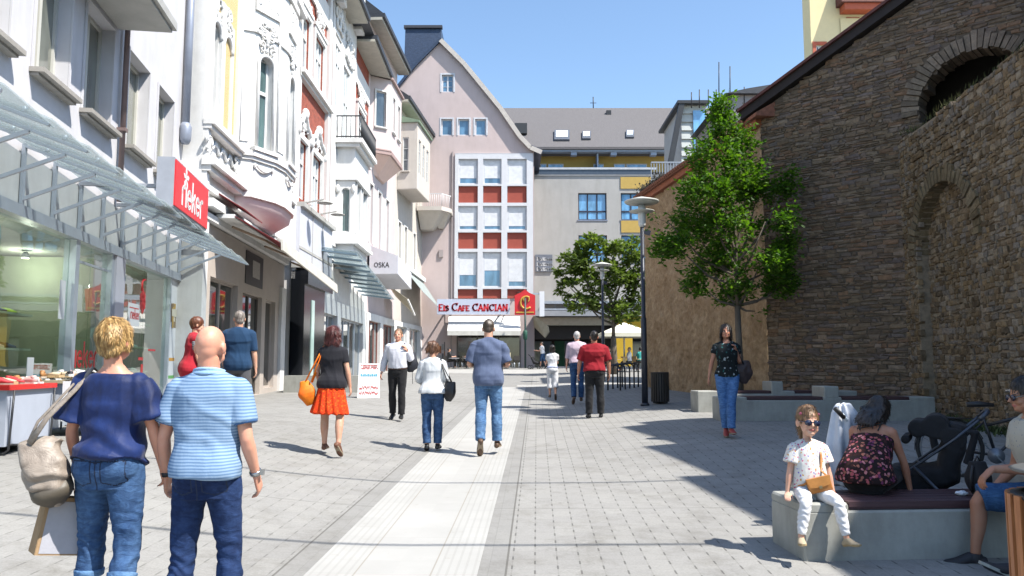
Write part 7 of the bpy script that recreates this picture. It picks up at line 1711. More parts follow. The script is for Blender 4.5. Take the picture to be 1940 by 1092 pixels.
P1.top('blouse', navy, hem=.95, neck=1.445, nk=0, disp=blouse_folds, offs=[(.95, .04), (1.06, .038), (1.2, .034), (1.36, .022), (1.445, .02)], sleeve=.78, soffs=[(-.1, .015), (.3, .035), (.8, .075)], vox=.0065)
jf = lambda x, y, z: .006 * noise.noise((x * 12, y * 12, z * 14)) + .0045 * math.sin(z * 85 + x * 42 + 11 * noise.noise((x * 8, y * 8, z * 4))) * (1 if .34 < z < .62 else .25) * (.5 + noise.noise((x * 6, y * 6, z * 12)))
def jeans_mf(p):
    s = p.s
    def f(c):
        x, y, z = c.x / s, c.y / s, c.z / s
        if abs(abs(x) - .10) < .004 and .0 < 1 and abs(y + .0) < 9 and z < .80 and y > -9 and abs(abs(x) - .185) < .0: return 1
        if z > .70 and y < -.06:
            if abs(x) < .0045 and z > .8: return 1
            dx, dz = abs(abs(x) - .088), z - .905
            bot = -.062 - .022 * max(0, 1 - dx / .06)
            if dx < .062 and bot < dz < .062 and (dx > .056 or dz > .055 or dz < bot + .007): return 1
            if abs(z - (.985 - .03 * (1 - min(1, abs(x) / .14)))) < .004: return 1
        return 0
    return f
stitch = M('denim_seam', (.010, .020, .05), .9, .1)
P1.trousers([denim_mid, stitch], matfn=jeans_mf(P1), waist=1.02, end=1.42, offs=[(-.1, .012), (.5, .016), (1, .016), (1.42, .018)], disp=jf, vox=.0065)
for sd in (-1, 1):
    a, r = P1.leg_path(sd, 1.36, 1.46, .026, k=3); mb = MB(); mb.tube(a, r, 20); remeshed(mb, 'cuff', denim_lt, .006, 2, P1.root)
mb = MB()
for sx in (-1, 1):
    c = Vector((sx * .085, -.165 * 1.1, .90)); mb.tube([c + Vector(q) for q in ((-.055, .004, .055), (.055, .004 if sx < 0 else .0, .055), (.05, 0, -.045), (0, -.004, -.07), (-.05, 0, -.045), (-.055, .004, .055))], .0022, 5)
P1.hair('short', hair_mat('hair_blonde', (.26, .13, .035), (.72, .47, .19), 42), vox=.006, seed=3, tuft=5200, len_=.030, vol=1.13); P1.shoes(M('shoe_tan', (.3, .2, .12), .6), sole_m)
# 2 man in striped polo
P2 = Person('bald man in a light blue striped polo shirt and dark jeans, holding hands', -1.62, 4.28, 1.66, sex='m', fat=.97, vox=.0065, armL=((-.30, -.02, -1), (-.06, .42, -.9)), armR=((.22, -.08, -1), (.10, .48, -.88)), legL=((-.08, .03, -1), (-.02, -.10, -1)), legR=((.09, .14, -1), (.02, .0, -1)), toeL=6, yaw=-6, skin=(.68, .36, .25), curl=.65, skname='skin_ruddy', shw=.93)
P2.bodymesh(sm=4)
polo = stripe_mat('polo_stripes', (.11, .20, .36), (.29, .41, .56), .0165, .42, soft=.18)
def polo_folds(x, y, z):
    n1 = noise.noise((x * 3 + 9, y * 3, z * 3)); t = (x * .9 + z * .75) * 26 + n1 * 7
    a = max(0, math.sin(t)) ** 2 * (.35 + .65 * max(0, noise.noise((x * 5 + 2, y * 4, z * 4 + 1)) + .3)); low = max(0, min(1, (1.32 - z) / .2))
    t2 = (z * 1.1 - x * .35) * 34 + n1 * 8; b = math.sin(t2) * max(0, min(1, (1.12 - z) / .12)) * .5
    rd = 1 - 2.4 * abs(noise.noise((x * 4.5 + z * 3.4 + 5, y * 3, z * 2.2)))
    return .016 * a * low + .009 * b + .008 * rd * (.4 + .6 * low) + .004 * noise.noise((x * 11, y * 11, z * 7))
P2.top('polo_shirt', polo, hem=.915, neck=1.485, disp=polo_folds, offs=[(.9, .026), (1.0, .026), (1.2, .024), (1.4, .017), (1.49, .012)], sleeve=.66, soffs=[(-.1, .015), (.3, .022), (.66, .032)], vox=.0065)
for sd in (-1, 1):
    a, r = P2.arm_path(sd, .63, .70, .034, k=2); mb = MB(); mb.tube(a, r, 18); remeshed(mb, 'cuff', cloth_mat('cuff_blue', (.05, .13, .30)), .006, 2, P2.root)
mb = MB(); pts = [P2.bend(V3((.066 * math.cos(t), -.016 + .062 * math.sin(t), 1.50 - .012 * math.sin(t))) * P2.s) for t in [2 * math.pi * i / 20 for i in range(21)]]
mb.tube(pts, [(.009, .024)] * 21, 8, ref=(0, 0, 1)); pts = [P2.bend(V3((.082 * math.cos(t), -.02 + .076 * math.sin(t), 1.485)) * P2.s) for t in [math.pi + math.pi * i / 14 for i in range(15)]]; mb.tube(pts, .011, 8)
remeshed(mb, 'collar', cloth_mat('collar_blue', (.30, .48, .70)), .006, 3, P2.root)
P2.trousers([denim_dk, stitch], matfn=jeans_mf(P2), waist=1.0, end=1.95, disp=lambda x, y, z: .007 * noise.noise((x * 9, y * 9, z * 11)) + .0035 * math.sin(z * 70 + x * 46 + 11 * noise.noise((x * 7, y * 7, z * 5))) * (1 if .3 < z < .58 else .3), vox=.0065); P2.shoes(shoe_bk, sole_m)
ring_on(P2, -1, 1.9, 'wristwatch', BLK, .011); ring_on(P2, 1, 1.9, 'wristwatch', M('watch_steel', (.35, .36, .36), .25, metal=.8), .010, face=1)
# 3 woman in red waistcoat, 4 man in navy
P3 = Person('dark haired woman in a red waistcoat over a striped top looking at the shop', X(358, 12.2), 12.2, 1.66, rz=R(-62), sex='f', fat=1.08, lean=6, armL=((-.2, .1, -1), (-.05, .35, -1)), armR=((.2, .1, -1), (.1, .4, -1)), skname='skin_fair', nod=8)
P3.bodymesh(); P3.top('striped_top', stripe_mat('tee_bw', (.03, .03, .05), (.5, .48, .5), .03), hem=1.1, sleeve=.6, soff=.024, off=.014); P3.top('waistcoat', cloth_mat('red_cotton', (.42, .02, .035)), hem=.80, sleeve=0, off=.035, disp=fold(.006)); P3.trousers(cloth_mat('trouser_red', (.30, .02, .03))); P3.hair('short', hair_mat('hair_auburn', (.05, .015, .008), (.20, .07, .03)), vol=1.12); P3.shoes(shoe_bk)
P4 = Person('grey haired man in a dark navy shirt standing before the shop door', X(447, 12.6), 12.6, 1.80, rz=R(8), fat=1.14, armL=((-.22, .05, -1), (.1, .5, -1)), armR=((.22, -.02, -1), (.1, .12, -1)), yaw=18, legL=((-.05, 0, -1), (0, 0, -1)), legR=((.05, 0, -1), (0, 0, -1)))
P4.bodymesh(); P4.top('shirt', cloth_mat('shirt_darknavy', (.015, .05, .115)), hem=.84, sleeve=.92, off=.026, disp=fold(.007, 7, 3), collar=1); P4.trousers(cloth_mat('trouser_grey', (.10, .10, .11))); P4.hair('short', hair_mat('hair_grey', (.10, .08, .07), (.36, .32, .28))); P4.shoes(shoe_bk)
# 5 orange skirt
P5 = Person('woman in a black top and orange skirt walking away with an orange bag', X(628, 10.95), 10.95, 1.66, sex='f', fat=1.12, rz=R(-4), armL=((-.3, .05, -1), (.1, .4, -.9)), armR=((.28, -.05, -1), (.12, .18, -1)), legL=((-.06, .10, -1), (.02, -.02, -1)), legR=((.12, -.12, -1), (.05, -.32, -1)), toeR=40, curl=.5, skname='skin_fair', vox=.008)
P5.bodymesh(); P5.top('top', cloth_mat('jersey_black', (.018, .018, .024)), hem=.875, sleeve=.6, off=.024, disp=fold(.008, 7, 3))
mb = MB(); s_ = P5.s; pts = []; rad = []
for i in range(11):
    z = .98 - .47 * i / 10; pts.append(V3((-.012 * i / 10 * 2, -.02, z)) * s_); rad.append(((.175 + .10 * (i / 10) ** 1.3) * s_, (.135 + .085 * i / 10) * s_))
mb.tube(pts, rad, 40, ref=(1, 0, 0)); skirt = remeshed(mb, 'skirt', floral_mat('skirt_orange', (.72, .055, .012), [(.80, .08, .01), (.60, .03, .012), (.78, .14, .02)], 44, .45), .009, 3, P5.root, disp=lambda x, y, z: .016 * math.sin(math.atan2(y + .02, x) * 13 + z * 4 + 2 * noise.noise((x * 4, y * 4, z * 2))) * max(0, (1.0 - z) * 1.6) + .006 * noise.noise((x * 9, y * 9, z * 5)))
P5.hair('bob', hair_mat('hair_darkred', (.035, .008, .008), (.17, .045, .04), 45), tuft=1500, len_=.07, vol=1.12, seed=5); P5.shoes(M('sandal_brown', (.16, .07, .04), .6), sole_m)
# 6 man in white shirt facing us
P6 = Person('man in a white shirt and black trousers walking towards us with a backpack', X(752, 16.5), 16.5, 1.84, rz=R(176), fat=1.04, armL=((-.32, -.12, -1), (.35, .55, 1.0)), armR=((.34, -.06, -1), (.22, .10, -1)), legL=((-.02, .12, -1), (0, -.02, -1)), legR=((.05, -.06, -1), (.02, -.35, -1)), toeR=15, toeL=-8, curl=.9, vox=.009, skname='skin_ruddy')
P6.bodymesh(); P6.top('shirt', cloth_mat('shirt_white', (.70, .71, .78)), hem=1.0, neck=1.49, sleeve=1.88, off=.024, soffs=[(0, .02), (.8, .028), (1.5, .022), (1.9, .02)], disp=fold(.009, 7, 4), collar=1); P6.trousers(cloth_mat('trouser_black', (.018, .018, .02)), waist=1.02, disp=fold(.006, 8, 6)); belt(P6, M('belt_brown', (.06, .03, .02), .5), 1.005, .022); P6.hair('short', hair_mat('hair_brown', (.08, .04, .02), (.30, .18, .10))); P6.shoes(shoe_bk)
# 7 white jacket
P7 = Person('woman in a short white jacket and jeans walking away with a black handbag', X(819, 12.25), 12.25, 1.62, sex='f', fat=1.05, armL=((-.34, .02, -1), (.35, .85, -.25)), armR=((.28, .05, -1), (-.2, .9, .1)), legL=((-.01, -.02, -1), (.04, -.18, -1)), legR=((.02, .06, -1), (-.02, -.02, -1)), toeL=12, yaw=-38, nod=10, vox=.008)
P7.bodymesh(); P7.top('jacket', cloth_mat('jacket_white', (.66, .68, .70), (.52, .55, .57)), hem=.90, neck=1.49, offs=[(.9, .05), (1.0, .035), (1.15, .028), (1.4, .022)], sleeve=1.9, soffs=[(0, .02), (1, .024), (1.9, .026)], disp=fold(.009, 9, 2.6, 3)); P7.trousers(denim_mid, disp=fold(.004, 8, 10)); P7.hair('bun', hair_mat('hair_chestnut', (.05, .02, .01), (.22, .11, .06)), vol=1.08, tuft=500, len_=.05, seed=2); P7.shoes(shoe_bk)
# 8 man in grey-blue shirt
P8 = Person('tall man in a grey-blue short sleeved shirt and jeans walking away on the pale strip', X(925, 11.9), 11.9, 1.885, fat=1.08, armL=((-.34, -.02, -1), (.35, .85, .05)), armR=((.34, -.02, -1), (-.30, .9, .0)), legL=((-.03, -.10, -1), (.0, -.42, -1)), legR=((.06, .12, -1), (.02, .0, -1)), toeL=52, nod=16, vox=.008, skname='skin_fair')
P8.bodymesh(); P8.top('shirt', cloth_mat('shirt_greyblue', (.12, .155, .25), (.085, .11, .19)), hem=.84, sleeve=.86, neck=1.485, offs=[(.84, .045), (1.0, .04), (1.2, .035), (1.4, .02)], soffs=[(0, .022), (.9, .04)], disp=folddiag(.011, 4, 9), collar=1, vox=.008); P8.trousers(denim_lt, end=1.97, disp=fold(.006, 8, 9)); P8.hair('short', hair_mat('hair_darkbrown', (.025, .018, .012), (.11, .08, .06))); P8.shoes(shoe_br, sole_m)
# 9 white girl, 10 pink shirt, 11 red shirt
P9 = Person('dark haired young woman in white clothes far down the street', X(1047, 23.5), 23.5, 1.52, sex='f', fat=.98, armL=((-.15, .2, -1), (.2, .7, .5)), armR=((.1, .3, -1), (-.2, .8, .3)), legL=((0, .06, -1), (0, -.05, -1)), legR=((.02, -.06, -1), (0, -.35, -1)), toeR=45, vox=.012)
P9.bodymesh(); P9.top('top', white_cl, hem=.98, sleeve=.55, off=.026, disp=fold(.006)); belt(P9, cloth_mat('sash_blue', (.35, .40, .62)), .99, .034); P9.trousers(white_cl, end=1.45, offs=[(-.1, .02), (1, .04), (1.5, .045)], disp=fold(.006)); P9.hair('bob', hair_mat('hair_black', (.008, .006, .006), (.026, .020, .018)), vol=1.08); P9.shoes(shoe_br)
P10 = Person('white haired man in a pale pink shirt and jeans walking away', X(1094, 21.4), 21.4, 1.84, fat=1.06, armL=((-.22, .05, -1), (-.1, .1, -1)), armR=((.2, 0, -1), (0, .3, -1)), legL=((-.02, -.06, -1), (0, -.3, -1)), legR=((.03, .08, -1), (0, 0, -1)), toeL=35, vox=.011, skname='skin_ruddy')
P10.bodymesh(); P10.top('shirt', cloth_mat('shirt_pink', (.64, .50, .58)), hem=.94, sleeve=1.2, off=.03, disp=fold(.008, 7, 4), collar=1); P10.trousers(denim_mid, disp=fold(.005)); P10.hair('short', hair_mat('hair_white', (.38, .36, .34), (.66, .64, .62))); P10.shoes(shoe_br)
P11 = Person('stocky man in a dark red shirt and black trousers walking away', X(1127, 17.4), 17.4, 1.86, fat=1.2, armL=((-.38, .05, -1), (-.12, .1, -1)), armR=((.36, .0, -1), (.06, .1, -1)), legL=((-.05, .02, -1), (-.02, 0, -1)), legR=((.07, .02, -1), (.02, .02, -1)), vox=.009, skname='skin_tan', skin=(.45, .22, .14), shw=1.1)
P11.bodymesh(); P11.top('shirt', cloth_mat('shirt_crimson', (.30, .012, .022)), hem=.93, sleeve=.9, off=.03, soffs=[(0, .03), (.9, .045)], disp=fold(.012, 6, 4), collar=1); P11.trousers(cloth_mat('trouser_black'  , (.018, .018, .02)), end=1.99, off=.02, disp=fold(.006, 8, 7)); P11.hair('short', hair_mat('hair_black', (.008, .006, .006), (.026, .020, .018))); P11.shoes(shoe_bk)
# 12 woman by the tree
P12 = Person('dark haired woman in a dark patterned top walking towards us by the benches', X(1380, 12.6), 12.6, 1.71, rz=R(172), sex='f', fat=1.02, armL=((-.22, -.05, -1), (.28, .42, .85)), armR=((.34, .04, -1), (.20, .08, -1)), legL=((.10, .16, -1), (.03, .02, -1)), legR=((-.05, -.04, -1), (-.10, -.22, -1)), toeR=18, toeL=-4, curl=.8, vox=.0085, skname='skin_tan', yaw=-6)
P12.bodymesh(browc=(.02, .012, .01)); P12.top('top', floral_mat('top_teal', (.012, .016, .018), [(.02, .10, .10), (.05, .07, .08), (.35, .4, .42), (.01, .03, .03)], 22, .28), hem=.92, neck=1.44, sleeve=.45, off=.018, disp=fold(.006, 8, 3)); P12.trousers(denim_mat('denim_sky', (.06, .15, .36), (.14, .27, .52)), disp=fold(.003)); P12.hair('bob', hair_mat('hair_black', (.008, .006, .006), (.026, .020, .018)), vol=1.06, tuft=700, len_=.06); P12.shoes(M('sandal_red', (.35, .05, .04), .5), sole_m)
# 13 the girl on the bench
SEAT = .115 + .475
P13 = Person('little girl in sunglasses, floral blouse and white trousers sitting on the bench end', X(1529, 6.32), 6.32, 1.16, rz=R(180), sex='c', z=0, pelvis=SEAT + .065, headk=1.50, shw=1.12, armL=((-.22, .10, -1), (-.16, .12, -1)), armR=((.26, .10, -1), (.20, .12, -1)), legL=((-.20, 1.0, -.16), (-.16, .06, -1)), legR=((.26, 1.0, -.16), (.20, .05, -1)), toeL=-12, toeR=-12, curl=.35, vox=.0045, skin=(.70, .42, .30), skname='skin_child', handL=(-.3, .9, -.35), handR=(.3, .9, -.35), palmL=(0, .2, -1), palmR=(0, .2, -1), feetyaw=.25, tilt=-3, nod=2)
P13.bodymesh(sm=3, lip=(.55, .22, .18)); gfl = floral_mat('blouse_flowers', (.72, .70, .66), [(.50, .05, .16), (.75, .5, .4), (.16, .12, .5), (.65, .2, .3), (.6, .30, .05), (.3, .3, .55)], 46, .30)
P13.top('blouse', gfl, hem=.93, neck=1.475, offs=[(.93, .05), (1.05, .055), (1.2, .035), (1.4, .02)], sleeve=.62, soffs=[(0, .02), (.62, .055)], disp=fold(.004, 14, 6), vox=.005)
P13.trousers(cloth_mat('trouser_white', (.78, .78, .80)), waist=1.0, end=1.9, offs=[(-.1, .014), (1, .012), (2, .014)], vox=.005, disp=lambda x, y, z: .0022 * math.sin(z * 130 + 5 * noise.noise((x * 20, y * 20, z * 9))) + .002 * noise.noise((x * 22, y * 22, z * 22)))
P13.shoes(M('shoe_beige', (.45, .36, .24), .6), M('sole_tan', (.34, .25, .13), .8)); P13.hair('pony', hair_mat('hair_lightbrown', (.10, .05, .022), (.32, .18, .085), 70), vox=.005, vol=.99, tuft=900, len_=.035, seed=7)
def glasses(p, mat, w=1.0):
    c, m = p.headmat(); k = p.s * p.hk; mb = MB(); H_ = lambda x, y, z: c + m @ (V3((x, y, z)) * k)
    for sd in (-1, 1):
        mb.tube([H_(sd * .033 , .094, .135), H_(sd * .033, .104, .135)], [(.026 * k * w, .021 * k * w)] * 2, 18, ref=tuple(m @ V3((1, 0, 0)))); mb.beam(H_(sd * .058, .095, .142), H_(sd * .079, .0, .138), .005 * k, .009 * k)
    mb.beam(H_(-.012, .103, .141), H_(.012, .103, .141), .006 * k, .006 * k); return mb.build('sunglasses', mat, p.root)
glasses(P13, M('lens_dark', (.015, .02, .05), .08, .1, spec=.8), 1.08)
mb = MB(); c_, m_ = P13.headmat(); k_ = P13.s * P13.hk
for q in ((-.07, .03, .20), (.07, .03, .20)): mb.ell(c_ + m_ @ (V3(q) * k_), (.012 * k_,) * 3, nu=8, nv=6)
mb.build('hair_clip', M('clip_pink', (.6, .12, .2), .5), P13.root)
# 14 woman in floral top leaning towards the pram
P14 = Person('woman with long black hair in a dark floral top bending forward on the bench', X(1637, 6.62), 6.62, 1.66, rz=R(-38), sex='f', fat=1.0, z=0, pelvis=SEAT + .10, lean=38, armL=((-.15, .35, -1), (.05, .5, -.9)), armR=((.30, .25, -1), (.12, .25, -1)), legL=((-.15, 1, .05), (0, .3, -1)), legR=((.15, 1, .05), (0, .3, -1)), nod=34, vox=.007, skname='skin_tan', yaw=-10)
P14.bodymesh(); P14.top('top', floral_mat('top_flowers', (.020, .012, .014), [(.42, .10, .12), (.04, .015, .015), (.30, .12, .09), (.50, .20, .22), (.05, .02, .02), (.16, .04, .10)], 36, .46), hem=.90, neck=1.33, offs=[(.9, .07), (1.1, .055), (1.3, .022), (1.34, .012)], sleeve=0, disp=fold(.008, 9, 4), vox=.007, sides=())
mb = MB()
for sx in (-.075, .075): mb.tube([P14.bend(V3((sx * (1 + .25 * t), -.115 + .03 * t, 1.33 + .125 * t)) * P14.s) for t in (0, .4, .8, 1)], .006, 6)
mb.tube([P14.bend(V3((-.10, -.12, 1.34)) * P14.s), P14.bend(V3((.12, -.10, 1.42)) * P14.s)], .006, 6)
mb.build('strap', BLK, P14.root)
P14.trousers(cloth_mat('trouser_black'  , (.018, .018, .02)), waist=.985); mb = MB(); P14.torso(mb, .955, .985, .022, nk=0); mb.build('belt', M('belt_tan', (.50, .22, .12), .5), P14.root)
P14.hair('long', hair_mat('hair_black', (.008, .006, .006), (.026, .020, .018)), vol=1.14, tuft=500, len_=.06, seed=9); P14.shoes(shoe_bk)
# 15 man at the right edge
P15 = Person('dark haired man in sunglasses and pale patterned shirt at the right edge', X(1990, 5.85), 5.85, 1.86, rz=R(84), sex='m', fat=1.0, z=0, pelvis=SEAT + .06, lean=14, armL=((-.05, .50, -.85), (-.02, 1, -.02)), armR=((.2, .1, -1), (0, .6, -.6)), legL=((-.72, .80, .05), (-.10, .40, -1)), legR=((.2, 1, 0), (0, .1, -1)), toeL=-25, curl=.75, vox=.0065, skname='skin_olive', skin=(.42, .21, .13), nod=6, handL=(0, .75, -.7), palmL=(0, -.6, -.8))
P15.bodymesh(browc=(.015, .01, .008)); P15.top('shirt', floral_mat('shirt_print', (.46, .44, .38), [(.46, .44, .38), (.12, .15, .22), (.46, .44, .38), (.3, .32, .36)], 40, .2), hem=.9, neck=1.48, sleeve=.55, off=.026, soffs=[(0, .02), (.55, .035)], disp=fold(.008, 7, 4)); P15.trousers(denim_mat('shorts_blue', (.03, .08, .19), (.06, .14, .28)), waist=1.0, end=.98, offs=[(-.1, .02), (1, .04)], disp=fold(.006)); P15.hair('short', hair_mat('hair_black', (.008, .006, .006), (.026, .020, .018)), vol=1.06, vox=.006, tuft=900, len_=.03); glasses(P15, M('lens_dark'  , (.015, .02, .05), .08), 1.0); P15.shoes(M('trainer_black', (.02, .02, .025), .6), M('sole_grey', (.32, .33, .30), .8), grow=1.08)
for sd in (-1,):
    a, r = P15.leg_path(sd, 1.80, 1.97, .006, k=3); mb = MB(); mb.tube(a, r, 14); mb.build('sock', cloth_mat('sock_blue', (.08, .12, .3)), P15.root)
# far people
P16 = Person('man in a white t-shirt and blue shorts pushing a pushchair far away', X(1028, 54, 690), 54, 1.74, rz=R(70), armL=((-.1, .5, -1), (0, 1, .1)), armR=((.1, .5, -1), (0, 1, .1)), legL=((0, .25, -1), (0, .1, -1)), legR=((0, -.15, -1), (0, -.4, -1)), toeR=30, vox=.018, lean=8)
P16.bodymesh(eye=False); P16.top('t_shirt', white_cl, hem=.95, sleeve=.5, off=.03, sm=3); P16.trousers(denim_mid, end=1.1, off=.03); P16.hair('short', hair_mat('hair_darkbrown', (.025, .018, .012), (.11, .08, .06)), vox=.014); P16.shoes(shoe_bk)
sit = dict(legL=((-.1, 1, 0), (0, .1, -1)), legR=((.1, 1, 0), (0, .1, -1)), armL=((-.2, .5, -1), (.2, 1, .1)), armR=((.2, .5, -1), (-.2, 1, .1)), vox=.018)
for px, d, rz, sex, lab, cm, tm, hm in ((851, 55.4, -70, 'm', 'person in black sitting at the left end of the far cafe terrace', BLK, BLK, 'hair_black'), (888, 55.6, 60, 'f', 'person in dark red sitting near the cafe window behind the walking man', cloth_mat('dull_red', (.16, .03, .04)), BLK, 'hair_chestnut'),
        (1154, 45.2, -80, 'm', 'person in a pale grey top sitting under the cream parasol', cloth_mat('pale_grey', (.45, .44, .38)), denim_mid, 'hair_chestnut'), (1192, 45.8, 80, 'm', 'person in white with a black jacket at the parasol table', white_cl, BLK, 'hair_grey'), (1213, 47, 20, 'f', 'person in a turquoise top beside the parasol pole', cloth_mat('turquoise', (.05, .35, .33)), BLK, 'hair_black')):
    x_ = X(px, d, 690); q = Person(lab, x_, d, 1.74, rz=R(rz), sex=sex, pelvis=gz(x_, d) + .56, **sit); q.bodymesh(eye=False); q.top('top', cm, hem=.95, sleeve=.9, off=.03, sm=3); q.trousers(tm); q.hair('short', MATS[hm], vox=.014)
# ================================================================= things carried and parked
def put(o, p, label, cat, group=None):
    """a carried thing is modelled in its carrier's body space, then stands on its own"""
    o.location = p.root.location; o.rotation_euler = p.root.rotation_euler; return tag(o, label, cat, group)
def bagshape(mb, c, w, d, h, top=.8, sag=.0, n=20, rot=0, tilt=0):
    m = Matrix.Rotation(rot, 3, 'Z') @ Matrix.Rotation(tilt, 3, 'Y'); pts = []; rad = []
    for i in range(9):
        t = i / 8; z = -h / 2 + h * t; k = (math.sin(math.pi * min(1, (t + .12) / .62) / 2) if t < .5 else 1 - (1 - top) * ((t - .5) / .5) ** 1.2); pts.append(Vector(c) + m @ Vector((0, 0, z))); rad.append((w / 2 * max(.35, k), d / 2 * max(.3, k * (1 if t < .6 else 1 - .55 * (t - .6) / .4))))
    mb.tube(pts, rad, n, ref=tuple(m @ Vector((1, 0, 0))), power=3.0)
taupe, n_, l_, b_ = nt('taupe_leather'); v = coords(n_, l_); t_ = noise_n(n_, l_, v, 7, 5, .7, .6); r_ = ramp(n_, [(.3, (.17, .135, .105)), (.6, (.34, .285, .235)), (.8, (.46, .40, .34))]); l_.new(t_.outputs['Fac'], r_.inputs[0]); l_.new(r_.outputs[0], b_.inputs['Base Color']); b_.inputs['Roughness'].default_value = .5; bump_n(n_, l_, t_.outputs['Fac'], .6, .02, b_)
# taupe shoulder bag
t = thing('shoulder_bag', 'large taupe leather shoulder bag on the left shoulder of the blonde woman', 'bag'); mb = MB(); s = P1.s
bc = Vector((-.30, -.11, .90)) * s
bagshape(mb, bc, .21, .22, .36, .80, rot=.5, tilt=-.30); mb.tube([bc + Vector(q) for q in ((-.06, 0, .12), (-.01, .0, .15), (.05, 0, .13))], .045, 8)
remeshed(mb, 'body', taupe, .007, 3, t, disp=lambda x, y, z: .010 * noise.noise((x * 10, y * 10, z * 12)) + .007 * math.sin(z * 40 + x * 30 + 5 * noise.noise((x * 6, y * 6, z * 6))))
mb = MB(); sh = P1.sh[-1] + Vector((.035, 0, .075)); 
mb.tube([bc + Vector((-.05, -.08, .15)), bc + Vector((.02, -.06, .28)), sh + Vector((-.05, -.075, -.10)), sh + Vector((0, -.02, .006)), sh + Vector((0, .05, -.02)), bc + Vector((.05, .10, .15))], [(.016, .006)] * 6, 8, ref=(1, 0, .2)); mb.tube([bc + Vector((-.08, -.05, .14)), bc + Vector((-.02, -.07, .26)), sh + Vector((-.075, -.06, -.08)), sh + Vector((-.03, 0, .0))], [(.009, .005)] * 4, 6, ref=(1, 0, .2))
mb.build('strap', taupe, t)
mb = MB(); m__ = Matrix.Rotation(.5, 3, 'Z') @ Matrix.Rotation(-.30, 3, 'Y')
bagshape(mb, bc + m__ @ Vector((0, 0, -.105)), .20, .21, .15, 1.0, rot=.5, tilt=-.30)
mb.build('trim', M('trim_olive', (.085, .07, .05), .5), t); put(t, P1, None, None)
# paper bag
t = thing('paper_bag', 'open brown paper carrier bag with a white panel hanging from the blonde woman\'s left hand', 'paper bag'); hb = P1.wr[-1] + P1.hd[-1] * .10 + Vector((-.03, -.02, 0))
kr = M('kraft_paper', (.36, .235, .125), .8, .15, 6, .3, 30, .01); w, dd, h = .235, .13, .29; m__ = Matrix.Rotation(R(42), 3, 'Z') @ Matrix.Rotation(R(9), 3, 'Y'); o_ = hb + Vector((-.02, 0, -.045))
pq = lambda x, y, z: o_ + m__ @ Vector((x, y, z)); mb = MB(); th = .003
def sheetbox(mb, a, b, c, d, off):
    mb.prism([a, b, c, d], off)
C4 = [(-w / 2, -dd / 2), (w / 2, -dd / 2), (w / 2, dd / 2), (-w / 2, dd / 2)]
lo = [pq(x * .97, y * 1.05, -h) for x, y in C4]; hi = [pq(x * .92, y * (.85), 0) for x, y in C4]
for i in range(4):
    j = (i + 1) % 4; nn = (hi[j] - hi[i]).cross(Vector((0, 0, 1))).normalized() * th
    if i in (1, 3):
        ml = (lo[i] + lo[j]) / 2 * .55 + (hi[i] + hi[j]) / 2 * .45; ins = (o_ - ml); ins.z = 0; ml2 = (hi[i] + hi[j]) / 2 + ins.normalized() * .03
        mb.prism([lo[i], lo[j], hi[j], ml2, hi[i]], nn)
    else: mb.prism([lo[i], lo[j], hi[j], hi[i]], nn)
mb.prism(lo, (0, 0, .004)); mb.build('body', kr, t)
mb = MB(); f = lambda u, v: lo[0].lerp(lo[1], u).lerp(hi[0].lerp(hi[1], u), v) + (hi[1] - hi[0]).cross(Vector((0, 0, 1))).normalized() * .0045
mb.prism([f(.06, .03), f(.86, .03), f(.86, .93), f(.06, .93)], (hi[1] - hi[0]).cross(Vector((0, 0, 1))).normalized() * .001); mb.build('printed_panel', M('panel_paper', (.40, .40, .44), .7, .06, 20), t)
mb = MB()
for i, k in ((0, 1), (3, 2)): a_, b_2 = hi[i], hi[k]; mb.tube([a_.lerp(b_2, .3), a_.lerp(b_2, .34) + Vector((0, 0, .05)), hb.lerp(a_.lerp(b_2, .5), .1), a_.lerp(b_2, .66) + Vector((0, 0, .05)), a_.lerp(b_2, .7)], .0028, 6)
mb.build('handle', M('cord_brown', (.25, .09, .06), .8), t); put(t, P1, None, None)
# orange bag
t = thing('shoulder_bag', 'bright orange cloth bag on the left side of the woman in the orange skirt', 'bag'); s = P5.s; bc = Vector((-.335, -.10, .80)) * s
ob_ = cloth_mat('bag_orange', (.85, .23, .01), (.70, .13, .01), rough=.6); mb = MB(); bagshape(mb, bc, .24, .16, .34, .5, rot=.3, tilt=-.25); remeshed(mb, 'body', ob_, .009, 3, t, disp=lambda x, y, z: .016 * noise.noise((x * 9, y * 9, z * 8)))
mb = MB(); sh = P5.sh[-1] + Vector((.03, 0, .068))
mb.tube([bc + Vector((-.02, -.03, .15)), sh + Vector((-.07, -.09, -.16)), sh + Vector((-.005, -.02, .004)), sh + Vector((-.03, .07, -.08)), bc + Vector((.05, .04, .14))], [(.012, .005)] * 5, 8); mb.tube([bc + Vector((.06, -.03, .15)), sh + Vector((-.03, -.09, -.15)), sh + Vector((.01, -.02, .004))], [(.010, .005)] * 3, 8); mb.build('strap', ob_, t); put(t, P5, None, None)
# black handbag
t = thing('shoulder_bag', 'black handbag on the right side of the woman in the white jacket', 'bag'); s = P7.s; bc = Vector((.285, -.06, .93)) * s; mb = MB(); bagshape(mb, bc, .20, .13, .30, .75, rot=-.3, tilt=.1); remeshed(mb, 'body', M('bag_black', (.016, .016, .018), .45, .1, 9, .4, 30), .009, 2, t, disp=fold(.008, 9, 6))
mb = MB(); sh = P7.sh[1] + Vector((-.02, 0, .075))
for dx in (-.03, .03): mb.tube([bc + Vector((dx, -.03, .14)), sh + Vector((.045 + dx * .3, -.09, -.14)), sh + Vector((0, -.03, .006)), sh + Vector((.03, .05, -.05)), bc + Vector((dx, .05, .14))], [(.009, .004)] * 5, 6)
mb.build('strap', BLK, t); put(t, P7, None, None)
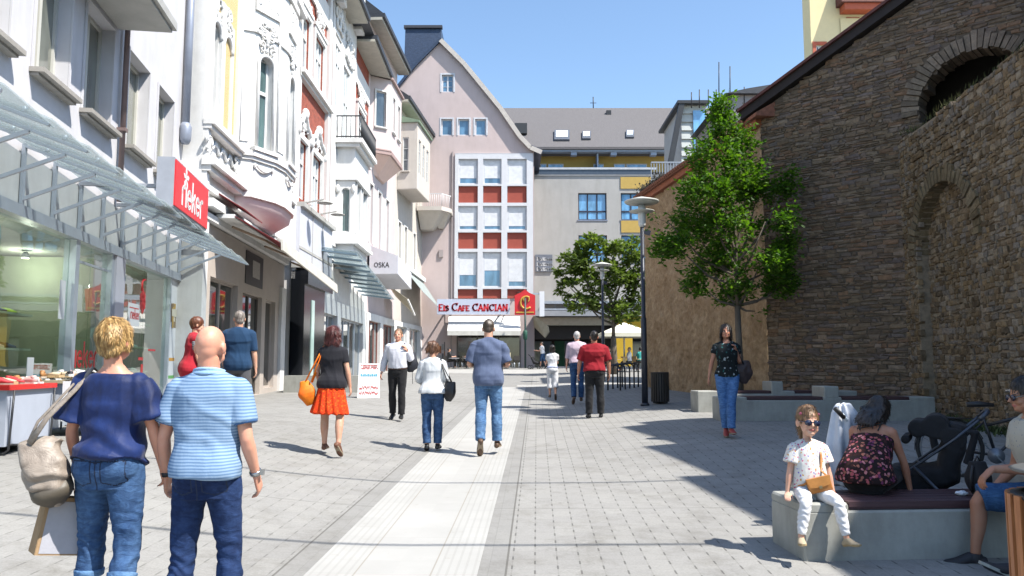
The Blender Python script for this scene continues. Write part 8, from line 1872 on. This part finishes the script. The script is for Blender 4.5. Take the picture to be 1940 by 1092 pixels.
# backpack of the man in white
t = thing('backpack', 'dark backpack slung over one shoulder of the man in the white shirt', 'backpack'); s = P6.s; bc = Vector((-.22, -.16, 1.10)) * s; mb = MB(); bagshape(mb, bc, .30, .20, .42, .8, rot=.5, tilt=.05); mb.ell(bc + Vector((-.05, -.08, -.05)), (.11, .07, .12)); remeshed(mb, 'body', M('pack_navy', (.022, .025, .035), .7, .2, 8, .3, 40), .012, 2, t)
mb = MB(); sh = P6.sh[-1] + Vector((.045, 0, .085)); mb.tube([bc + Vector((.02, .05, .18)), sh + Vector((0, -.05, .0)), sh + Vector((0, .05, -.005)), sh + Vector((-.02, .12, -.12)), P6.wr[-1] + Vector((0, .02, .02)), bc + Vector((-.03, .14, -.06))], [(.022, .006)] * 6, 8, ref=(1, 0, 0)); mb.tube([bc + Vector((-.05, .02, -.2)), bc + Vector((-.06, .03, -.45))], .006, 5); mb.build('strap', BLK, t); put(t, P6, None, None)
# bag of the woman by the tree
t = thing('shoulder_bag', 'dark leather bag on the shoulder of the woman near the young tree', 'bag'); s = P12.s; bc = Vector((-.27, -.10, .98)) * s; mb = MB(); bagshape(mb, bc, .30, .14, .36, .7, rot=.35); remeshed(mb, 'body', M('bag_darkbrown', (.045, .03, .03), .5, .3, 5, .4, 30), .010, 3, t, disp=fold(.010, 8, 6))
mb = MB(); sh = P12.sh[-1] + Vector((.03, 0, .07)); mb.tube([bc + Vector((.03, -.02, .16)), sh + Vector((-.02, -.06, -.06)), sh, sh + Vector((-.01, .07, -.07)), P12.wr[-1], bc + Vector((.0, .09, .12))], [(.012, .005)] * 6, 6); mb.build('strap', BLK, t); put(t, P12, None, None)
# the girl's orange satchel
t = thing('satchel', 'small orange leather satchel on the lap of the little girl', 'bag'); s = P13.s; org_l = M('leather_orange', (.52, .20, .045), .45, .2, 12, .2, 60); bc = Vector((-.035, .21, 1.00)) * s
m__ = Matrix.Rotation(R(-8), 3, 'Z') @ Matrix.Rotation(R(14), 3, 'Y'); mb = MB(); w, d_, h = .175, .055, .115
mb.tube([bc + m__ @ Vector((-w / 2, 0, 0)), bc + m__ @ Vector((w / 2, 0, 0))], [(h / 2, d_ / 2)] * 2, 20, ref=tuple(m__ @ Vector((0, 0, 1))), power=4); remeshed(mb, 'body', org_l, .004, 3, t)
mb = MB(); mb.prism([bc + m__ @ Vector(q) for q in ((-w * .51, d_ * .56, h * .52), (w * .51, d_ * .56, h * .52), (w * .44, d_ * .60, -h * .05), (0, d_ * .62, -h * .16), (-w * .44, d_ * .60, -h * .05))], m__ @ Vector((0, .006, 0))); mb.build('flap', M('leather_amber', (.56, .24, .06), .45, .2, 12), t)
mb = MB(); mb.cbox(bc + m__ @ Vector((0, d_ * .75, -h * .12)), (.022, .008, .02), m__); mb.build('buckle', M('brass', (.5, .42, .25), .3, metal=.8), t)
mb = MB(); sh = P13.sh[-1] + Vector((.028, .0, .044)); mb.tube([bc + m__ @ Vector((-w * .42, 0, h * .45)), P13.bend(V3((-.085, .155, 1.15)) * s), P13.bend(V3((-.10, .135, 1.32)) * s), sh + Vector((0, .012, .006)), sh + Vector((.02, -.05, -.01))], [(.010, .003)] * 5, 6, ref=(1, 0, 0)); mb.tube([bc + m__ @ Vector((w * .46, 0, h * .3)), P13.bend(V3((.13, .17, .99)) * s), P13.bend(V3((.19, .05, .95)) * s)], [(.003, .010)] * 3, 6, ref=(0, 1, 0)); mb.build('strap', org_l, t); put(t, P13, None, None)
# pram / pushchair, black, behind the bench
def wheel(parent, c, r, axis, w=.04, name='wheel', spokes=10):
    c = Vector(c); ax = Vector(axis).normalized(); a = ax.orthogonal().normalized(); b = ax.cross(a); ring = [c + a * (r * math.cos(t)) + b * (r * math.sin(t)) for t in [2 * math.pi * i / 28 for i in range(29)]]
    mb = MB(); mb.tube([c - ax * w * .6, c + ax * w * .6], .03 + r * .03, 10)
    ri = [c + (q - c) * .90 for q in ring]; mb.tube(ri, w * .22, 6)
    for i in range(spokes): t = 2 * math.pi * i / spokes; mb.tube([c, c + (a * math.cos(t) + b * math.sin(t)) * r * .9], .004 + w * .05, 4)
    wh = mb.build(name, M('rim_grey', (.25, .26, .28), .4, metal=.4), parent); mb = MB(); mb.tube(ring, w * .5, 8); mb.build('tyre', M('rubber', (.02, .02, .02), .8), wh); return wh
pz = gz(3.3, 7.3); t = thing('pram', 'black pushchair with grey tubular frame parked behind the bench', 'pram', (X(1735, 7.25), 7.25, pz), R(-30)); pf = M('pram_fabric', (.014, .014, .017), .85, .3, 8, .3, 50); pt_ = M('pram_tube', (.07, .08, .10), .35, metal=.5)
mb = MB(); 
mb.tube([(-.30, 0, .36), (-.18, 0, .42), (.05, 0, .42), (.26, 0, .50), (.30, 0, .62)], [(.22, .06), (.24, .12), (.24, .14), (.23, .10), (.20, .04)], 18, ref=(0, 1, 0), power=3); mb.tube([(.20, 0, .42), (.28, 0, .70), (.34, 0, .92)], [(.23, .07), (.24, .10), (.20, .07)], 18, ref=(0, 1, 0), power=3)
remeshed(mb, 'seat', pf, .012, 3, t, disp=fold(.010, 6, 6))
mb = MB()
mb.tube([(.30, y, .80) for y in (-.22, 0, .22)], .10, 12); mb.tube([(.16, y, .90) for y in (-.21, 0, .21)], .11, 12); mb.tube([(.02, y, .88) for y in (-.2, 0, .2)], .08, 12); mb.tube([(-.08, y, .78) for y in (-.2, 0, .2)], .04, 10); remeshed(mb, 'hood', pf, .012, 4, t)
mb = MB(); mb.tube([(.02, -.12, .18), (.10, -.1, .22), (.3, 0, .2)], .10, 10); mb.tube([(-.1, 0, .22), (.25, 0, .22)], [(.18, .08)] * 2, 12, ref=(0, 1, 0)); remeshed(mb, 'basket', pf, .014, 2, t)
mb = MB()
for y in (-.27, .27):
    mb.tube([(-.50, y, .12), (-.34, y, .34), (-.06, y, .52), (.30, y, .80), (.50, y, .98)], .012, 8); mb.tube([(.42, y, .14), (.22, y, .30), (-.02, y, .56)], .016, 8)
mb.tube([(.50, -.27, .98), (.56, -.22, 1.04), (.56, .22, 1.04), (.50, .27, .98)], .020, 8); mb.tube([(.42, -.27, .14), (.42, .27, .14)], .014, 8); mb.build('frame', pt_, t)
for c, r in (((-.50, -.24, .10), .10), ((-.50, .24, .10), .10), ((.42, -.30, .15), .15), ((.42, .30, .15), .15)): wheel(t, c, r, (0, 1, 0), .045)
# second pushchair handles with white muslin behind the girl
t = thing('pram', 'pushchair with pale blue tubes and black grips standing behind the little girl', 'pram', (X(1600, 7.05), 7.05, gz(2.9, 7)), R(0)); mb = MB(); lb_ = M('tube_paleblue', (.42, .50, .58), .35, metal=.3)
for dx, dy in ((0, 0), (.30, .16)):
    mb.tube([(-.04 + dx, -.05 + dy, 1.02), (.06 + dx, .0 + dy, .92), (.22 + dx, .02 + dy, .70), (.40 + dx, .05 + dy, .35), (.50 + dx, .08 + dy, .12)], .014, 8)
mb.build('frame', lb_, t); mb = MB()
for dx, dy in ((0, 0), (.30, .16)): mb.tube([(-.11 + dx, -.08 + dy, 1.07), (-.02 + dx, -.04 + dy, .99)], .021, 8); mb.tube([(.13 + dx, .01 + dy, .84), (.22 + dx, .02 + dy, .71)], .028, 8)
mb.build('grip', BLK, t)
for c in ((.5, .08, .1), (.8, .24, .1), (.15, .4, .1)): wheel(t, c, .1, (1, .2, 0), .04)
t2 = thing('muslin_cloth', 'white muslin cloth draped over the pushchair handle behind the little girl', 'cloth', t.location); mb = MB()
mb.tube([(.02, .06, 1.10), (.03, .06, 1.02), (.02, .05, .88), (0, .05, .70), (-.02, .05, .50), (-.02, .05, .40)], [(.06, .045), (.105, .07), (.125, .08), (.15, .085), (.17, .09), (.16, .08)], 20, ref=(1, 0, 0)); mb.tube([(.08, .07, .98), (.15, .1, .85), (.16, .1, .72)], [.05, .05, .03], 10)
remeshed(mb, 'cloth', cloth_mat('muslin', (.66, .69, .76)), .009, 4, t2, disp=lambda x, y, z: .014 * math.sin(math.atan2(y - .05, x) * 6 + z * 3) + .006 * noise.noise((x * 12, y * 12, z * 5)))
# black rucksack on the bench and a crumpled white wrapper
t = thing('rucksack', 'black rucksack standing on the bench against the raised concrete arm', 'backpack', (X(1850, 6.4), 6.42, SEAT), R(10)); mb = MB(); bagshape(mb, (0, 0, .14), .16, .20, .28, .8); remeshed(mb, 'body', pf, .009, 3, t); mb = MB(); mb.tube([(-.03, 0, .27), (0, 0, .32), (.03, 0, .27)], .008, 6); mb.tube([(-.085, -.03, .05), (-.11, -.05, .15), (-.07, -.03, .25)], .012, 6); mb.build('strap', BLK, t)
t = thing('wrapper', 'crumpled white paper lying on the bench slats beside the rucksack', 'paper'); mb = MB(); mb.ell((0, 0, .015), (.05, .03, .02), nu=12, nv=8); o = remeshed(mb, 'paper', M('paper'  , (.75, .76, .78), .7), .005, 0, t, disp=lambda x, y, z: .008 * noise.noise((x * 60, y * 60, z * 60))); t.location = (X(1815, 6.45), 6.45, SEAT + .01)
# bicycle by the rubble wall
t = thing('bicycle', 'dark city bicycle leaning near the foot of the brown rubble wall', 'bicycle', (X(1893, 9.3), 9.3, gz(5.5, 9.3)), R(-28)); fm = M('bike_black', (.02, .02, .024), .35)
wheel(t, (-.52, 0, .34), .34, (0, 1, 0), .045, spokes=16); wheel(t, (.52, 0, .34), .34, (0, 1, 0), .045, spokes=16)
mb = MB(); mb.tube([(-.52, 0, .34), (-.05, 0, .28), (.36, 0, .72)], .018, 8); mb.tube([(-.05, 0, .28), (-.18, 0, .80)], .018, 8); mb.tube([(-.14, 0, .62), (.36, 0, .78)], .018, 8); mb.tube([(-.52, 0, .34), (-.15, 0, .66)], .012, 8); mb.tube([(.52, 0, .34), (.36, 0, .74), (.33, 0, .98)], .018, 8); mb.build('frame', fm, t)
mb = MB(); mb.tube([(.10, -.28, 1.02), (.28, -.24, 1.04), (.34, 0, 1.0), (.28, .24, 1.04), (.10, .28, 1.02)], .013, 8); mb.build('handlebar', M('chrome', (.5, .5, .5), .2, metal=.9), t)
mb = MB(); mb.tube([(-.32, 0, .86), (-.2, 0, .87), (-.04, 0, .86)], [(.09, .03), (.07, .035), (.02, .02)], 12, ref=(0, 1, 0)); mb.build('saddle', BLK, t)
mb = MB(); mb.tube([(-.05, -.03, .28), (-.05, .03, .28)], .09, 16); mb.beam((-.05, -.05, .28), (.06, -.06, .16), .02, .015); mb.beam((-.05, .05, .28), (-.16, .06, .40), .02, .015); mb.cbox((.08, -.1, .15), (.09, .09, .02)); mb.cbox((-.18, .1, .41), (.09, .09, .02)); mb.build('crank', M('crank_steel', (.2, .22, .25), .4, metal=.6), t)
mb = MB(); mb.tube([(-.52 + .37 * math.cos(R(a_)), 0, .34 + .37 * math.sin(R(a_))) for a_ in range(20, 190, 15)], [(.03, .006)] * 12, 6, ref=(0, 1, 0)); mb.tube([(.52 + .37 * math.cos(R(a_)), 0, .34 + .37 * math.sin(R(a_))) for a_ in range(0, 165, 15)], [(.03, .006)] * 11, 6, ref=(0, 1, 0)); mb.build('mudguard', fm, t)
mb = MB(); mb.tube([(-.75, 0, .70), (-.25, 0, .70)], [(.07, .006)] * 2, 8, ref=(0, 1, 0)); mb.beam((-.7, .06, .7), (-.54, .04, .36), .012, .012); mb.beam((-.7, -.06, .7), (-.54, -.04, .36), .012, .012); mb.build('rack', fm, t)
mb = MB(); mb.tube([(-.35, -.12, .18), (-.25, -.2, .55), (-.52, -.2, .58), (-.7, -.2, .55), (-.66, -.12, .3)], .05, 8); remeshed(mb, 'pannier', pf, .015, 3, t)
# far pushchair
t = thing('pram', 'small dark pushchair pushed by the man far away', 'pram', (X(1013, 54, 690), 54, gz(1.6, 54)), R(160)); mb = MB(); mb.tube([(-.3, 0, .4), (0, 0, .45), (.2, 0, .8)], [(.2, .1), (.22, .14), (.18, .1)], 12, ref=(0, 1, 0)); mb.tube([(.2, 0, .75), (.45, 0, 1.0)], .03, 6); mb.build('seat', pf, t)
for c in ((-.35, -.2, .12), (-.35, .2, .12), (.3, -.2, .12), (.3, .2, .12)): wheel(t, c, .12, (0, 1, 0), .05, spokes=0)
